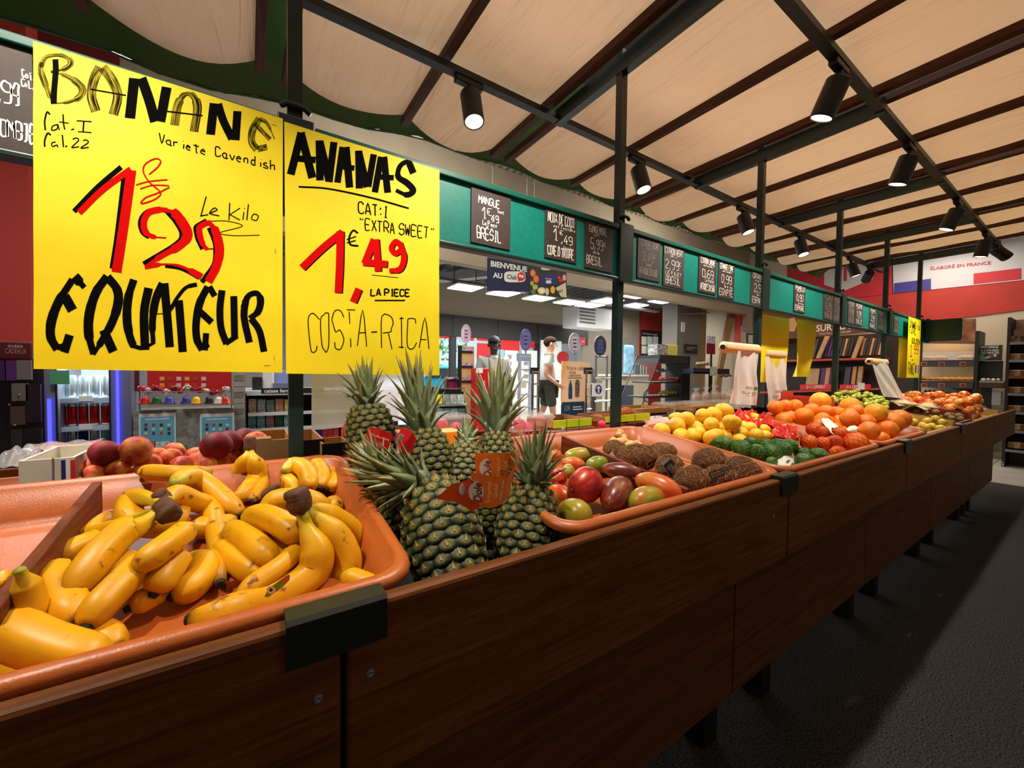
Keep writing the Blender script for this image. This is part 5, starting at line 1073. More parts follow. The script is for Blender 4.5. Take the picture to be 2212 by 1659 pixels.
# paper net tags
def paper(poly, h, label, txt=None):
    P = [T(*z8(x, y), h+.012*math.sin(i)) for i, (x, y) in enumerate(poly)]; mb = MB().prism(P, (.0, .0007, .0004))
    return tag(obj('net_tag', mb, LBLW), label, 'tag', 'paper tags on the orange nets')
o = paper([(1002, 232), (1018, 225), (1052, 240), (1112, 290), (1112, 310), (1085, 338), (1068, 330), (1012, 262)], .085, 'long white barcode tag standing on the orange net')
for i in range(6):
    q = obj('barcode_line', MB().prism([T(*z8(1068+4.6*i, 292+1.5*i), .0885), T(*z8(1071+4.6*i+(i % 2), 293+1.5*i), .0885), T(*z8(1071+4.6*i+(i % 2), 315+1.5*i), .0885), T(*z8(1068+4.6*i, 314+1.5*i), .0885)], (0, .0003, 0)), INK); q.parent = o; q.location = q.location-o.location
paper([(1140, 320), (1180, 285), (1210, 280), (1240, 300), (1236, 315), (1190, 300)], .08, 'curled white tag between the orange net and the loose oranges')
# ================================================================ FAR SIDE OF THE STALL: peaches, boxes, punnets
def TR(x, y, h):            # pixel ray meets the plane h above the far trays' floor
    r = ray(x, y); s_ = -.13; z0 = .915
    t = (z0-s_*1.27+h-CAM_H)/(r.z-s_*r.y); return CAM+r*t
PEACH = skin('peach skin', [(.3, (156, 30, 48)), (.46, (224, 76, 58)), (.66, (250, 180, 80))], 1.2, .6); PEACHD = skin('dark peach skin', [(.3, (96, 18, 36)), (.7, (170, 40, 56))], 1.0, .6)
peach = proto_mesh('peach', ball_mb(.10, .96, 20), PEACH)
def fp(x, y, r, label, Y, dark=False):
    p = at(x, y, Y); rr_ = r*depth(p)/F_PX*cosang(x, y)**.5; o = bpy.data.objects.new('peach', peach); COL.objects.link(o); o.location = p
    o.rotation_euler = (R.uniform(0, 6), R.uniform(0, 1.2), R.uniform(0, 6)); o.scale = (rr_,)*3
    if dark: o.material_slots[0].link = 'OBJECT'; o.material_slots[0].material = PEACHD
    tag(o, label, 'peach', 'peaches on the far side'); return o
fp(228, 985, 34, 'dark red peach, left one of two standing proud beside the flag box', 1.32, True); fp(285, 986, 36, 'orange red peach, right one of two standing proud beside the flag box', 1.30)
fp(467, 966, 34, 'darkest peach on top behind the upright banana crown', 1.36, True); fp(498, 957, 28, 'peach behind the darkest one at the top of the row', 1.44, True); fp(527, 957, 28, 'peach at the right of the dark ones', 1.48, True); fp(549, 955, 26, 'pale topped peach next to the white box', 1.44)
fp(761, 945, 30, 'large orange peach left of the pineapples, beside the black box', 1.42)
for x, y, r, Y in [(195, 1012, 26, 1.34), (215, 1018, 24, 1.3), (250, 1016, 26, 1.3), (300, 1014, 24, 1.3), (330, 1006, 28, 1.34), (362, 1000, 26, 1.36), (392, 1002, 26, 1.36), (420, 1000, 26, 1.38), (350, 984, 22, 1.46), (380, 980, 24, 1.48), (410, 984, 24, 1.48), (440, 992, 26, 1.42), (470, 992, 26, 1.4), (500, 984, 24, 1.46), (520, 978, 22, 1.5), (445, 1006, 26, 1.34), (730, 962, 20, 1.44), (752, 968, 20, 1.4), (772, 968, 20, 1.42)]:
    fp(x, y, r, 'peach in the flat layer along the far tray', Y)
bpy.context.view_layer.update(); settle(('peach',), .88, 20, lambda y: .913-.13*(y-1.27), 1.29, 1.80)
CARDW = mat('white cardboard', (206, 198, 184), .8, noise=.06, scale=20); BOXB = mat('black cardboard', (24, 24, 26), .7); NAVY = mat('navy print', (18, 32, 96), .6); REDPR = mat('red print', (200, 26, 34), .6)
def rY(x0, y0, x1, y1, Y):
    ym = (y0+y1)/2; xm = (x0+x1)/2; return at(x0, ym, Y).x, at(x1, ym, Y).x, at(xm, y1, Y).z, at(xm, y0, Y).z
def bY(name, x0, y0, x1, y1, Y, d, mt, parent=None, bevel=0, z0=None, **k):
    a, b, c, e = rY(x0, y0, x1, y1, Y)
    if z0 is not None: c = z0
    return obj(name, MB().box((a, Y, c), (b, Y+d, e)), mt, parent, bevel=bevel, **k)
def tY(text, x0, y0, x1, y1, Y, mt, parent, name='lettering', lift=.003, bold=0):
    a, b, c, e = rY(x0, y0, x1, y1, Y); return type_(text, (a, Y-lift, c), (1, 0, 0), (0, 0, 1), b-a, e-c, (0, 0, 0), mt, parent, name, bold=bold)
def open_box(name, x0, y0, x1, y1, Y, d, mt, label, cat_, group=None, inner=None, th=.006):
    a, b, c, e = rY(x0, y0, x1, y1, Y); c = min(max(c, .943), e-.02); t = thing(name, label, cat_, ((a+b)/2, Y+d/2, c), group)
    im = inner or mt
    obj('front_panel', MB().box((a, Y, c), (b, Y+th, e)), mt, t); obj('rear_panel', MB().box((a, Y+d-th, c), (b, Y+d, e)), im, t)
    obj('side_panel', MB().box((a, Y+th, c), (a+th, Y+d-th, e)), im, t); obj('side_panel', MB().box((b-th, Y+th, c), (b, Y+d-th, e)), im, t)
    obj('base_panel', MB().box((a+th, Y+th, c), (b-th, Y+d-th, c+th)), im, t); return t
t = open_box('produce_box', 40, 992, 162, 1042, 1.27, .2, CARDW, 'white cardboard box with a tricolour band on the far side, left', 'cardboard box')
for i, c in enumerate((NAVY, WHITE, REDPR)): bY('flag_band', 132+10*i, 994, 142+10*i, 1036, 1.2685, .001, c, t)
bY('end_flap', 112, 990, 116, 1042, 1.268, .002, mat('grey card edge', (120, 112, 100), .8), t)
SAUS = mat('cured meat pack', (150, 56, 40), .4, noise=.5, scale=26); FILM = mat('clear film', (235, 238, 240), .08, alpha=.22, spec=.8)
def film_pack(x0, y0, x1, y1, Y, label, mt, cat_='pack', seed=0):
    a, b, c, e = rY(x0, y0, x1, y1, Y); rg = random.Random(seed); ph = rg.uniform(0, 6)
    t = thing('film_pack', label, cat_, ((a+b)/2, Y, c), 'film wrapped packs on the far side')
    obj('contents', MB().grid(lambda u, v: (a+(b-a)*u, Y+.02+.13*v, c+(e-c)*(.25+.55*math.sin(math.pi*min(1, v*1.1+.05))*(.8+.2*math.sin(9*u+ph)))), 14, 8), mt, t, smooth=True)
    obj('film_wrap', MB().grid(lambda u, v: (a-.01+(b-a+.02)*u, Y+.005+.16*v, c+(e-c)*(.1+.9*math.sin(math.pi*min(1, v*1.05+.1))*(.86+.1*math.sin(17*u+9*v+ph)))), 20, 10), FILM, t, smooth=True)
film_pack(0, 968, 60, 1030, 1.36, 'cling-wrapped tray at the far left edge beyond the flag box', mat('dark packed fruit', (70, 40, 50), .5, noise=.5, scale=20), seed=1)
film_pack(50, 958, 195, 990, 1.46, 'shiny film-wrapped tray of red produce behind the flag box', SAUS, seed=2)
t = open_box('produce_box', 550, 950, 632, 1000, 1.30, .22, mat('pale card', (214, 196, 166), .8), 'pale cardboard box with folded corners left of the near post', 'cardboard box', None, CARD)
bY('corner_flap', 553, 948, 586, 958, 1.302, .05, CARD, t)
open_box('produce_box', 652, 950, 700, 985, 1.34, .25, BOXB, 'black cardboard box just right of the near post', 'cardboard box', None, CARD)
open_box('produce_box', 696, 957, 756, 985, 1.29, .12, BOXB, 'lower black cardboard box with a slanted end beside the orange peach', 'cardboard box', None, CARD)
open_box('produce_box', 815, 935, 905, 960, 1.55, .2, CARD, 'brown cardboard box behind the tallest pineapple crown', 'cardboard box')
# dragon fruit in clear punnets, lime green boxes
PITA = skin('pink dragon fruit skin', [(.35, (196, 20, 70)), (.65, (236, 66, 120))], 2.5, .5); pita = proto_mesh('dragon_fruit', ball_mb(.0, 1.12, 18, .1), PITA)
def fr(mesh, name, x, y, r, Y, label, cat_, group, k=1.0, mat_=None):
    p = at(x, y, Y); rr_ = r*depth(p)/F_PX*cosang(x, y)**.5; o = bpy.data.objects.new(name, mesh); COL.objects.link(o); o.location = p
    o.rotation_euler = (R.uniform(0, 6), R.uniform(0, 6), R.uniform(0, 6)); o.scale = (rr_, rr_, rr_*k); tag(o, label, cat_, group)
    if mat_: o.material_slots[0].link = 'OBJECT'; o.material_slots[0].material = mat_
    return o
for x, y, r, lab in ((1163, 917, 19, 'pink dragon fruit sitting highest under the clear lid'), (1140, 925, 14, 'pink dragon fruit behind the broad pineapple crown'), (1122, 918, 14, 'pink dragon fruit left of the highest one, under the lid'), (955, 918, 14, 'pink dragon fruit right of the tall pineapple crown'), (985, 925, 13, 'pink dragon fruit between the two pineapple crowns')):
    fr(pita, 'dragon_fruit', x, y, r, 1.62, lab, 'dragon fruit', 'dragon fruits in clear punnets')
def punnet(x0, y0, x1, y1, Y, d, label):
    a, b, c, e = rY(x0, y0, x1, y1, Y); t = thing('clear_punnet', label, 'punnet', ((a+b)/2, Y+d/2, c), 'clear plastic punnets')
    mb = MB(); n = 14
    for z, s_ in ((0, .92), (.7, 1.0), (.72, 1.05), (.78, 1.05), (1, .95)):
        pass
    mb.lathe([(.001, 0), (.62, 0), (.70, .70), (.735, .72), (.735, .78), (.66, 1), (.001, 1)], 4, Matrix.Translation(((a+b)/2, Y+d/2, c)) @ Matrix.Diagonal((b-a, d, e-c, 1)) @ Matrix.Rotation(math.pi/4, 4, 'Z'))
    obj('clear_shell', mb, FILM, t); mb = MB()
    for i in range(9): x = a+(b-a)*(i+.5)/9; mb.box((x-.002, Y-.002, e-.012), (x+.002, Y+d, e-.008))
    obj('lid_ribs', mb, FILM, t); return t
punnet(1105, 895, 1197, 932, 1.52, .2, 'clear punnet of pink fruit right of the broad pineapple crown'); punnet(940, 897, 1018, 935, 1.54, .2, 'clear punnet of pink fruit between the pineapple crowns')
t = bY('snack_box', 955, 932, 1000, 962, 1.42, .1, mat('amber card pack', (240, 150, 20), .5), bevel=.004); tag(t, 'amber and red card pack between two pineapples', 'pack'); bY('red_end', 948, 936, 963, 962, 1.418, .05, REDPR, t).location = -t.location
LIMEB = mat('lime green card', (172, 196, 16), .55)
def gbox(x0, y0, x1, y1, Y, lab, n=2):
    t = open_box('lime_green_box', x0, y0, x1, y1, Y, .22, LIMEB, lab, 'cardboard box', 'lime green fruit boxes', CARD)
    for i in range(1, n): xx = x0+(x1-x0)*i/n; bY('fold_line', xx-.6, y0, xx+.6, y1, Y-.001, .0012, mat('olive print', (70, 84, 10), .6), t)
    return t
t = gbox(1197, 906, 1278, 932, 1.44, 'lime green fruit box left of the second post', 3)
mb = MB()
for dx, dy in ((0, -8), (-4, -5), (4, -5)): mb.ribbon([at(1216, 928, 1.438), at(1216+dx, 928+dy, 1.438)], .004, (0, -1, 0))
obj('sprout_print', mb, WHITE, t)
gbox(1308, 900, 1338, 919, 1.48, 'small lime green box end just left of the second post', 1); gbox(1340, 895, 1404, 918, 1.46, 'lime green fruit box right of the second post', 2)
fr(orange, 'sweet_potato', 1290, 908, 14, 1.6, 'rusty brown tuber behind the lime green boxes', 'root', None, 1.3, mat('tuber skin', (176, 92, 34), .8, noise=.2, scale=3)); fr(pita, 'red_onion', 1300, 917, 9, 1.5, 'small red onion between the lime green boxes', 'onion', None)
fr(orange, 'sweet_potato', 1352, 892, 13, 1.62, 'rusty brown tuber behind the right lime green box', 'root', None, 1.2, mat('tuber skin', (176, 92, 34), .8))
# wooden garlic crate, strawberry punnets
WC = wood('pale crate wood', (196, 146, 82), (224, 178, 112))
t = open_box('wooden_crate', 1376, 882, 1448, 905, 1.72, .25, WC, 'pale wooden crate with straw behind the lime green boxes', 'crate', 'wooden crates on the far side')
mb = MB()
for i in range(26):
    p = at(R.uniform(1385, 1470), R.uniform(888, 900), 1.78); mb.tube([p, p+Vector((R.uniform(-.05, .05), R.uniform(-.03, .03), R.uniform(.0, .05)))], .002, 4)
o = obj('straw', mb, mat('straw', (226, 196, 130), .8), t)
bY('dark_print', 1384, 892, 1440, 905, 1.719, .001, BOXB, t)
t = open_box('wooden_crate', 1498, 876, 1566, 908, 1.66, .3, WC, 'wooden crate with a dark side panel right behind the lemons', 'crate', 'wooden crates on the far side'); bY('dark_side', 1504, 880, 1562, 906, 1.658, .001, mat('brown side print', (48, 30, 20), .7), t)
o = bY('crate_rim', 1400, 896, 1500, 906, 1.6, .02, mat('black crate', (20, 18, 18), .6)); tag(o, 'black crate edge along the pink punnets behind the lemons', 'crate edge')
STRAWB = mat('pink packed fruit', (206, 112, 92), .6, noise=.5, scale=70)
for x0, x1, lab in ((1402, 1450, 'low clear punnet of pinkish fruit, left half of the row behind the lemons'), (1450, 1494, 'low clear punnet of pinkish fruit, right half of the row behind the lemons')):
    film_pack(x0, 900, x1, 922, 1.44, lab, STRAWB, 'punnet', x0)
punnet(1458, 870, 1520, 892, 1.78, .2, 'clear empty lid stack left of the wooden crate'); punnet(1520, 866, 1600, 884, 1.86, .2, 'clear lids stacked under the hanging plastic bag')
# radishes / red onions behind the oranges
for i, (x, y, r) in enumerate([(1712, 866, 9), (1724, 868, 9), (1738, 866, 8), (1752, 864, 8), (1766, 862, 8), (1745, 870, 7), (1700, 870, 8)]):
    fr(pita, 'red_onion', x, y, r, 1.7, 'red onion in the row behind the orange pile', 'onion', 'red onions behind the oranges', .95)
# ================================================================ plastic bags on rolls
BAGM = mat('thin cream bag plastic', (250, 244, 236), .3, alpha=.76, spec=.6); BAGG = mat('milky bag plastic', (222, 228, 250), .4, alpha=.86, spec=.6)
def bag_roll(x0, x1, yc, rpx, Y, bag, label, drape=0, prints=True, cut=0):
    a = at(x0, yc, Y); b = at(x1, yc+ (x1-x0)*.10, Y); r = rpx*depth(a)/F_PX
    t = thing('plastic_bag_roll', label, 'bag roll', (a.x, Y, a.z), 'rolls of thin plastic bags on the posts'); a.z = b.z = (a.z+b.z)/2
    obj('roll', MB().tube([a, a.lerp(b, .02), a.lerp(b, .5), a.lerp(b, .96), b], [r*.9, r, r*.97, r*1.02, r*.92], 22, shape=lambda q: 1+.03*math.sin(5*q)), mat('wound cream bags', (240, 200, 150), .5, bump=.6, bscale=40), t, smooth=True)
    obj('core', MB().tube([a-Vector((.006, 0, 0)), a+Vector((.01, 0, 0))], r*.42, 16), BLACK, t)
    obj('holder_rod', MB().tube([a, b+Vector((.03, 0, 0))], .006, 8), GREEN_STEEL, t)
    (p0, p1, p2, p3) = bag; A = [at(x, y, Y-.02) for x, y in bag]; ph = R.uniform(0, 6)
    def fn(u, v):
        q = A[0].lerp(A[1], u).lerp(A[3].lerp(A[2], u), v); f = (.3+.7*v)
        return q+Vector((.004*math.sin(9*v+ph), -.018*math.sin(7*u+1.4*v+ph)*f-.008*math.sin(19*u-4*v)*f-drape*v, 0))
    obj('hanging_bag', MB().grid(fn, 30, 26), BAGM, t, smooth=True)
    if prints:
        for fx0, fy0, fx1, fy1, mt in ((.76, .66, .90, .71, mat('green bag print', (70, 150, 84), .5)), (.50, .67, .72, .685, mat('grey bag print', (150, 140, 120), .6)), (.50, .70, .70, .71, MT['grey bag print'] if 'grey bag print' in MT else WHITE), (.45, .76, .95, .775, MT.get('grey bag print', WHITE)), (.45, .79, .9, .80, MT.get('grey bag print', WHITE)), (.5, .83, .8, .838, MT.get('grey bag print', WHITE))):
            obj('bag_print', MB().grid(lambda u, v: Vector(fn(fx0+(fx1-fx0)*u, fy0+(fy1-fy0)*v))+Vector((0, -.0012, 0)), 4, 2), mt, t)
    return t
bag_roll(1562, 1634, 749, 12.5, 1.16, [(1592, 752), (1636, 760), (1636, 876), (1577, 872)], 'roll with a long cream plastic bag left of the third post', .0)
bag_roll(1645, 1690, 762, 11, 1.34, [(1650, 760), (1697, 764), (1698, 882), (1656, 886)], 'roll with a cream plastic bag right of the third post, behind it', .0)
bag_roll(1877, 1912, 780, 7.5, 1.10, [(1884, 784), (1915, 778), (1944, 862), (1896, 856)], 'smaller roll with a bag blowing sideways by the fourth post', .05, False)
A = [at(673, 790, 1.5), at(893, 790, 1.5), at(905, 905, 1.42), at(674, 930, 1.42)]
t = thing('plastic_sheet', 'milky white plastic bag hanging below the pineapple poster', 'plastic bag', (.4, 1.5, .95))
fnS = lambda u, v: A[0].lerp(A[1], u).lerp(A[3].lerp(A[2], u), v)+Vector((0, .010*math.sin(6*u+2*v)+.006*math.sin(15*u-3*v)*v, 0))
obj('hanging_bag', MB().grid(fnS, 40, 24), BAGG, t, smooth=True)
for fx0, fy0, fx1, fy1, mt in ((.30, .50, .40, .53, mat('green bag print', (70, 150, 84), .5)), (.50, .49, .55, .515, mat('grey print', (90, 90, 90), .5)), (.58, .49, .62, .51, MT['grey print']), (.70, .485, .72, .50, MT['grey print']), (.80, .49, .82, .505, MT['grey print'])):
    obj('bag_print', MB().grid(lambda u, v: fnS(fx0+(fx1-fx0)*u, fy0+(fy1-fy0)*v)+Vector((0, -.0025, 0)), 4, 2), mt, t)
# ================================================================ FAR FRONT OF THE STALL: grapes, pears, kiwis, apples
def TL(x, y, h): return T(x, y, h)
GRAPE = citrus('green grape skin', (136, 146, 26), (178, 186, 50), .2, .05); grape = proto_mesh('grape', ball_mb(0, 1.1, 12), GRAPE)
gt = thing('grape_bunch', 'heap of green grapes on top of the red-ended box', 'grapes', T(*z8(1220, 140), .1)); rg = random.Random(5)
for i in range(96):
    u = rg.random(); x = 1075+330*u; top = 62+45*abs(u-.35)+70*max(0, u-.55); y = top+(178-top)*rg.random()*(.95 if u > .25 else .6); px, py = z8(x, y)
    p, r = rest(px, py, 15/2.836, .06+.10*(1-(y-60)/110)); p.y = min(p.y, 1.15); o = bpy.data.objects.new('grape', grape); COL.objects.link(o); o.parent = gt; o.location = p-gt.location; o.scale = (r, r, r*1.1); o.rotation_euler = (rg.uniform(0, 3), rg.uniform(0, 3), 0)
obj('stalk', MB().tube(cat([T(*z8(1150, 80), .15), T(*z8(1190, 66), .17), T(*z8(1240, 80), .16), T(*z8(1290, 78), .15)], 4), .003, 6), mat('grape stalk', (120, 110, 50), .7), gt)
def tbox(poly, mt, name, label, cat_, hgt, d=.22, th=.008, dark=None, base=.0, group=None):
    """box on the sloping trays: front top edge between two pixels"""
    (xa, ya), (xb, yb) = poly; A = T(xa, ya, base+hgt); B = T(xb, yb, base+hgt); a, b, Y = A.x, B.x, (A.y+B.y)/2
    t = thing(name, label, cat_, ((a+b)/2, Y, zfloor(Y)+base), group); z = lambda y: zfloor(y)+base
    for nm, (x0, y0, x1, y1) in {'front_panel': (a, Y, b, Y+th), 'rear_panel': (a, Y+d-th, b, Y+d), 'side_panel': (a, Y+th, a+th, Y+d-th)}.items():
        obj(nm, MB().box((x0, y0, z(Y)), (x1, y1, z(Y)+hgt+SL*(y0-Y))), mt, t)
    obj('side_panel', MB().box((b-th, Y+th, z(Y)), (b, Y+d-th, z(Y)+hgt)), mt, t); obj('base_panel', MB().box((a+th, Y+th, z(Y)), (b-th, Y+d-th, z(Y)+.006)), mt, t); return t
tbox([z8(1215, 175), z8(1345, 178)], mat('red fruit box', (212, 60, 26), .6), 'produce_box', 'small red cardboard box under the grapes with a blue print', 'cardboard box', .07, .2)
tbox([z8(1010, 98), z8(1095, 125)], MT['red fruit box'], 'produce_box', 'red cardboard box end left of the grapes', 'cardboard box', .16, .25)
def xbox(x0, x1, y0, y1, h, mt, name, label, cat_, group=None, far=None):
    t = thing(name, label, cat_, ((x0+x1)/2, (y0+y1)/2, zfloor(y0)), group); b = -.002
    def wall(nm, xa, xb, ya, yb, hh, m_): obj(nm, MB().prism([(xa, ya, zfloor(ya)+b), (xa, yb, zfloor(yb)+b), (xa, yb, zfloor(yb)+hh), (xa, ya, zfloor(ya)+hh)], (xb-xa, 0, 0)), m_, t)
    wall('near_side', x0, x0+.01, y0, y1, h*.8, mt); wall('far_side', x1-.01, x1, y0, y1, h, far or mt); wall('front_panel', x0+.01, x1-.01, y0, y0+.01, h*.55, mt); wall('rear_panel', x0+.01, x1-.01, y1-.01, y1, h, mt)
    obj('base_panel', MB().prism([(x0+.01, y0+.01, zfloor(y0+.01)+b), (x0+.01, y1-.01, zfloor(y1-.01)+b), (x0+.01, y1-.01, zfloor(y1-.01)+.004), (x0+.01, y0+.01, zfloor(y0+.01)+.004)], (x1-x0-.02, 0, 0)), mt, t); return t
PWD = wood('plywood crate side', (176, 140, 78), (206, 168, 104), 'Y')
xbox(3.20, 3.89, .575, 1.10, .078, PWD, 'wooden_crate', 'long plywood crate of yellow pears, nearest beyond the oranges', 'crate', 'crates at the far end')
t = xbox(3.94, 4.50, .575, 1.10, .10, mat('brown kraft card', (120, 84, 48), .8), 'wooden_crate', 'brown crate of kiwis with a dark red printed far side', 'crate', 'crates at the far end')
obj('red_print', MB().prism([(4.487, .59, zfloor(.59)+.05), (4.487, .86, zfloor(.86)+.05), (4.487, .86, zfloor(.86)+.098), (4.487, .59, zfloor(.59)+.098)], (.002, 0, 0)), mat('maroon print card', (150, 20, 26), .6), t)
tq = type_('REMIUM', (4.485, .70, zfloor(.70)+.065), (0, -.085, -.011), (0, 0, .02), 1, 1, (0, 0, 0), WHITE, t)
xbox(4.56, 5.75, .575, 1.12, .07, PWD, 'wooden_crate', 'wide shallow crate under the heap of far apples', 'crate', 'crates at the far end')
PEAR = citrus('yellow pear skin', (190, 160, 36), (214, 190, 70), .5, .1); KIWI = skin('kiwi skin', [(.35, (110, 90, 40)), (.65, (146, 120, 60))], 2, .8)
def pear_mb():
    mb = MB(); mb.lathe([(.01, -1), (.5, -.92), (.85, -.6), (1, -.15), (.88, .3), (.55, .75), (.42, 1.05), (.3, 1.22), (.02, 1.28)], 16); mb.tube([(0, 0, 1.25), (.05, 0, 1.6)], .05, 6, 1); return mb
pear = proto_mesh('pear', pear_mb(), [PEAR, STEM]); kiwi = proto_mesh('kiwi', ball_mb(0, 1.2, 14), KIWI); apple = proto_mesh('apple', ball_mb(.18, .9, 16), skin('red yellow apple skin', [(.35, (200, 44, 26)), (.5, (236, 130, 50)), (.66, (240, 196, 90))], 1.4, .3))
for x, y in ((1640, 265), (1680, 285), (1720, 270), (1750, 290), (1790, 280), (1650, 290), (1700, 255), (1770, 270), (1625, 280), (1730, 298), (1810, 270), (1665, 262)):
    px, py = z8(x, y); fruit(pear, 'pear', px, py, 11, 8.6, R.uniform(20, 160), 'yellow pear in the plywood crate', 'pear', 'pears in the plywood crate', .012)
for x, y in ((1680, 200), (1720, 205), (1760, 215), (1800, 225), (1840, 220), (1880, 230), (1705, 190), (1745, 200), (1910, 238), (1855, 240)):
    px, py = z8(x, y); fruit(kiwi, 'kiwi', px, py, 9, 7.5, R.uniform(0, 180), 'brown kiwi in the brown crate', 'kiwi', 'kiwis in the brown crate', .03)
for x, y in [(1520, 105), (1560, 100), (1600, 110), (1640, 120), (1680, 105), (1700, 130), (1740, 125), (1780, 115), (1800, 140), (1840, 130), (1870, 118), (1900, 135), (1930, 150), (1960, 150), (1990, 150), (2010, 165), (1590, 95), (1660, 100), (1720, 108), (1820, 112), (1890, 150), (1940, 130), (1765, 140), (1860, 150), (1975, 165), (2060, 185), (2080, 190), (2045, 180)]:
    for k in range(2):
        p = atX(*z8(x, y), 5.05+.12*R.random()) if k == 0 else atX(*z8(x, y), 5.05)+Vector((R.uniform(-.25, -.08), R.uniform(-.03, .03), -.05)); o = bpy.data.objects.new('apple', apple); COL.objects.link(o); p.y = min(max(p.y, .62), 1.07); o.location = p; o.scale = (.037,)*3; o.rotation_euler = (R.uniform(-.5, .5), R.uniform(-.5, .5), R.uniform(0, 6)); tag(o, 'red and yellow apple in the far heap', 'apple', 'apples at the far end')
PALEF = mat('pale fruit', (206, 190, 120), .5, noise=.2, scale=30); film_pack(1950, 862, 1998, 880, .93, 'film-wrapped tray of pale fruit before the far apples, the back one', PALEF, seed=9); film_pack(2004, 868, 2056, 888, .78, 'film-wrapped tray of pale fruit before the far apples, the middle one', PALEF, seed=10); film_pack(2096, 876, 2136, 894, .62, 'film-wrapped tray of pale fruit before the far apples, nearest the aisle', PALEF, seed=11)
bpy.context.view_layer.update(); settle(('pear',), .97, 40, zfloor, .59, 1.08, (3.23, 3.86)); settle(('kiwi',), .97, 40, zfloor, .59, 1.08, (3.97, 4.46)); settle(('apple',), 1.0, 90, zfloor, .60, 1.10, (4.6, 5.7))
o = obj('price_tag', MB().box((0, 0, 0), (.001, .05, .06)), WHITE); o.location = T(*z8(1248, 60), .155); tag(o, 'small white price tag standing above the grapes', 'price tag')
# ================================================================ LEFT: gift cards, drinks fridge, bell stand, checkout
def kind(o, k='structure'): o['kind'] = k; return o
def put(name, x0, y0, x1, y1, Y, d, mt, label, cat_, group=None, bevel=0, z0=None):
    return tag(bY(name, x0, y0, x1, y1, Y, d, mt, None, bevel, z0), label, cat_, group)
struct('column_red', MB().box((at(-40, 500, 4.3).x, 4.3, 0), (at(64, 500, 4.3).x, 4.5, 4.8)), mat('brick red paint', (150, 36, 20), .7))
t = thing('gift_card_rack', 'dark rack of gift cards at the far left with a maroon header', 'card rack', (at(40, 900, 3.0).x, 3.05, 0))
bY('back_board', -30, 740, 96, 1000, 3.04, .03, mat('dark purple board', (30, 18, 30), .6), t, z0=0)
bY('header', -30, 736, 70, 778, 3.0, .03, mat('maroon header', (96, 14, 24), .5), t, .01); tY('IDÉES', 18, 744, 50, 751, 3.0, WHITE, t); tY('CADEAUX', 12, 753, 58, 764, 3.0, mat('pale header print', (200, 150, 150), .5), t)
for x0, y0, x1, y1, c in ((13, 778, 36, 822, (96, 40, 120)), (36, 778, 68, 820, (126, 118, 122)), (25, 828, 60, 866, (120, 112, 108)), (22, 878, 54, 918, (96, 72, 70)), (56, 830, 88, 912, (44, 20, 34)), (24, 928, 48, 968, (60, 56, 64)), (50, 926, 90, 980, (40, 26, 36)), (-20, 778, 10, 822, (70, 30, 90))):
    bY('gift_card', x0, y0, x1, y1, 3.0, .012, mat('gift card %d %d' % (x0, y0), c, .35), t)
for x, y in ((40, 852), (30, 918), (18, 874)): obj('hook', MB().tube([at(x, y, 3.03), at(x+2, y, 2.94)], .004, 6), CHROME, t)
LEDB = mat('blue LED strip', (20, 30, 255), .4, emit=(40, 40, 255), estr=5)
FR = mat('grey fridge frame', (120, 122, 134), .4, .3)
Yf = 3.5; t = thing('drinks_fridge', 'drinks fridge with blue light strips and shelves of cans', 'fridge', (at(185, 900, Yf).x, Yf+.3, 0))
bY('left_frame', 96, 780, 124, 1000, Yf, .5, FR, t, z0=0); bY('right_frame', 236, 780, 284, 1000, Yf, .5, FR, t, z0=0)
bY('back_wall', 124, 770, 236, 1000, Yf+.42, .02, mat('glowing white fridge lining', (196, 214, 220), .5, emit=(150, 200, 220), estr=.25), t, z0=.1)  # lining carries a faint glow of its own
bY('glow_strip', 102, 862, 110, 975, Yf-.012, .01, LEDB, t); bY('glow_strip', 251, 790, 257, 978, Yf-.012, .01, LEDB, t)
bY('door_seal', 120, 780, 124, 990, Yf-.006, .01, BLACK, t); bY('door_seal', 236, 780, 239, 990, Yf-.006, .01, BLACK, t)
for y in (864, 925, 972):
    bY('shelf', 124, y-3, 236, y+1, Yf+.06, .36, mat('pale shelf', (206, 216, 222), .4), t); bY('price_strip', 126, y-4, 236, y+6, Yf+.055, .006, mat('price strip', (176, 188, 206), .5), t)
    bY('price_label', 170, y-9, 200, y+3, Yf+.05, .006, WHITE, t)
bY('lamp', 126, 788, 234, 793, Yf+.2, .05, mat('fridge lamp', (230, 245, 255), .3, emit=(220, 240, 255), estr=4), t)
lamp_area('fridge_light', (at(180, 800, Yf+.12).x, Yf+.1, at(180, 796, Yf).z), .3, 2.2, (.85, .95, 1), size_y=.1)
tag(bY('paper_note', 107, 800, 150, 830, Yf-.02, .002, mat('green paper note', (70, 140, 96), .7)), 'green paper note stuck on the drinks fridge door', 'note')
SIL = mat('silver can', (196, 204, 206), .25, .85); RCAN = mat('red can', (190, 26, 18), .25, .5); NAVC = mat('dark blue can', (20, 30, 110), .25, .5); GCAN = mat('green grey can', (140, 170, 176), .25, .7)
def can_mesh(m_):
    mb = MB(); mb.lathe([(.018, 0), (.024, .006), (.026, .012), (.026, .128), (.021, .142), (.0215, .145), (.017, .145), (.016, .141)], 16); me = proto_mesh('drink_can', mb, [m_, SIL]); 
    for p in me.polygons:
        if p.center.z > .129 or p.center.z < .009: p.material_index = 1
    return me
CMX = {k: can_mesh(m_) for k, m_ in (('s', SIL), ('r', RCAN), ('n', NAVC), ('g', GCAN))}
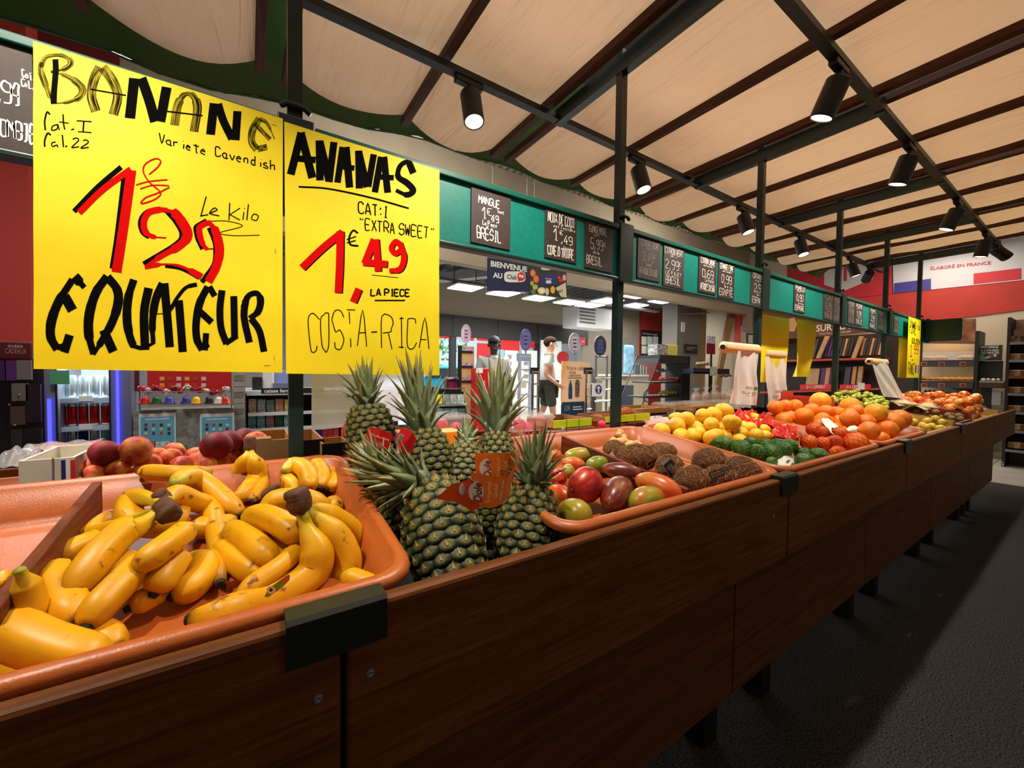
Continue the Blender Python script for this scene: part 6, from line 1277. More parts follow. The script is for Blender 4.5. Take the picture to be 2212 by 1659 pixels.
for y, seq, row in ((861, 'gssss', 'top'), (922, 'rrrrr', 'middle'), (969, 'gsnsg', 'bottom')):
    for i, k in enumerate(seq):
        p = at(133+24*i, y, Yf+.12); sp_ = (at(157, y, Yf+.12)-at(133, y, Yf+.12)).x/.0545; p.z = rY(124, y, 236, y+2, Yf+.06)[3]+.0025; o = bpy.data.objects.new('drink_can', CMX[k]); COL.objects.link(o); o.location = p; o.scale = (min(1.25, sp_), min(1.25, sp_), .97)
        tag(o, {'s': 'silver', 'r': 'red', 'n': 'dark blue', 'g': 'pale green'}[k]+' drink can on the %s shelf of the fridge' % row, 'can', 'cans in the drinks fridge')
# bell stand
Yb = 3.4; t = thing('bell_stand', 'red and grey promotional stand with hanging bells and two blue posters', 'display stand', (at(395, 900, Yb).x, Yb+.15, 0))
RD = mat('promo red board', (176, 16, 18), .5); GRP = mat('grey patterned board', (126, 126, 118), .6, noise=.35, scale=34)
bY('red_back', 318, 780, 500, 846, Yb+.22, .02, RD, t); bY('red_side', 284, 790, 300, 845, Yb+.2, .02, mat('dark maroon board', (90, 12, 16), .6), t)
bY('grey_front', 288, 888, 508, 990, Yb, .02, GRP, t, z0=.5); bY('shelf', 292, 884, 504, 889, Yb+.002, .24, GRP, t)
bY('stand_base', 292, 900, 504, 990, Yb+.03, .25, GRP, t, z0=0)
obj('wire_rail', MB().tube([at(302, 846, Yb+.02), at(500, 846, Yb+.02)], .003, 6), CHROME, t)
for x in (302, 500): obj('side_post', MB().tube([at(x, 840, Yb+.02), at(x, 888, Yb+.02)], .004, 6), CHROME, t)
for x0, x1 in ((300, 380), (432, 506)):
    p = bY('poster', x0, 893, x1, 970, Yb-.004, .004, mat('white poster paper', (214, 220, 222), .5), t); b = bY('blue_print', x0+4, 900, x1-4, 962, Yb-.006, .002, mat('poster blue', (92, 168, 196), .5), p)
    for j in range(3):
        for i in range(4):
            cx_, cy_ = x0+15+(x1-x0-30)*i/3, 918+9*j; bY('bell_print', cx_-3.2, cy_-3, cx_+3.2, cy_+3, Yb-.007, .001, mat('bell print %d' % ((i*3+j) % 5), ((140, 30, 50), (40, 50, 60), (220, 196, 130), (180, 60, 40), (200, 206, 214))[(i*3+j) % 5], .5), p)
    bY('print_band', x0+14, 904, x1-14, 907, Yb-.007, .001, mat('pale pink print', (226, 190, 200), .5), p)
bY('offer_flash', 317, 954, 336, 964, Yb-.008, .001, REDPR, t); tY('1+1', 320, 956, 332, 962, Yb-.008, WHITE, t); bY('price_flash', 337, 954, 366, 964, Yb-.008, .001, WHITE, t); tY("1€  1€", 340, 956, 364, 962, Yb-.009, INK, t)
for j in range(2):
    for i in range(6): 
        cx_, cy_ = 350+18*i, 818+14*j; bY('bell_print', cx_-5, cy_-4, cx_+5, cy_+4, Yb+.217, .002, mat('gold bell print %d' % (i % 3), ((206, 150, 60), (150, 60, 40), (190, 180, 170))[i % 3], .5), t)
for i, (x, c) in enumerate(zip((312, 338, 366, 402, 424, 452, 472, 487), ((176, 24, 20), (30, 80, 40), (60, 60, 150), (40, 50, 140), (232, 170, 20), (26, 26, 40), (210, 200, 180), (190, 40, 30)))):
    p = at(x, 872, Yb-.0); mb = MB().lathe([(.032, 0), (.030, .004), (.022, .02), (.020, .035), (.012, .046), (.003, .048)], 14, Matrix.Translation(p)); 
    o = obj('hanging_bell', mb, mat('bell colour %d' % i, c, .25, .2), smooth=True); tag(o, ['red', 'green', 'lilac', 'blue', 'golden yellow', 'black', 'cream', 'scarlet'][i]+' little bell hanging from the wire rail of the red stand', 'bell', 'bells on the promotional stand')
    r_ = obj('gold_rim', MB().lathe([(.033, -.004), (.033, .003), (.029, .003), (.029, -.004)], 14, Matrix.Translation(p)), mat('brass', (200, 160, 80), .25, .9), o); r_.location = -o.location
    h_ = obj('hanger', MB().tube([p+Vector((0, 0, .047)), p+Vector((0, 0, .078))], .002, 5), CHROME, o); h_.location = -o.location
rg = random.Random(3)
for i in range(14):
    x = 306+14*i; p = at(x, 842+rg.uniform(-4, 6), Yb+.1); mb = ball_mb(0, .7, 10); q = Matrix.Translation(p) @ Matrix.Rotation(rg.uniform(0, 3), 4, 'X') @ Matrix.Rotation(rg.uniform(0, 3), 4, 'Z')
    mb.v = [tuple(q @ (Vector(v)*Vector((1, 1, 1)).length*.0142*(1+.3*math.sin(9*v[0]+i)*math.sin(8*v[1])))) for v in mb.v]
    tag(obj('sweet_bag', mb, mat('sweet wrap %d' % (i % 3), ((190, 40, 36), (206, 190, 176), (150, 20, 26))[i % 3], .2, noise=.5, scale=40)), ('red', 'pale', 'dark red')[i % 3]+' crinkled sweet bag heaped on the promotional stand', 'sweet bag', 'sweet bags on the promotional stand')
for i in range(9):
    y0 = 800+12*i; put('newspaper_pile', 505, y0, 527, y0+11, 3.6, .2, mat('newsprint %d' % (i % 3), ((150, 144, 132), (120, 110, 100), (90, 20, 26))[2 if i == 8 else i % 2], .8), ['topmost', 'second', 'third', 'fourth', 'fifth', 'sixth', 'seventh', 'eighth', 'lowest red'][i]+' stack of papers in the rack right of the bell stand', 'papers', 'paper stacks in the rack')
put('news_rack', 503, 798, 530, 990, 3.81, .02, mat('pale rack board', (150, 152, 156), .6), 'pale upright board behind the stacked papers', 'rack', z0=0)
# checkout with chewing gum shelves
Yc = 3.9; t = thing('checkout_counter', 'closed checkout counter with black shelves of chewing gum', 'checkout', (at(690, 900, Yc).x, Yc+.3, 0))
DK = mat('black shelf metal', (16, 17, 19), .5)
bY('counter_top', 528, 843, 850, 852, Yc, .7, mat('pale counter edge', (186, 196, 206), .4), t); bY('back_panel', 532, 850, 860, 1000, Yc+.3, .02, DK, t, z0=0); bY('left_side', 528, 850, 533, 1000, Yc, .32, DK, t, z0=0)
for y in (889, 921, 956):
    bY('shelf', 533, y-2, 855, y+1, Yc+.04, .26, DK, t); bY('price_strip', 536 if y < 930 else 672, y-3, 850 if y < 930 else 724, y+4, Yc+.03, .006, mat('white price strip', (206, 212, 216), .5), t)
bY('sign_strip', 564, 838, 700, 849, Yc-.006, .006, DK, t); tY('caisse fermée', 571, 840, 640, 848, Yc-.006, WHITE, t, 'sign_lettering', .002, .02)
rg = random.Random(8)
cols = [(150, 130, 110), (120, 130, 140), (90, 110, 90), (160, 120, 90), (200, 170, 90), (110, 90, 100), (60, 130, 80), (180, 160, 150)]
for i in range(15):
    x = 537+19.5*i
    if 620 < x < 660: continue
    put('gum_pack', x, 862+(i % 3), x+17, 886, Yc+.06, .03, mat('gum pack a%d' % (i % 8), cols[i % 8], .4, noise=.5, scale=60), 'small printed pack on the top gum shelf, in the row under the closed sign', 'pack', 'packs on the gum shelves', z0=rY(533, 887, 855, 890, Yc+.04)[3]+.001)
cols = [(70, 110, 116), (90, 120, 130), (120, 80, 96), (20, 60, 50), (110, 150, 156), (90, 100, 110), (40, 90, 70)]
for i in range(15):
    x = 536+19.5*i
    if 620 < x < 660: continue
    put('gum_pack', x, 896, x+17, 918, Yc+.06, .03, mat('gum pack b%d' % (i % 7), cols[i % 7], .4, noise=.5, scale=50), 'round-logo chewing gum pack on the middle gum shelf', 'pack', 'packs on the gum shelves', z0=rY(533, 919, 855, 922, Yc+.04)[3]+.001)
cols = [(30, 30, 130), (170, 40, 60), (190, 60, 70), (200, 40, 44), (60, 100, 150), (70, 110, 170), (40, 130, 70), (60, 150, 80), (120, 50, 90)]
for i in range(14):
    x = 562+12.2*i
    if 622 < x < 640: continue
    for j in range(2): put('gum_pack', x, 925+14*j, x+11, 938+14*j, Yc+.06, .04, mat('gum pack c%d' % (i % 9), cols[min(8, i*9//14)], .4), 'coloured gum stick pack in the %s bottom shelf row' % ('upper', 'lower')[j], 'pack', 'packs on the gum shelves', z0=None if j == 0 else rY(533, 954, 855, 957, Yc+.04)[3]+.001)
t = thing('card_printer', 'black and white till printer standing on the closed checkout', 'till', (at(580, 830, Yc+.2).x, Yc+.3, at(580, 843, Yc).z)); z_ = at(580, 843, Yc+.0).z
bY('printer_base', 545, 815, 566, 843, Yc+.15, .15, BLACK, t); bY('printer_body', 566, 800, 592, 843, Yc+.2, .2, mat('cream plastic', (196, 194, 186), .5), t, .01); bY('screen', 592, 800, 622, 828, Yc+.25, .03, mat('pale screen', (120, 130, 176), .2), t, .004)
t = bY('conveyor_rail', 590, 828, 640, 842, Yc+.1, .3, mat('blue grey metal', (110, 124, 150), .3, .5)); tag(t, 'blue grey metal belt edge right of the till printer', 'belt')
# second low gum display further back
Yg = 4.6; t = thing('gum_display', 'low black display of gum packs behind the pineapple crowns', 'display', (at(975, 880, Yg).x, Yg+.1, 0))
q = [at(x, y, Yg) for x, y in ((936, 836), (1005, 846), (1014, 905), (936, 905))]; obj('cabinet', MB().prism([(p.x, p.y+.05, p.z) for p in q], (0, .3, 0)), DK, t)
bY('lower_cabinet', 936, 900, 1014, 960, Yg+.05, .3, DK, t, z0=0); bY('price_strip', 940, 872, 1008, 877, Yg+.03, .01, MT['white price strip'], t); bY('chrome_edge', 938, 838, 1004, 841, Yg+.03, .02, CHROME, t)  # plain chrome strip along the cabinet top
for i in range(4): put('gum_pack', 941+16*i, 852, 955+16*i, 872, Yg+.0, .03, mat('gum pack d%d' % i, ((210, 200, 40), (130, 140, 130), (150, 160, 150), (170, 180, 170))[i], .4, noise=.4, scale=40), 'pack in the upper row of the low black display behind the pineapples', 'pack', 'packs on the low display'); put('gum_pack', 943+16*i, 883, 957+16*i, 900, Yg+.0, .03, mat('gum pack e%d' % (i % 2), ((80, 120, 110), (60, 90, 90))[i % 2], .4, noise=.4, scale=40), 'pack in the lower row of the low black display behind the pineapples', 'pack', 'packs on the low display')
# ================================================================ ENTRANCE
Yw = 8.0; FRAME = mat('anthracite window frame', (34, 34, 36), .5)
def xz(x, y): p = at(x, y, Yw); return p.x, p.z
zt = xz(1000, 683)[1]; zb = xz(1000, 728)[1]
struct('wall_back_upper', MB().box((-3, Yw, zt), (7.75, Yw+.15, 3.3)), mat('pale beige wall paint', (176, 166, 148), .8))
struct('wall_back_left', MB().box((-3, Yw, 0), (2.2, Yw+.15, zt)), mat('pale wall', (170, 168, 164), .8))
d = thing('window_1', 'anthracite framed glass entrance front with red stripes', 'window', (5, Yw, 0)); del d['category']; del d['label']; d['kind'] = 'structure'
obj('header_panel', MB().box((2.2, Yw-.04, zb), (7.75, Yw+.1, zt)), FRAME, d)
for x in (978, 1075, 1160): X = xz(x, 760)[0]; obj('mullion', MB().box((X-.07, Yw-.03, 0), (X+.07, Yw+.06, zb)), FRAME, d)
for x in (978, 1075, 1160): X = xz(x, 700)[0]; obj('panel_joint', MB().box((X-.012, Yw-.05, zb), (X+.012, Yw-.04, zt)), BLACK, d)
obj('bottom_rail', MB().box((2.2, Yw-.03, 0), (7.75, Yw+.06, .12)), FRAME, d)
def thin_glass():
    m_ = bpy.data.materials.new('window glass'); m_.use_nodes = True; nt = m_.node_tree; nt.nodes.clear(); o = nt.nodes.new('ShaderNodeOutputMaterial'); a = nt.nodes.new('ShaderNodeBsdfTransparent'); b = nt.nodes.new('ShaderNodeBsdfGlossy'); b.inputs['Roughness'].default_value = .02
    mx = nt.nodes.new('ShaderNodeMixShader'); mx.inputs[0].default_value = .035; a.inputs[0].default_value = (.95, .98, 1, 1); nt.links.new(a.outputs[0], mx.inputs[1]); nt.links.new(b.outputs[0], mx.inputs[2]); nt.links.new(mx.outputs[0], o.inputs[0]); return m_
TG = thin_glass()
obj('glass_pane', MB().box((2.2, Yw+.01, .12), (7.75, Yw+.016, zb)), TG, d)
REDV = mat('red window film', (232, 20, 30), .5, emit=(232, 14, 26), estr=.0)
for x0, y0, x1, y1 in ((945, 721, 976, 731), (985, 724, 1000, 733), (1013, 726, 1024, 736), (1030, 727, 1073, 737), (1030, 742, 1073, 786), (1082, 731, 1122, 758), (1126, 738, 1158, 752)):
    bY('red_film', x0, y0, x1, y1, Yw-.005, .003, REDV, d)
bY('white_notice', 986, 725, 1000, 733, Yw-.008, .002, WHITE, d)
# outdoors beyond the glass
struct('ground_outside', MB().box((-14, 8.2, -.06), (30, 30, -.01)), mat('pale tarmac', (150, 152, 154), .8))
struct('wall_outside', MB().box((-14, 20, 0), (30, 20.4, 5)), mat('white rendered wall', (206, 214, 218), .8, noise=.1, scale=1))
def car(x, y, colr, label):
    t = thing('parked_car', label, 'car', (x, y, 0)); cm = mat('car paint %d' % colr[0], colr, .25, .2)
    pr = [(-2, .35), (-2.05, .7), (-1.7, .85), (-1.1, .95), (-.5, 1.42), (.7, 1.45), (1.4, 1.0), (1.95, .9), (2.05, .6), (2.0, .35)]
    obj('car_body', MB().prism([(x+a, y-.8, b) for a, b in pr], (0, 1.6, 0)), cm, t, bevel=.08)
    obj('side_window', MB().prism([(x+a, y-.82, b) for a, b in ((-.9, .98), (-.45, 1.34), (.62, 1.36), (1.1, 1.0))], (0, .01, 0)), mat('dark car glass', (20, 40, 50), .1), t)
    for wx in (-1.25, 1.3): obj('wheel', MB().lathe([(.3, 0), (.32, .02), (.32, .18), (.3, .2)], 20, Matrix.Translation((x+wx, y-.84, .32)) @ Matrix.Rotation(math.radians(-90), 4, 'X')), BLACK, t)
car(6.0, 14, (30, 150, 180), 'turquoise car parked outside beyond the left window'); car(12.5, 15.5, (220, 222, 226), 'white car parked outside beyond the second window')
def tree(x, y):
    t = thing('tree', 'leafy tree outside beyond the left window', 'tree', (x, y, 0)); obj('trunk', MB().tube([(x, y, 0), (x+.1, y, 1.2), (x, y, 2.4)], [.16, .12, .08], 10), WOODR, t)
    mb = MB(); rg = random.Random(2)
    for i in range(220):
        p = Vector((x+rg.gauss(0, .8), y+rg.gauss(0, .8), 2.8+rg.gauss(0, .6))); a = Vector((rg.gauss(0, 1), rg.gauss(0, 1), rg.gauss(0, 1))).normalized()*.18; b = a.orthogonal().normalized()*.09; mb.add([p-a, p+b, p+a, p-b], [(0, 1, 2, 3)])
    obj('foliage', mb, mat('tree leaves', (60, 110, 50), .6), t)
tree(7.2, 17.5)
# ceiling light panels and their rails, hanging banner, heater
PAN = mat('lit ceiling panel', (255, 255, 255), .4, emit=(255, 252, 246), estr=7)
for x, y, Y in ((1005, 622, 5.96), (1087, 634, 5.96), (1163, 645, 5.96), (1229, 653.5, 5.96), (1274, 660, 5.96), (1312, 650.5, 5.35), (1376, 639.5, 5.35), (1432, 651, 5.35), (1370, 660.5, 5.96)):
    p = at(x, y, Y); t = thing('ceiling_panel', 'glowing square ceiling light panel in the entrance row', 'ceiling light', p, 'square light panels of the entrance')
    obj('frame', MB().box((p.x-.235, p.y-.22, p.z+.005), (p.x+.235, p.y+.22, p.z+.03)), WHITE, t); obj('diffuser', MB().box((p.x-.225, p.y-.21, p.z-.004), (p.x+.225, p.y+.21, p.z+.004)), PAN, t)
    for dx in (-.2, .2): obj('hanger_rod', MB().tube([(p.x+dx, p.y, p.z+.03), (p.x+dx, p.y, 3.28)], .008, 6), GREYM, t)
struct('trim_2', MB().box((-1, 5.88, 2.66), (8, 6.02, 2.70)), GREYM)
for i, (x0, x1) in enumerate(((1.2, 3.9), (2.6, 5.4))): struct('trim_%d' % (3+i), MB().prism([(x0, 7.9, 2.95), (x0+.22, 7.9, 2.95), (x1+.22, 5.2, 3.2), (x1, 5.2, 3.2)], (0, 0, .16)), mat('galvanised steel beam', (170, 174, 178), .5))
Yh = 4.7; t = thing('welcome_banner', 'dark blue hanging banner reading BIENVENUE AU with a round red badge', 'banner', at(1100, 620, Yh), 'hanging boards over the entrance'); NV = mat('banner navy', (16, 26, 66), .5)
def quadY(name, c, Y, d_, mt, parent): return obj(name, MB().prism([at(x, y, Y) for x, y in c], (0, d_, 0)), mt, parent)
quadY('banner_board', [(1054, 628), (1054, 556), (1143, 570), (1143, 630)], Yh, .02, NV, t)
def skewtype(text, x0, yb0, x1, yb1, h, Y, mt, parent, bold=.02):
    a = at(x0, yb0, Y-.004); b = at(x1, yb1, Y-.004); c = at(x0, yb0-h, Y-.004); return type_(text, a, b-a, Vector((0, 0, (c-a).z)), 1, 1, (0, 0, 0), mt, parent, 'banner_lettering', bold=bold)
skewtype('BIENVENUE', 1060, 575.5, 1138.5, 588, 12.5, Yh, WHITE, t, .035); skewtype('AU', 1065, 600, 1085, 602, 12, Yh, WHITE, t, .035)
def pill(cx_, cy_, rx, ry, Y, mt, parent, name, lift, n=28, sq=3.5):
    pts = []
    for i in range(n):
        a = 2*math.pi*i/n; c_, s_ = math.cos(a), math.sin(a); pts.append(at(cx_+rx*abs(c_)**(2/sq)*(1 if c_ > 0 else -1), cy_+ry*abs(s_)**(2/sq)*(1 if s_ > 0 else -1), Y-lift))
    return obj(name, MB().add(pts, [tuple(range(n))]), mt, parent)
pill(1112, 598, 23, 12, Yh, WHITE, t, 'badge', .005, sq=4); skewtype('Club', 1095, 602, 1116, 604, 9.5, Yh-.004, NV, t, .015)
pill(1126, 597, 8.3, 9.4, Yh, mat('badge red', (214, 22, 30), .5), t, 'badge_disc', .008, sq=2); mb = MB().add([at(1119, 602, Yh-.0085), at(1119, 608.5, Yh-.0085), at(1127, 605, Yh-.0085)], [(0, 1, 2)]); obj('badge_tail', mb, MT['badge red'], t)
for pts in ([(1119.5, 596), (1124, 591.5), (1124, 600.5)], [(1132.5, 597.5), (1128, 593), (1128, 602)]): obj('badge_mark', MB().add([at(x, y, Yh-.011) for x, y in pts], [(0, 1, 2)]), WHITE, t)
for c in ([(1124, 594), (1128, 595), (1128, 599.5), (1124, 598.5)],): obj('badge_mark', MB().add([at(x, y, Yh-.0105) for x, y in c], [(0, 1, 2, 3)]), WHITE, t)
t = thing('food_banner', 'hanging photo board of sliced fruit and vegetables beside the blue banner', 'banner', at(1184, 620, Yh), 'hanging boards over the entrance')
quadY('photo_board', [(1145, 632), (1145, 571), (1224, 583), (1224, 645)], Yh, .02, mat('dark food photo', (44, 40, 30), .5, noise=.5, scale=14), t)
quadY('blue_box_print', [(1166, 617), (1167, 593), (1204, 592), (1206, 615)], Yh-.003, .002, mat('box navy', (30, 40, 110), .5), t)
for cx_, cy_, rx, ry, c in ((1151, 590, 6, 8, (220, 120, 70)), (1158, 603, 6.5, 8.5, (226, 110, 50)), (1149, 612, 4, 5, (150, 190, 110)), (1156, 620, 6, 6, (160, 196, 100)), (1152, 630, 5, 5, (90, 140, 50)), (1170, 628, 9, 7.5, (226, 216, 170)), (1182, 630, 4, 8, (230, 200, 180)), (1194, 626, 5, 8, (240, 190, 30)), (1211, 606, 5, 4, (220, 30, 30)), (1208, 600, 3, 4, (220, 60, 40)), (1219, 600, 4, 7, (230, 160, 190)), (1180, 580, 12, 4, (196, 206, 196))):
    pill(cx_, cy_, rx, ry, Yh, mat('food print %d %d' % (cx_, cy_), c, .5), t, 'food_print', .004, 16, 2); 
    if c[0] > 200 and rx > 5.5: pill(cx_, cy_, rx*.6, ry*.6, Yh, mat('food print core %d' % cx_, tuple(min(255, int(v*1.12)) for v in c), .5), t, 'food_print', .0055, 12, 2)
quadY('pack_print', [(1200, 622), (1222, 610), (1224, 643), (1212, 641)], Yh-.004, .002, mat('pack cream', (216, 206, 176), .6), t); skewtype('BIO', 1205, 634, 1216, 630, 6, Yh-.004, mat('green bio print', (30, 120, 50), .5), t); skewtype('BIENVENUE', 1178, 603, 1192, 604.5, 2.6, Yh, WHITE, t); pill(1185, 609, 6, 3.5, Yh, WHITE, t, 'badge', .007)
for x, o_ in ((1062, 'welcome_banner'), (1136, 'welcome_banner'), (1152, 'food_banner'), (1216, 'food_banner')): p = at(x, 575, Yh+.01); obj('hanging_wire', MB().tube([p-Vector((0, 0, .02)), (p.x, p.y, 4.88)], .003, 5), GREYM, bpy.data.objects[o_])
Yt = 6.9; t = thing('air_heater', 'white box air heater with dark louvres hanging by the entrance', 'heater', at(1285, 690, Yt)); a, b, c, e = rY(1246, 664, 1326, 709, Yt)
bx_ = (b-a)*.52
obj('casing', MB().box((a, Yt, c), (b, Yt+.5, e)), mat('white enamel', (220, 224, 224), .4), t, bevel=.01); obj('louvre_frame', MB().box((a, Yt-.015, c-.01), (a+bx_, Yt, e+.01)), MT['white enamel'], t, bevel=.006)
for i in range(5): obj('louvre_gap', MB().box((a+.07, Yt-.018, c+.09+(e-c)*.16*i), (a+bx_-.06, Yt-.0155, c+.13+(e-c)*.16*i)), mat('grey louvre gap', (90, 92, 96), .5), t)
obj('hanger_rod', MB().tube([(a+.15, Yt+.25, e), (a+.15, Yt+.25, 3.3)], .012, 6), GREYM, t); obj('hanger_rod', MB().tube([(b-.15, Yt+.25, e), (b-.15, Yt+.25, 3.3)], .012, 6), GREYM, t)
# ================================================================ PEOPLE
SKIN1 = mat('light skin', (206, 150, 120), .55); SKIN2 = mat('dark skin', (66, 42, 32), .55)
def skin_mesh(name, V, E, mt, parent, M, root=0, lv=2):
    """continuous body grown over a joint skeleton; V = list of (x, y, z, radius)"""
    me = bpy.data.meshes.new(name); me.from_pydata([tuple(M @ Vector(v[:3])) for v in V], E, []); me.materials.append(mt)
    o = bpy.data.objects.new(name, me); COL.objects.link(o); o.parent = parent; o.location = -W0[parent.name] if parent.name in W0 else (0, 0, 0); W0[o.name] = Vector((0, 0, 0))
    md = o.modifiers.new('skin', 'SKIN'); md.use_smooth_shade = True
    for i, v in enumerate(V):
        d = me.skin_vertices[0].data[i]; r = v[3] if hasattr(v[3], '__len__') else (v[3], v[3]); d.radius = r; d.use_root = (i == root)
    s_ = o.modifiers.new('sub', 'SUBSURF'); s_.levels = lv; s_.render_levels = lv; return o
def figure(name, label, base, f, pose, skin_m, clothes, scale=1.0):
    f = Vector(f).normalized(); l = Vector((-f.y, f.x, 0)); t = thing(name, label, 'person', base)
    M = Matrix(((f.x*scale, l.x*scale, 0, base[0]), (f.y*scale, l.y*scale, 0, base[1]), (0, 0, scale, base[2]), (0, 0, 0, 1)))
    P = dict(pel=(0, 0, .95), sp=(0, 0, 1.15), ch=(0, 0, 1.36), nk=(.01, 0, 1.50), hd0=(.03, 0, 1.57), hd1=(.035, 0, 1.66), hd2=(.02, 0, 1.745),
             rs=(-.01, -.17, 1.42), re=(-.04, -.24, 1.13), rw=(.02, -.25, .90), rh=(.03, -.25, .83), ls=(-.01, .17, 1.42), le=(-.04, .24, 1.13), lw=(.02, .25, .90), lh=(.03, .25, .83),
             rp=(0, -.09, .92), rk=(.02, -.10, .50), ra=(0, -.10, .09), rt=(.15, -.10, .035), lp=(0, .09, .92), lk=(.02, .10, .50), la=(0, .10, .09), lt=(.15, .10, .035)); P.update(pose)
    rad = dict(pel=.12, sp=.115, ch=.135, nk=.052, hd0=.07, hd1=.088, hd2=.062, rs=.062, re=.042, rw=.03, rh=(.036, .018), ls=.062, le=.042, lw=.03, lh=(.036, .018), rp=.09, rk=.058, ra=.038, rt=.032, lp=.09, lk=.058, la=.038, lt=.032)
    K = list(P); V = [(*P[k], rad[k]) for k in K]; ix = {k: i for i, k in enumerate(K)}
    E = [(ix[a], ix[b]) for a, b in ('pel sp', 'sp ch', 'ch nk', 'nk hd0', 'hd0 hd1', 'hd1 hd2', 'ch rs', 'rs re', 're rw', 'rw rh', 'ch ls', 'ls le', 'le lw', 'lw lh', 'pel rp', 'rp rk', 'rk ra', 'ra rt', 'pel lp', 'lp lk', 'lk la', 'la lt') for a, b in [(a, b)]] if False else [tuple(ix[q] for q in s.split()) for s in ('pel sp', 'sp ch', 'ch nk', 'nk hd0', 'hd0 hd1', 'hd1 hd2', 'ch rs', 'rs re', 're rw', 'rw rh', 'ch ls', 'ls le', 'le lw', 'lw lh', 'pel rp', 'rp rk', 'rk ra', 'ra rt', 'pel lp', 'lp lk', 'lk la', 'la lt')]
    for sd in 'rl':                                   # five fingers on each hand
        h = Vector(P[sd+'h']); w_ = Vector(P[sd+'w']); d = (h-w_).normalized(); s_ = Vector((1, 0, .2))-d*d.x; s_ = s_.normalized()
        for k in range(4):
            a = h+s_*(k-1.5)*.018+d*.02; V += [(*a, .009), (*(a+d*.035*(1-.08*abs(k-1))), .008), (*(a+d*.055+Vector((0, .012 if sd == 'r' else -.012, 0))), .007)]; n = len(V); E += [(ix[sd+'h'], n-3), (n-3, n-2), (n-2, n-1)]
        V += [(*(h+s_*.036-d*.01), .01), (*(h+s_*.052+d*.025), .008)]; n = len(V); E += [(ix[sd+'h'], n-2), (n-2, n-1)]
    skin_mesh('body', V, E, skin_m, t, M)
    h1 = Vector(P['hd1']); hdir = pose.get('look', (1, 0, 0)); hd = Vector(hdir).normalized(); hs = Vector((-hd.y, hd.x, 0))
    def on(v): return M @ v
    fm_ = MB().tube([on(h1+hd*.085+Vector((0, 0, .02))), on(h1+hd*.112-Vector((0, 0, .018))), on(h1+hd*.088-Vector((0, 0, .028)))], [.008, .017, .010], 8); obj('nose', fm_, skin_m, t, smooth=True)
    for s_ in (-1, 1):
        e = ball_mb(0, 1, 10); q = Matrix.Translation(on(h1+hd*.083+hs*s_*.034+Vector((0, 0, .018)))) @ Matrix.Scale(.010, 4); e.v = [tuple(q @ Vector(v)) for v in e.v]; obj('eye', e, mat('eye', (30, 24, 22), .2), t, smooth=True)
        e = ball_mb(0, 1, 10); q = Matrix.Translation(on(h1+hs*s_*.09-hd*.005)) @ Matrix.Diagonal((.022, .022, .034, 1)); e.v = [tuple(q @ Vector(v)) for v in e.v]; obj('ear', e, skin_m, t, smooth=True)
    obj('mouth', MB().tube([on(h1+hd*.088+hs*-.022-Vector((0, 0, .055))), on(h1+hd*.097-Vector((0, 0, .056))), on(h1+hd*.088+hs*.022-Vector((0, 0, .055)))], [.004, .007, .004], 6), mat('lips', (150, 80, 70), .5), t)
    for nm, keys, edges, rr_, mt in clothes:
        VV = [(*(P[k] if k in P else k_), r) for k, r, k_ in [(k, r, None) for k, r in zip(keys, rr_)]] if all(isinstance(k, str) for k in keys) else [(*(Vector(P[k]) if isinstance(k, str) else Vector(P[k[0]]).lerp(Vector(P[k[1]]), k[2])), r) for k, r in zip(keys, rr_)]
        skin_mesh(nm, VV, edges, mt, t, M)
    return t, M, P
def hair(t, M, P, mt, back=.0, name='hair', up=.0):
    h1 = Vector(P['hd1']); rg = random.Random(4); mb = ball_mb(0, 1, 20)
    vs = []
    for v in mb.v:
        v = Vector(v); 
        if v.z < -.05 and v.x > -.15: v.z = -.05; v *= .9
        vs.append(v*(1+.06*math.sin(9*v.x+5*v.y)*math.sin(7*v.z)))
    q = M @ Matrix.Translation(h1+Vector((-.018-back, 0, .045+up))) @ Matrix.Diagonal((.112, .098, .098, 1)); mb.v = [tuple(q @ v) for v in vs]; return obj(name, mb, mt, t, smooth=True)
TEE = [(0, 1), (1, 2), (2, 3), (2, 4), (4, 5), (2, 6), (6, 7)]
def tee(sleeve=.55): return ['pel', 'sp', 'ch', ('ch', 'nk', .45), 'rs', ('rs', 're', sleeve), 'ls', ('ls', 'le', sleeve)], TEE, [.158, .152, .165, .085, .085, .072, .085, .072]
SH = [(0, 1), (1, 2), (0, 3), (3, 4)]
p = at(1185, 800, 5.58)
t, M, P = figure('person', 'young man in a white T-shirt and dark green shorts walking through the entrance gates', (p.x, p.y, 0), (.84, -.54, 0),
    dict(rk=(.08, -.10, .50), ra=(.06, -.10, .09), rt=(.2, -.1, .035), lk=(-.08, .10, .50), la=(-.36, .10, .17), lt=(-.27, .10, .05), re=(-.08, -.23, 1.14), rw=(.12, -.21, .99), rh=(.18, -.19, .95), le=(-.02, .24, 1.14), lw=(.1, .22, .95), lh=(.15, .21, .9)), SKIN1,
    [('t_shirt', *tee(), mat('white cotton', (206, 206, 200), .8)), ('shorts', ['pel', 'rp', ('rp', 'rk', .85), 'lp', ('lp', 'lk', .85)], SH, [.165, .115, .092, .115, .092], mat('olive shorts', (62, 66, 54), .8)),
     ('shoe', ['ra', 'rt'], [(0, 1)], [.052, .045], mat('grey shoe', (120, 116, 110), .6)), ('shoe', ['la', 'lt'], [(0, 1)], [.052, .045], mat('grey shoe', (120, 116, 110), .6))], 1.035)
hair(t, M, P, mat('dark brown hair', (46, 30, 20), .9, spec=.1)); obj('bracelet', MB().lathe([(.034, -.006), (.037, -.006), (.037, .006), (.034, .006)], 14, Matrix.Translation(M @ Vector(P['rw']))), mat('pale pink band', (220, 150, 140), .5), t)
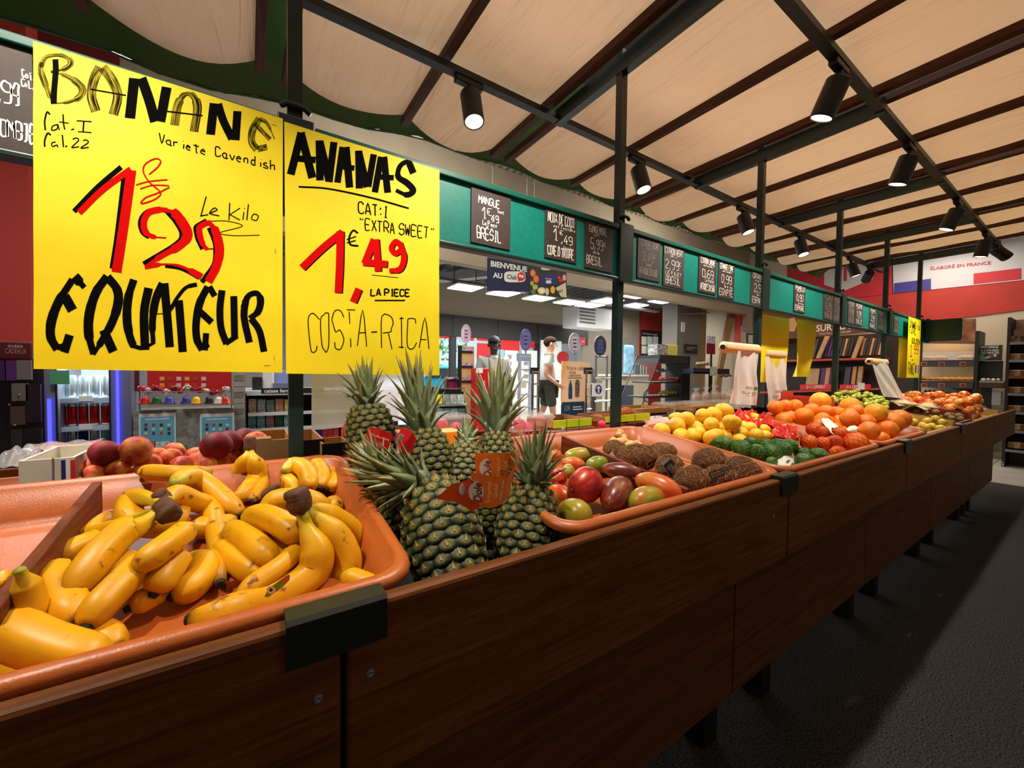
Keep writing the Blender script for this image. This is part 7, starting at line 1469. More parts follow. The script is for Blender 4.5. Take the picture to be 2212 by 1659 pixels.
p = at(1066, 800, 5.7)
t, M, P = figure('person', 'man in a dark cap and pale polo shirt standing behind the red bin', (p.x, p.y, 0), (-.35, -.93, 0), dict(rs=(-.01, -.2, 1.42), ls=(-.01, .2, 1.42), rw=(.1, -.2, .92), rh=(.15, -.16, .88), lw=(.1, .2, .92), lh=(.15, .16, .88)), SKIN2,
    [('polo_shirt', ['pel', 'sp', 'ch', ('ch', 'nk', .5), 'rs', ('rs', 're', .7), 'ls', ('ls', 'le', .7)], TEE, [.185, .18, .19, .1, .095, .085, .095, .085], mat('pale grey polo', (176, 178, 174), .8)), ('trousers', ['pel', 'rp', 'rk', ('rk', 'ra', .95), 'lp', 'lk', ('lk', 'la', .95)], [(0, 1), (1, 2), (2, 3), (0, 4), (4, 5), (5, 6)], [.17, .11, .085, .07, .11, .085, .07], mat('dark trousers', (40, 40, 46), .8)),
     ('shoe', ['ra', 'rt'], [(0, 1)], [.05, .045], BLACK), ('shoe', ['la', 'lt'], [(0, 1)], [.05, .045], BLACK)])
CAPM = mat('dark navy cap', (24, 24, 34), .7); hair(t, M, P, CAPM, -.01, 'cap', .015)
obj('cap_peak', MB().add([M @ (Vector(P['hd1'])+Vector(v)) for v in ((.08, -.075, .055), (.17, -.04, .045), (.18, 0, .045), (.17, .04, .045), (.08, .075, .055), (.08, .075, .065), (.17, .04, .055), (.18, 0, .055), (.17, -.04, .055), (.08, -.075, .065))], [(0, 1, 2, 3, 4), (5, 6, 7, 8, 9), (0, 9, 8, 1), (1, 8, 7, 2), (2, 7, 6, 3), (3, 6, 5, 4)]), CAPM, t)
obj('collar', MB().lathe([(.075, 0), (.09, .0), (.075, .04), (.066, .04)], 16, Matrix.Translation(M @ (Vector(P['nk'])-Vector((0, 0, .05))))), MT['pale grey polo'], t)
p = at(1382, 800, 7.0)
t, M, P = figure('person', 'blond person in a red shirt bending over the service counter', (p.x, p.y, 0), (-.8, .3, 0), dict(sp=(.08, 0, 1.13), ch=(.2, 0, 1.27), nk=(.29, 0, 1.36), hd0=(.34, 0, 1.39), hd1=(.38, 0, 1.44), hd2=(.39, 0, 1.52), rs=(.18, -.17, 1.32), ls=(.18, .17, 1.32), re=(.25, -.22, 1.08), rw=(.42, -.18, 1.02), rh=(.48, -.17, 1.02), le=(.25, .22, 1.08), lw=(.42, .18, 1.02), lh=(.48, .17, 1.02)), SKIN1,
    [('red_shirt', *tee(.45), mat('red shirt', (196, 22, 24), .8)), ('trousers', ['pel', 'rp', 'rk', ('rk', 'ra', .95), 'lp', 'lk', ('lk', 'la', .95)], [(0, 1), (1, 2), (2, 3), (0, 4), (4, 5), (5, 6)], [.16, .11, .085, .07, .11, .085, .07], MT['dark trousers'])])
hair(t, M, P, mat('blond hair', (206, 186, 140), .6))
# ================================================================ ENTRANCE GATES, STANDS AND SIGNS
def disp(name, x0, y0, x1, y1, Y, d, mt, label, cat_, group=None, **k): return put(name, x0, y0, x1, y1, Y, d, mt, label, cat_, group, **k)
PLY = wood('pale plywood', (186, 144, 96), (206, 166, 116), 'Z')
t = thing('plywood_display', 'tall plywood display board with small hanging packs, topped by an oval sign', 'display stand', (at(1008, 880, 4.9).x, 5.0, 0))
bY('board', 996, 748, 1024, 905, 4.9, .04, PLY, t, z0=0); bY('dark_edge', 992, 746, 997, 905, 4.895, .05, DK, t, z0=0)
for y in (758, 790, 822): bY('pack_row', 998, y-7, 1022, y, 4.89, .01, mat('printed packs', (150, 130, 150), .5, noise=.6, scale=50), t); bY('shelf_lip', 998, y+1, 1022, y+4, 4.885, .015, BLACK, t)
def oval(cx_, cy_, rx, ry, Y, c, lab, post, band=None):
    t = thing('oval_sign', lab, 'sign', at(cx_, cy_+ry, Y), 'oval signs on the entrance gates'); pts = [at(cx_+rx*math.cos(a), cy_+ry*math.sin(a), Y) for a in [i*.2244 for i in range(28)]]
    m_ = mat('oval print '+lab[:14], c, .5, noise=.25, scale=8); obj('oval_board', MB().prism(pts, (0, .012, 0)), m_, t)
    bY('print_column', cx_-rx*.42, cy_-ry*.62, cx_+rx*.42, cy_+ry*.7, Y-.003, .002, mat('oval column '+lab[:14], band or (200, 190, 216), .5), t)
    for k in range(3): bY('print_line', cx_-rx*.3, cy_-ry*.4+k*ry*.35, cx_+rx*.3, cy_-ry*.25+k*ry*.35, Y-.005, .002, mat('oval ink', (70, 60, 120), .5), t)
    bY('stem', cx_-1.2, cy_+ry-1, cx_+1.2, post, Y+.002, .008, GREYM, t); return t
oval(1007, 721, 10.5, 21, 4.92, (170, 160, 166), 'oval photo sign on top of the plywood display', 747, (200, 150, 170)); oval(1136, 734, 12, 24, 5.2, (110, 112, 176), 'violet oval sign over the white gate left of the walking man', 768, (130, 130, 190))
oval(1242, 741, 13, 22, 5.3, (170, 168, 186), 'pale oval sign above the orange coffee poster', 766, (216, 206, 210)); oval(1297, 747, 13, 22, 5.0, (50, 50, 66), 'dark oval sign with coloured stripes above the blue arrow', 768, (60, 90, 150))
t = disp('red_bin', 1027, 795, 1060, 900, 4.72, .15, mat('red plastic bin', (196, 14, 24), .4), 'tall red plastic bin beside the plywood display', 'bin', bevel=.02, z0=0)
for i in range(4): q = bY('white_print', 1040, 822+14*i, 1048, 832+14*i, 4.715, .003, mat('pale red print', (230, 120, 120), .5), t); q.location = -t.location
q = bY('paper_label', 1029, 795, 1043, 806, 4.71, .004, WHITE, t); q.location = -t.location
def rack(name, x0, y0, x1, y1, Y, label, bars=3, mt=None, panel=None):
    a, b, c, e = rY(x0, y0, x1, y1, Y); t = thing(name, label, 'gate', ((a+b)/2, Y, 0), 'entrance gates'); mt = mt or CHROME
    for X in (a, b): obj('upright', MB().tube([(X, Y, 0), (X, Y, e)], .022, 10), mt, t)
    for i in range(bars): z = e-.02-(e-c)*i/max(1, bars-.3); obj('cross_bar', MB().tube([(a, Y, z), (b, Y, z)], .016, 8), mt, t)
    if panel: bY('mesh_panel', x0+2, y0+6, x1-2, y1-6, Y+.02, .01, panel, t)
    return t
GW = mat('white grey gate tube', (190, 202, 220), .35, .2)
rack('security_gate', 1122, 768, 1144, 895, 5.2, 'white antitheft gate under the violet oval sign', 5, GW); bY('top_box', 1119, 764, 1147, 780, 5.19, .04, mat('pale blue gate box', (150, 180, 214), .4), bpy.data.objects['security_gate']); bY('gate_tag', 1125, 822, 1137, 838, 5.18, .004, WHITE, bpy.data.objects['security_gate'])
PLUM = mat('plum basket plastic', (110, 20, 60), .4, noise=.3, scale=30)
rack('basket_corral', 1060, 814, 1104, 905, 5.0, 'chrome corral of plum coloured baskets right of the red bin', 2, None, PLUM); rack('basket_corral', 962, 814, 992, 905, 5.0, 'chrome corral of plum coloured baskets left of the plywood display', 2, None, PLUM)
rack('chrome_gate', 1150, 800, 1163, 900, 5.1, 'narrow chrome gate left of the walking man', 4); rack('chrome_gate', 1266, 798, 1279, 900, 5.0, 'narrow chrome gate right of the orange coffee poster', 4)
for nm, x0, x1 in (('chrome_gate', 1149, 1164), ('chrome_gate.001', 1265, 1280)): bY('sensor_head', x0, 794, x1, 808, 5.09 if '.' not in nm else 4.99, .05, BLACK, bpy.data.objects[nm])
t = rack('swing_gate', 1282, 815, 1324, 905, 4.9, 'chrome swing gate carrying the blue arrow sign', 4)
p_ = bY('arrow_sign', 1280, 828, 1308, 856, 4.87, .008, mat('pale sign board', (226, 232, 236), .5), t); DB = mat('sign blue', (20, 50, 120), .5)
obj('blue_oval', MB().add([at(1293+7*math.cos(a), 841+10*math.sin(a), 4.867) for a in [i*.3142 for i in range(20)]], [tuple(range(20))]), DB, t); obj('white_arrow', MB().add([at(x, y, 4.864) for x, y in ((1293, 833), (1298, 839), (1294.6, 839), (1294.6, 849), (1291.4, 849), (1291.4, 839), (1288, 839))], [(0, 1, 2, 3, 4, 5, 6)]), WHITE, t)
rack('security_gate', 1286, 768, 1310, 895, 5.05, 'grey antitheft gate under the dark oval sign', 3, GREYM)
Yp_ = 5.35; t = thing('coffee_standee', 'orange standing poster for coffee with a dark blue foot', 'poster stand', (at(1245, 880, Yp_).x, Yp_, 0)); ORP = mat('orange peach print', (236, 150, 66), .5)
bY('board', 1214, 781, 1274, 872, Yp_, .02, mat('peach print', (246, 206, 166), .6, col2=(244, 158, 72), scale=1.4), t); bY('blue_foot', 1214, 868, 1262, 912, Yp_-.004, .03, mat('petrol print', (18, 46, 74), .5), t, z0=0)
tY('Votre café', 1224, 790, 1260, 800, Yp_, mat('brown script print', (150, 84, 50), .5), t); tY('VOTRE\nCRÉATIVITÉ', 1229, 803, 1254, 814, Yp_, mat('dark print', (50, 40, 40), .5), t, bold=.015); bY('small_print', 1226, 816, 1258, 817.4, Yp_-.003, .002, MT['dark print'], t)
mb = MB().lathe([(.03, 0), (.045, .02), (.045, .2), (.03, .27), (.012, .3), (.012, .34)], 14, Matrix.Translation(at(1232, 862, Yp_-.006)) @ Matrix.Diagonal((1, .04, 1, 1))); obj('bottle_print', mb, mat('teal bottle print', (30, 70, 90), .4), t)
mb = MB().lathe([(.035, 0), (.05, .02), (.055, .24), (.04, .3), (.02, .32)], 14, Matrix.Translation(at(1247, 858, Yp_-.006)) @ Matrix.Diagonal((1, .04, 1, 1))); obj('glass_print', mb, mat('iced coffee print', (110, 84, 66), .4, noise=.6, scale=30), t)
tY('LOR', 1219, 876, 1231, 887, Yp_-.005, mat('pale blue print', (130, 160, 176), .5), t); bY('print_line', 1238, 878, 1256, 880, Yp_-.008, .002, WHITE, t); bY('print_line', 1238, 883, 1258, 885, Yp_-.008, .002, WHITE, t)
def disc(name, cx_, cy_, r, Y, mt, label): return tag(obj(name, MB().prism([at(cx_+r*math.cos(a), cy_+r*1.1*math.sin(a), Y) for a in [i*.2244 for i in range(28)]], (0, .03, 0)), mt), label, 'emblem')
disc('round_sign', 1217, 772, 12, 7.66, mat('red disc', (150, 14, 20), .5), 'round red sign behind the walking man')
for x0, y0, x1, y1, lab, c in ((1066, 755, 1088, 820, 'tall light blue panel behind the man in the cap', (120, 180, 214)), (1090, 757, 1118, 850, 'white instruction panel behind the gate, left one', (196, 202, 206)), (1126, 757, 1160, 840, 'white instruction panel behind the gate, right one', (196, 200, 198))):
    t = put('info_panel', x0, y0, x1, y1, 7.6, .02, mat('panel '+lab[:8]+str(x0), c, .5), lab, 'panel', 'panels in the entrance', z0=.0)
    for k in range(4): q = bY('print_line', x0+6, y0+10+14*k, x0+15, y0+18+14*k, 7.595, .002, mat('grey diagram print', (120, 124, 128), .5), t); q.location = -t.location
put('door_leaf', 1168, 736, 1212, 880, 7.7, .03, mat('pale door leaf', (206, 216, 212), .4), 'pale sliding door leaf behind the walking man', 'door leaf', z0=0)
t = put('exit_sign', 1254, 729, 1264, 746, 7.93, .03, REDPR, 'small red exit sign by the white heater', 'sign'); q = tY('SORTIE', 1256, 736, 1263, 739, 7.92, WHITE, t); q.location = -t.location
# ================================================================ MIDDLE: service corner, column, snack case
struct('wall_corner', MB().box((at(1345, 700, 8.0).x-1.6, 7.98, 0), (at(1380, 700, 8.0).x, 8.2, 3.3)), GREYB)
xr0, xr1 = at(1380, 700, 8.0).x, at(1470, 700, 8.0).x
struct('wall_red', MB().box((xr0, 7.96, 0), (xr1+1.2, 8.2, 4.85)), REDW)
t = thing('notice_board', 'dark notice board of papers on the red wall', 'notice board', at(1420, 745, 7.9)); bY('board', 1386, 716, 1462, 770, 7.9, .03, DK, t); tY('notre équipe engagée', 1388, 720, 1420, 724, 7.9, WHITE, t)
for i in range(3):
    for j in range(2): bY('pinned_sheet', 1386+12.4*i, 727+20*j, 1397+12.4*i, 745+19*j, 7.895, .003, mat('pinned sheet %d' % (i % 2), ((206, 214, 200), (190, 210, 190))[i % 2], .6), t)
for x0, y0, x1, y1, c, lab in ((1432, 706, 1452, 745, (206, 226, 206), 'tall white paper pinned above the yellow box'), (1400, 746, 1420, 770, (196, 220, 210), 'pale green paper hanging below the notice board')): put('paper_sheet', x0, y0, x1, y1, 7.89, .003, mat('sheet '+lab[:12], c, .6), lab, 'paper')
t = put('service_counter', 1343, 811, 1400, 905, 6.2, .6, mat('beige counter', (170, 160, 130), .5), 'beige service counter with a dark blue front', 'counter', z0=0); q = bY('blue_front', 1342, 832, 1368, 890, 6.19, .008, mat('dark counter blue', (22, 34, 56), .4), t); q.location = -t.location; q = bY('counter_top', 1340, 809, 1402, 813, 6.15, .7, mat('pale counter top', (196, 194, 186), .4), t); q.location = -t.location
t = thing('counter_screen', 'clear screen standing on the service counter', 'screen', at(1360, 810, 6.3)); a, b, c, e = rY(1346, 730, 1372, 810, 6.3); obj('pane', MB().box((a, 6.3, c), (b, 6.306, e)), TG, t)
for X in (a, b): obj('edge', MB().box((X-.01, 6.295, c), (X+.01, 6.311, e)), GREYM, t)
put('blue_bag', 1350, 745, 1371, 808, 6.6, .1, mat('light blue film bag', (150, 196, 230), .3, noise=.3, scale=9), 'light blue bundle standing behind the clear screen', 'bundle', bevel=.05)
for i in range(6): put('ring_binder', 1380+2.9*i, 787+i, 1382.6+2.9*i, 812, 6.5, .2, mat('binder %d' % (i % 2), ((40, 40, 44), (176, 176, 170))[i % 2], .5), ('dark', 'pale')[i % 2]+' binder leaning in the row on the service counter', 'binder', 'binders on the service counter', z0=rY(1340, 809, 1402, 813, 6.15)[3]+.002)
Ys = 4.4; t = thing('snack_case', 'black slanted snack case with clear sloping front', 'snack case', (at(1440, 880, Ys).x, Ys+.2, 0))
a, b, c, e = rY(1425, 768, 1489, 905, Ys); a0 = at(1384, 880, Ys).x
prof = [(a, e), (b, e), (b, .3), (a0, .3), (a0, .72)]
obj('right_side', MB().box((b-.03, Ys, .0), (b, Ys+.5, e)), DK, t); obj('top_board', MB().box((a-.02, Ys, e-.14), (b, Ys+.5, e)), DK, t); obj('foot', MB().box((a0, Ys+.02, 0), (b, Ys+.5, .42)), DK, t)
obj('front_panel', MB().box((b-.26, Ys-.01, .3), (b, Ys+.01, e-.32)), DK, t)
for yy in (Ys, Ys+.5): obj('sloping_rail', MB().tube([(a, yy, e), (a0, yy, .62)], .012, 6), BLACK, t)
obj('sloping_pane', MB().add([(a, Ys, e-.02), (a, Ys+.5, e-.02), (a0, Ys+.5, .64), (a0, Ys, .64)], [(0, 1, 2, 3)]), mat('clear case plastic', (200, 210, 215), .5, alpha=.04, spec=.05), t); obj('grab_handle', MB().tube(cat([(a0+.16, Ys-.02, .95), (a0+.06, Ys-.03, .9), (a0+.04, Ys-.03, .78), (a0+.14, Ys-.02, .74)], 5), .01, 6), BLACK, t)
for y in (825, 856): A, B, C_, D_ = rY(1402 if y > 840 else 1415, y, 1484, y+3, Ys); obj('shelf', MB().box((A, Ys+.03, C_), (B, Ys+.5, D_)), DK, t)
rg = random.Random(6)
def lumps(n, x0, x1, y, Y, c, label, cat_, grp, r=.03, X=None):
    g_ = lambda q: atX(q, y, X) if X else at(q, y, Y)
    r = min(r, (g_(x0+(x1-x0)/n)-g_(x0)).length*.44)
    for i in range(n):
        p = atX(x0+(x1-x0)*(i+.5)/n, y, X) if X else at(x0+(x1-x0)*(i+.5)/n, y+rg.uniform(-2, 2), Y); mb = ball_mb(0, .75, 9); q = Matrix.Translation(p) @ Matrix.Rotation(rg.uniform(0, 3), 4, 'Y') @ Matrix.Scale(r*rg.uniform(.85, 1.2), 4); mb.v = [tuple(q @ (Vector(v)*(1+.15*math.sin(7*v[0]+i)))) for v in mb.v]
        tag(obj('wrapped_pack', mb, mat('pack tint %d %d %d' % c, c, .3, noise=.4, scale=50), smooth=True), label, cat_, grp)
lumps(6, 1424, 1462, 848, Ys+.2, (190, 170, 20), 'yellow bag on the lower shelf of the snack case', 'bag', 'yellow bags in the snack case', .05); lumps(5, 1424, 1465, 818, Ys+.2, (186, 96, 84), 'pinkish pack on the upper shelf of the snack case', 'pack', 'pink packs in the snack case', .045); lumps(5, 1418, 1445, 800, Ys+.25, (150, 150, 150), 'grey crinkled pack at the top of the snack case', 'pack', 'grey packs in the snack case', .05)
put('yellow_box', 1442, 745, 1464, 768, Ys+.1, .2, mat('yellow tub', (206, 196, 90), .5), 'yellow tub standing on the snack case', 'tub', bevel=.01); put('printed_box', 1420, 744, 1442, 770, Ys+.1, .2, mat('grey printed box', (150, 146, 150), .5, noise=.6, scale=24), 'grey printed box on the snack case left of the yellow tub', 'box')
# column, struts and small signs
Yq = 5.6; struct('column_1', MB().box((at(1463, 700, Yq).x, Yq, 0), (at(1514, 700, Yq).x, Yq+.4, 3.6)), mat('grey column paint', (124, 120, 112), .8)); struct('column_2', MB().box((at(1514, 700, Yq).x+.001, Yq+.05, 0), (at(1530, 700, Yq).x, Yq+.35, 3.6)), mat('tan column paint', (150, 124, 88), .8))
put('pipe_box', 1518, 650, 1532, 668, Yq-.02, .06, mat('cream junction box', (196, 192, 176), .5), 'cream junction box high on the tan column', 'junction box')
for y in (664, 678): tag(obj('conduit', MB().tube([at(1476, y, Yq-.03), at(1534, y-2, Yq-.03)], .014, 6), mat('cream pipe', (170, 160, 140), .5)), 'cream pipe crossing the column, %s one' % ('upper' if y < 670 else 'lower'), 'pipe')
t = put('brown_sign', 1479, 744, 1507, 763, Yq-.03, .02, mat('brown sign board', (46, 34, 32), .5), 'small brown sign with white lettering on the grey column', 'sign'); q = tY('osez le bon pain !\nprofitez-en', 1483, 749, 1504, 757, Yq-.03, WHITE, t); q.location = -t.location
put('light_switch', 1473, 696, 1480, 717, Yq-.02, .02, WHITE, 'small white device on the grey column', 'device'); t = put('poster', 1526, 726, 1545, 765, 5.0, .01, mat('photo poster', (176, 180, 196), .5, noise=.5, scale=12), 'small poster with a dark red lower half by the tan column', 'poster'); q = bY('red_half', 1526, 742, 1545, 765, 4.997, .004, mat('maroon print', (120, 14, 30), .5), t); q.location = -t.location; tag(bY('poster_pole', 1534, 765, 1537, 900, 5.01, .02, BLACK, None, 0, 0), 'thin dark pole holding the small poster', 'pole')
struct('strut_1', MB().prism([at(1583, 640, 5.3), at(1597, 640, 5.3), at(1562, 800, 5.3), at(1555, 880, 5.3), at(1537, 880, 5.3)], (0, .06, 0)), mat('tan painted strut', (166, 132, 92), .8))
struct('wall_middle', MB().box((at(1530, 700, 6.9).x, 6.9, 0), (12, 7.1, 4.85)), GREYB)
for x0, x1, y1, c in ((1588, 1600, 740, (206, 70, 60)), (1600, 1614, 704, (150, 24, 30)), (1628, 1642, 708, (176, 12, 20))): y0_, y1_, z0_, z1_ = (lambda q: (q[1], q[0], q[2], q[3]))((lambda A, B, C, D: (A.y, B.y, C.z, D.z))(atX(x0, 680, 10.18), atX(x1, 680, 10.18), atX(x0, y1, 10.18), atX(x0, 640, 10.18))); struct('trim_%d' % x0, MB().box((10.18, y0_, z0_), (10.195, y1_, z1_)), mat('wall red %d' % x0, c, .7))
GB_ = tag(obj('grey_banner', MB().prism([atX(1603, 655, 10.15), atX(1625, 660, 10.15), atX(1625, 716, 10.15), atX(1603, 714, 10.15)], (.01, 0, 0)), mat('dusty pink banner', (140, 116, 108), .6)), 'dusty pink banner hanging on the rear wall', 'banner'); t = tag(obj('picture_frame', MB().prism([atX(x, y, 10.16) for x, y in ((1612, 719), (1634, 721), (1634, 745), (1612, 744))], (.03, 0, 0)), BLACK), 'black picture frame on the rear wall', 'picture'); q = obj('picture', MB().prism([atX(x, y, 10.15) for x, y in ((1616, 723), (1631, 724.5), (1631, 742), (1616, 741))], (.005, 0, 0)), mat('beige picture', (170, 156, 130), .6, noise=.3, scale=9), t); q.location = -t.location
# bread bags and their rack
Yb2 = 4.0; t = thing('wire_rack', 'black wire rack above the bagged loaves', 'rack', (at(1537, 800, Yb2).x, Yb2, 0)); bY('rear_rail', 1498, 796, 1576, 806, Yb2+.2, .02, DK, t); bY('tray_base', 1498, 804, 1576, 808, Yb2, .34, DK, t); bY('front_card', 1534, 792, 1550, 812, Yb2-.01, .004, mat('white print card', (176, 170, 160), .6, noise=.4, scale=30), t); bY('blue_tray', 1498, 797, 1532, 806, Yb2, .2, mat('navy tray', (30, 40, 66), .4), t)
bY('central_pole', 1533, 806, 1538, 905, Yb2+.1, .03, BLACK, t, z0=0); bY('base_shelf', 1490, 876, 1580, 882, Yb2-.15, .5, DK, t, z0=.66)
LOAF = mat('loaf crust', (206, 146, 84), .7, noise=.3, scale=40)
for i, (x, y0, y1) in enumerate(((1503, 838, 874), (1524, 836, 874), (1543, 832, 874), (1562, 836, 874), (1576, 842, 874))):
    b0 = at(x, y1, Yb2-.05); b0.z = rY(1490, 876, 1580, 882, Yb2-.15)[3]+.004; b1 = at(x, y0, Yb2-.05); hh = b1.z-b0.z; t = thing('bagged_loaf', ['first', 'second', 'third', 'fourth', 'fifth'][i]+' plastic bag of golden loaves from the left, below the wire rack', 'bread bag', b0, 'bread bags below the wire rack')
    for k in range(3): dx = (k-1)*.046; obj('loaf', MB().tube([b0+Vector((dx, -abs(dx)*.3, 0)), b0+Vector((dx, 0, .02)), b0+Vector((dx*1.1, 0, hh*.5)), b0+Vector((dx*1.05, 0, hh*.62))], [.018, .027, .028, .016], 9), LOAF, t, smooth=True)
    obj('bag_film', MB().lathe([(.06, -.002), (.08, .02), (.082, hh*.55), (.06, hh*.70), (.022, hh*.79), (.055, hh*.95), (.06, hh)], 12, Matrix.Translation(b0), 0, lambda v: v+Vector((.006*math.sin(40*v.z+3*v.x*30), .006*math.sin(55*v.z), 0))), mat('thin bread film', (235, 238, 240), .15, alpha=.2, spec=.6), t, smooth=True)
lumps(4, 1505, 1530, 786, Yb2+.1, (180, 146, 100), 'paper-wrapped loaf standing in the wire rack', 'bread', 'loaves in the wire rack', .05); lumps(6, 1556, 1580, 812, Yb2+.2, (110, 60, 60), 'dark red pack on the crowded shelf behind the plastic bag', 'pack', 'packs behind the plastic bag', .04)
# ================================================================ END WALL: banners, bread racks, bakery
def rX(x0, y0, x1, y1, X):
    ym = (y0+y1)/2; xm = (x0+x1)/2; return atX(x0, ym, X).y, atX(x1, ym, X).y, atX(xm, y1, X).z, atX(xm, y0, X).z
def bX(name, x0, y0, x1, y1, X, d, mt, parent=None, bevel=0, z0=None):
    a, b, c, e = rX(x0, y0, x1, y1, X)
    if z0 is not None: c = z0
    return obj(name, MB().box((X, min(a, b), c), (X+d, max(a, b), e)), mt, parent, bevel=bevel)
def tX(text, x0, yb0, x1, yb1, h, X, mt, parent, name='lettering', bold=0.0):
    a = atX(x0, yb0, X-.006); b = atX(x1, yb1, X-.006); c = atX(x0, yb0-h, X-.006); return type_(text, a, b-a, Vector((0, 0, c.z-a.z)), 1, 1, (0, 0, 0), mt, parent, name, bold=bold)
def putX(name, x0, y0, x1, y1, X, d, mt, label, cat_, group=None, bevel=0, z0=None): return tag(bX(name, x0, y0, x1, y1, X, d, mt, None, bevel, z0), label, cat_, group)
XE = 10.2
struct('wall_right', MB().box((XE, -4, 0), (XE+.2, 6.9, 4.85)), mat('end wall beige', (176, 164, 144), .8))
def polyX(name, pts, X, d, mt, parent): return obj(name, MB().prism([atX(x, y, X) for x, y in pts], (d, 0, 0)), mt, parent)
b = struct('trim_wall_red_band', MB().prism([atX(x, y, XE-.02) for x, y in ((1640, 655), (1640, 745), (2250, 664), (2250, 592))], (.015, 0, 0)), REDW)
t = thing('wall_banner', 'big printed wall banner with white and red fields and blue corner, saying élaboré en France', 'banner', atX(1900, 600, XE)); BW = mat('banner white', (178, 178, 182), .6); BR_ = mat('banner red', (170, 14, 30), .6)
polyX('white_field', [(1925, 520), (1928, 634), (2240, 602), (2240, 480)], XE-.03, .01, BW, t); polyX('red_field', [(1700, 545), (1700, 660), (1930, 634), (1928, 545)], XE-.03, .01, BR_, t)
polyX('white_shape', [(1783, 530), (1780, 615), (1822, 629), (1885, 602), (1890, 530)], XE-.034, .003, BW, t); polyX('red_notch', [(1822, 560), (1822, 607), (1829, 607), (1829, 560)], XE-.037, .003, BR_, t)
polyX('blue_field', [(1931, 612), (1931, 634), (2011, 625), (2011, 602)], XE-.034, .003, mat('banner blue', (44, 36, 120), .6), t); polyX('red_corner', [(2103, 591), (2103, 614), (2206, 603), (2206, 579)], XE-.034, .003, BR_, t)
tX('ÉLABORÉ EN FRANCE', 2010, 583.5, 2140, 571, 8.5, XE-.034, mat('banner red print', (176, 40, 44), .6), t, 'banner_lettering', .01)
XB = 9.3; t = thing('bread_rack', 'dark bread rack with tilted boards and bagged baguettes under the brown header', 'bread rack', (XB+.2, 3, 0)); BRN = mat('brown header board', (104, 58, 34), .6, noise=.2, scale=4)
polyX('header', [(1640, 668), (1640, 735), (1700, 732), (1905, 716), (1905, 684), (1700, 668)], XB, .03, BRN, t); tX('SUR PLACE', 1763, 717, 1862, 708, 15, XB, mat('cream header print', (230, 216, 196), .6), t, 'header_lettering', .02); tX('TOUTE LA JOURNÉE', 1769, 724.5, 1838, 719, 5.5, XB, MT['cream header print'], t, 'header_lettering')
for pp in ([(1702, 700), (1706, 688), (1716, 686), (1722, 700), (1716, 716), (1706, 716)],): polyX('bread_print', pp, XB-.004, .003, mat('bread print', (206, 150, 100), .6), t)
bX('back_board', 1640, 725, 1990, 880, XB+.45, .02, mat('dark rack back', (40, 28, 22), .6), t, z0=0)
bX('glow_strip', 1740, 712, 1890, 714, XB+.06, .03, mat('hidden warm glow strip', (255, 236, 200), .4, emit=(255, 226, 180), estr=9), t); bX('glow_strip', 1740, 775.5, 1880, 776.5, XB+.1, .03, MT['hidden warm glow strip'], t)  # glowing strips added behind the edges to brighten the bread shelves
for x in (1652, 1808, 1988): bX('upright', x-2, 722, x+2, 890, XB+.02, .04, DK, t, z0=0)
for y0, y1 in ((779, 774), (846, 840)): polyX('shelf_edge', [(1640, y0), (1640, y0+4), (1905, y1+2), (1905, y1-2)], XB, .45, mat('red orange shelf edge', (176, 60, 36), .5), t)
PALE = wood('pale bread board', (196, 156, 112), (216, 180, 136), 'Z'); BGB = mat('baguette bag', (60, 54, 52), .4, noise=.5, scale=40); PUR = mat('purple bag', (84, 40, 110), .4, noise=.4, scale=30); KRAFT = mat('kraft bag', (206, 150, 90), .6)
def tilt(name, x0, yb, x1, yt, wdt, X, mt, label, cat_, group): return tag(obj(name, MB().prism([atX(x0, yb, X), atX(x0+wdt, yb, X), atX(x1+wdt, yt, X), atX(x1, yt, X)], (.05, 0, 0)), mt), label, cat_, group)
for x0, x1 in ((1762, 1782), (1838, 1856)): tilt('bread_board', x0, 774, x1, 726, 9, XB+.12, PALE, 'pale tilted wooden board on the upper shelf, %s' % ('nearer the yellow posters' if x0 < 1800 else 'further right between baguettes'), 'board', 'boards on the bread rack')
for i in range(26):
    x0 = 1742+6.4*i
    if 1756 < x0 < 1772 or 1834 < x0 < 1848 or x0 > 1900: continue
    m_ = PUR if 1776 < x0 < 1806 else (KRAFT if i % 3 == 0 else BGB); tilt('bagged_baguette', x0, 771-(x0-1742)*.03, x0+9, 733-(x0-1742)*.02, 4.6, XB+.2, m_, ('purple' if m_ is PUR else 'kraft' if m_ is KRAFT else 'black and white')+' baguette bag leaning on the upper shelf of the bread rack', 'baguette', 'baguettes on the upper shelf')
for i, (x0, w_, m_, lb) in enumerate(((1740, 26, PALE, 'large pale chopping board at the left of the lower shelf'), (1770, 9, PUR, 'purple bag left on the lower shelf'), (1780, 9, KRAFT, 'kraft bag between purple ones on the lower shelf'), (1790, 9, PUR, 'second purple bag on the lower shelf'), (1822, 12, mat('grey bag', (84, 84, 90), .5), 'dark grey bag on the lower shelf'), (1838, 8, KRAFT, 'kraft bag on the right of the lower shelf'), (1850, 10, PALE, 'pale board at the right end of the lower shelf'))): tilt('leaning_board' if m_ is PALE else 'bread_bag', x0, 833-i*.6, x0+5, 796-i*.8, w_, XB+.2, m_, lb, 'board' if m_ is PALE else 'bread bag', 'things leaning on the lower shelf')
RS = mat('promo red strip', (204, 20, 28), .5)
for x0, x1, lab in ((1728, 1800, 'red promotional strip on the lower shelf, left one'), (1814, 1881, 'red promotional strip on the lower shelf, right one')):
    t = tag(polyX('offer_strip', [(x0, 842), (x0, 831), (x1, 830), (x1, 841)], XB-.01, .008, RS, None), lab, 'sign', 'red offer strips'); q = tX('3+1 OFFERT', x0+14, 839.5, x1-16, 839, 6.5, XB-.012, WHITE, t); q.location = -t.location
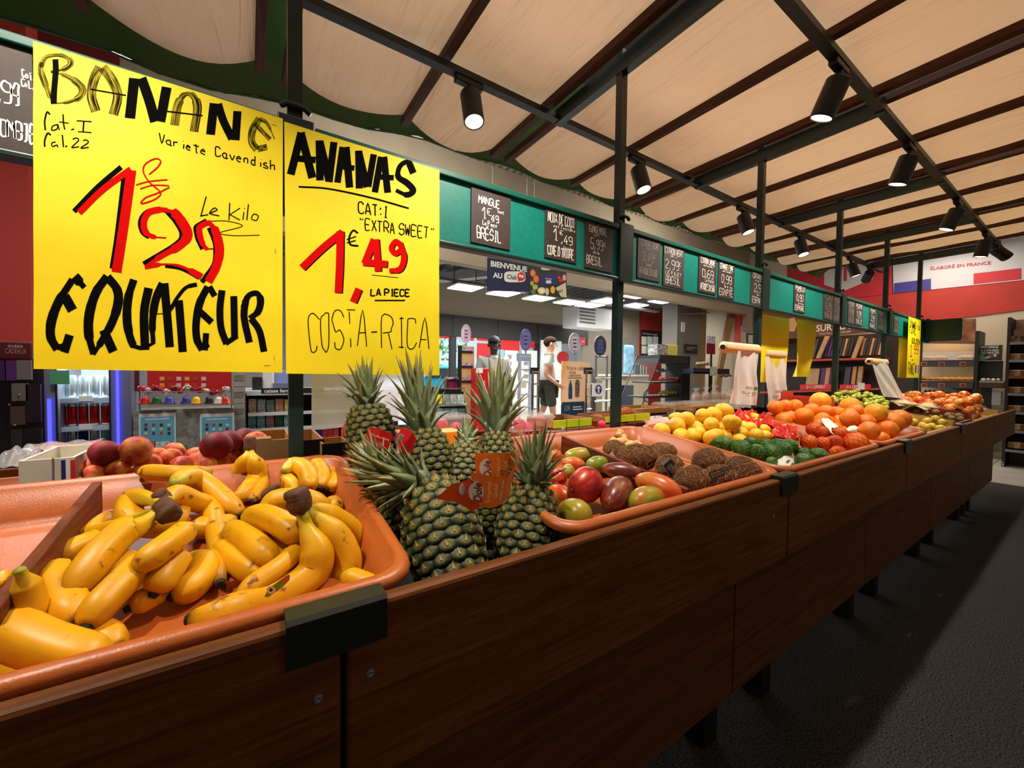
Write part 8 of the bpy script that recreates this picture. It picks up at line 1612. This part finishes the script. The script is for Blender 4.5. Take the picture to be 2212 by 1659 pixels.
lumps(6, 1650, 1700, 838, 0, (120, 90, 60), 'small brown pack on the dark shelves behind the yellow posters', 'pack', 'packs behind the yellow posters', .075, XB+.2)
# bakery case
XK = 9.2; t = thing('bakery_case', 'bakery case with three open shelves of pastries under the croissant picture', 'bakery case', (XK+.3, 1.8, 0))
polyX('croissant_picture', [(1990, 738), (1990, 695), (2108, 688), (2108, 742)], XK+.3, .02, mat('croissant print', (176, 110, 66), .6, col2=(96, 52, 30), scale=5), t)
polyX('header_board', [(1990, 722), (1990, 741), (2108, 743), (2108, 738)], XK+.25, .05, mat('brown case header', (110, 70, 44), .6), t)
bX('back_board', 1985, 742, 2108, 900, XK+.5, .02, mat('tan case back', (196, 174, 142), .6), t, z0=0); GLOW_STRIP = mat('hidden warm glow strip', (255, 236, 200), .4, emit=(255, 226, 180), estr=9); bX('glow_strip', 1994, 736, 2100, 738, XK+.32, .03, GLOW_STRIP, t); bX('glow_strip', 1994, 788, 2100, 789.5, XK+.06, .03, GLOW_STRIP, t); bX('right_upright', 2103, 715, 2112, 900, XK, .5, DK, t, z0=0)  # glowing strips added out of sight to brighten the pastry shelves
for y in (788, 834): bX('shelf_front', 1990, y-8, 2104, y+4, XK, .03, mat('charcoal shelf front', (54, 52, 52), .5), t); bX('shelf', 1990, y-10, 2104, y-7, XK+.02, .46, DK, t)
for y in (788, 834):
    for x in (1996, 2034, 2080): bX('price_frame', x-7, y-6, x+7, y+2, XK-.008, .006, mat('orange price frame', (206, 90, 40), .5), t); bX('price_card', x-5, y-4.4, x+5, y+.6, XK-.011, .004, mat('dark price card', (50, 44, 44), .5), t)
bX('glass_guard', 1992, 760, 2102, 778, XK+.05, .006, FILM, t); bX('lower_panel', 1990, 850, 2104, 900, XK+.02, .4, mat('dark case panel', (40, 36, 34), .6), t, z0=0)
PAST = mat('pastry crust', (206, 140, 66), .6, noise=.3, scale=30)
def pastry(x, y, lab, grp):
    p = atX(x, y, XK+(.2 if y > 815 or y < 790 else .33)); s_ = .72 if y > 790 else .8; p.z = atX(2047, 778 if y < 790 else 824, XK+.02).z+.042*s_; mb = MB().tube([p+Vector((0, -.09*s_, -.01)), p+Vector((.01, -.05*s_, .008)), p+Vector((.012, 0, .015)), p+Vector((.01, .05*s_, .008)), p+Vector((0, .09*s_, -.01))], [.012*s_, .036*s_, .046*s_, .036*s_, .012*s_], 10); tag(obj('pastry', mb, PAST, smooth=True), lab, 'pastry', grp)
for x in (1998, 2006, 2026, 2034, 2082, 2092): pastry(x, 776, 'pale golden pastry on the top shelf of the bakery case', 'pastries on the top shelf')
for x in range(1996, 2102, 15): pastry(x, 821-(x % 3), 'golden pastry in the crowded row on the middle shelf', 'pastries on the middle shelf'); pastry(x+4, 813, 'golden pastry at the back of the middle shelf', 'pastries at the back of the middle shelf') if x % 2 else None
lumps(5, 1995, 2040, 845, 0, (60, 36, 26), 'dark brown cake in the lowest bakery row', 'cake', 'dark cakes in the lowest row', .06, XK+.2)
t = putX('tongs_sign', 2113, 746, 2165, 779, XK+.1, .02, mat('dark sign board', (40, 34, 32), .5), 'dark sign asking to use the tongs, right of the bakery case', 'sign')
for s_, x0, x1, y in (('PENSEZ', 2118, 2157, 752.5), ('À UTILISER', 2118, 2158, 759), ('LES PINCES', 2118, 2158, 765)): q = tX(s_, x0, y, x1, y-.8, 4.6, XK+.1, WHITE, t, bold=.01); q.location = -t.location
for k in range(2): q = obj('tongs_print', MB().ribbon([atX(x, y, XK+.09) for x, y in ((2125, 776-2*k), (2140, 770-k), (2152, 766+3*k))], .02, (-1, 0, 0)), WHITE, t); q.location = -t.location
putX('paper_note', 2107, 767, 2126, 780, XK+.06, .004, mat('green note', (60, 140, 80), .6), 'green note at the lower left corner of the tongs sign', 'note')
t = thing('sample_stand', 'narrow stand with a wicker tray of white bags below the tongs sign', 'stand', (XK+.2, atX(2135, 850, XK).y, 0)); bX('shelf', 2115, 823, 2168, 827, XK-.05, .35, mat('stand shelf', (150, 140, 120), .5), t); bX('wicker_tray', 2115, 826, 2170, 838, XK-.1, .3, mat('dark wicker', (64, 38, 26), .8, noise=.4, scale=60), t, .01); bX('pole', 2118, 838, 2140, 900, XK+.05, .1, BLACK, t, z0=0); bX('board', 2115, 780, 2166, 826, XK+.15, .02, DK, t); bX('white_box', 2142, 845, 2162, 875, XK-.02, .2, mat('grey white box', (150, 150, 148), .5), t)
lumps(4, 2119, 2162, 820, 0, (206, 206, 190), 'white paper bag in the wicker tray of the stand', 'bag', 'bags in the wicker tray', .055, XK)
XR = 8.6; t = thing('shelf_rack', 'tall dark rack of packed pastries cut off by the right edge of the photo', 'rack', (XR+.2, atX(2200, 900, XR).y, 0))
ya, yb = atX(2172, 800, XR).y, atX(2290, 800, XR).y
obj('left_upright', MB().box((XR, ya-.03, 0), (XR+.45, ya, atX(2172, 686, XR).z)), DK, t); obj('right_upright', MB().box((XR, yb, 0), (XR+.45, yb+.03, atX(2172, 686, XR).z)), DK, t); obj('back_board', MB().box((XR+.44, yb, 0), (XR+.46, ya, atX(2172, 686, XR).z)), mat('tan rack back', (120, 96, 70), .6), t)
for y in (740, 778, 813, 850, 890, 930, 972): z = atX(2190, y, XR).z; obj('shelf', MB().box((XR-.02, yb+.03, z-.02), (XR+.44, ya-.03, z)), DK, t); obj('price_rail', MB().box((XR-.028, yb+.03, z-.03), (XR-.02, ya-.03, z+.005)), mat('dull red price rail', (110, 40, 34), .5) if y == 813 else GREYM, t)
for y in (736, 774, 809, 846, 886, 926, 966):
    for i in range(3):
        p = atX(2184+13*i, y, XR+.05); o = obj('pastry_pack', MB().box((p.x, p.y-.036, atX(2190, y+4, XR).z+.001), (p.x+.2, p.y+.036, atX(2190, y+4, XR).z+.09)), mat('pack brown %d' % (i % 3), ((120, 84, 50), (150, 120, 84), (90, 60, 44))[i % 3], .3, noise=.5, scale=20), bevel=.012); tag(o, 'brown pastry pack on the shelves of the rack at the right edge', 'pack', 'packs on the right rack')
putX('price_card', 2190, 712, 2225, 725, XR-.03, .01, mat('brown shelf card', (96, 60, 44), .6), 'brown card at the top of the rack at the right edge', 'card')
for yy in (ya-.015, yb+.015): obj('caster', MB().lathe([(.02, -.012), (.035, -.01), (.035, .01), (.02, .012)], 14, Matrix.Translation((XR+.02, yy, .036)) @ Matrix.Rotation(math.radians(90), 4, 'X')), CHROME, t)
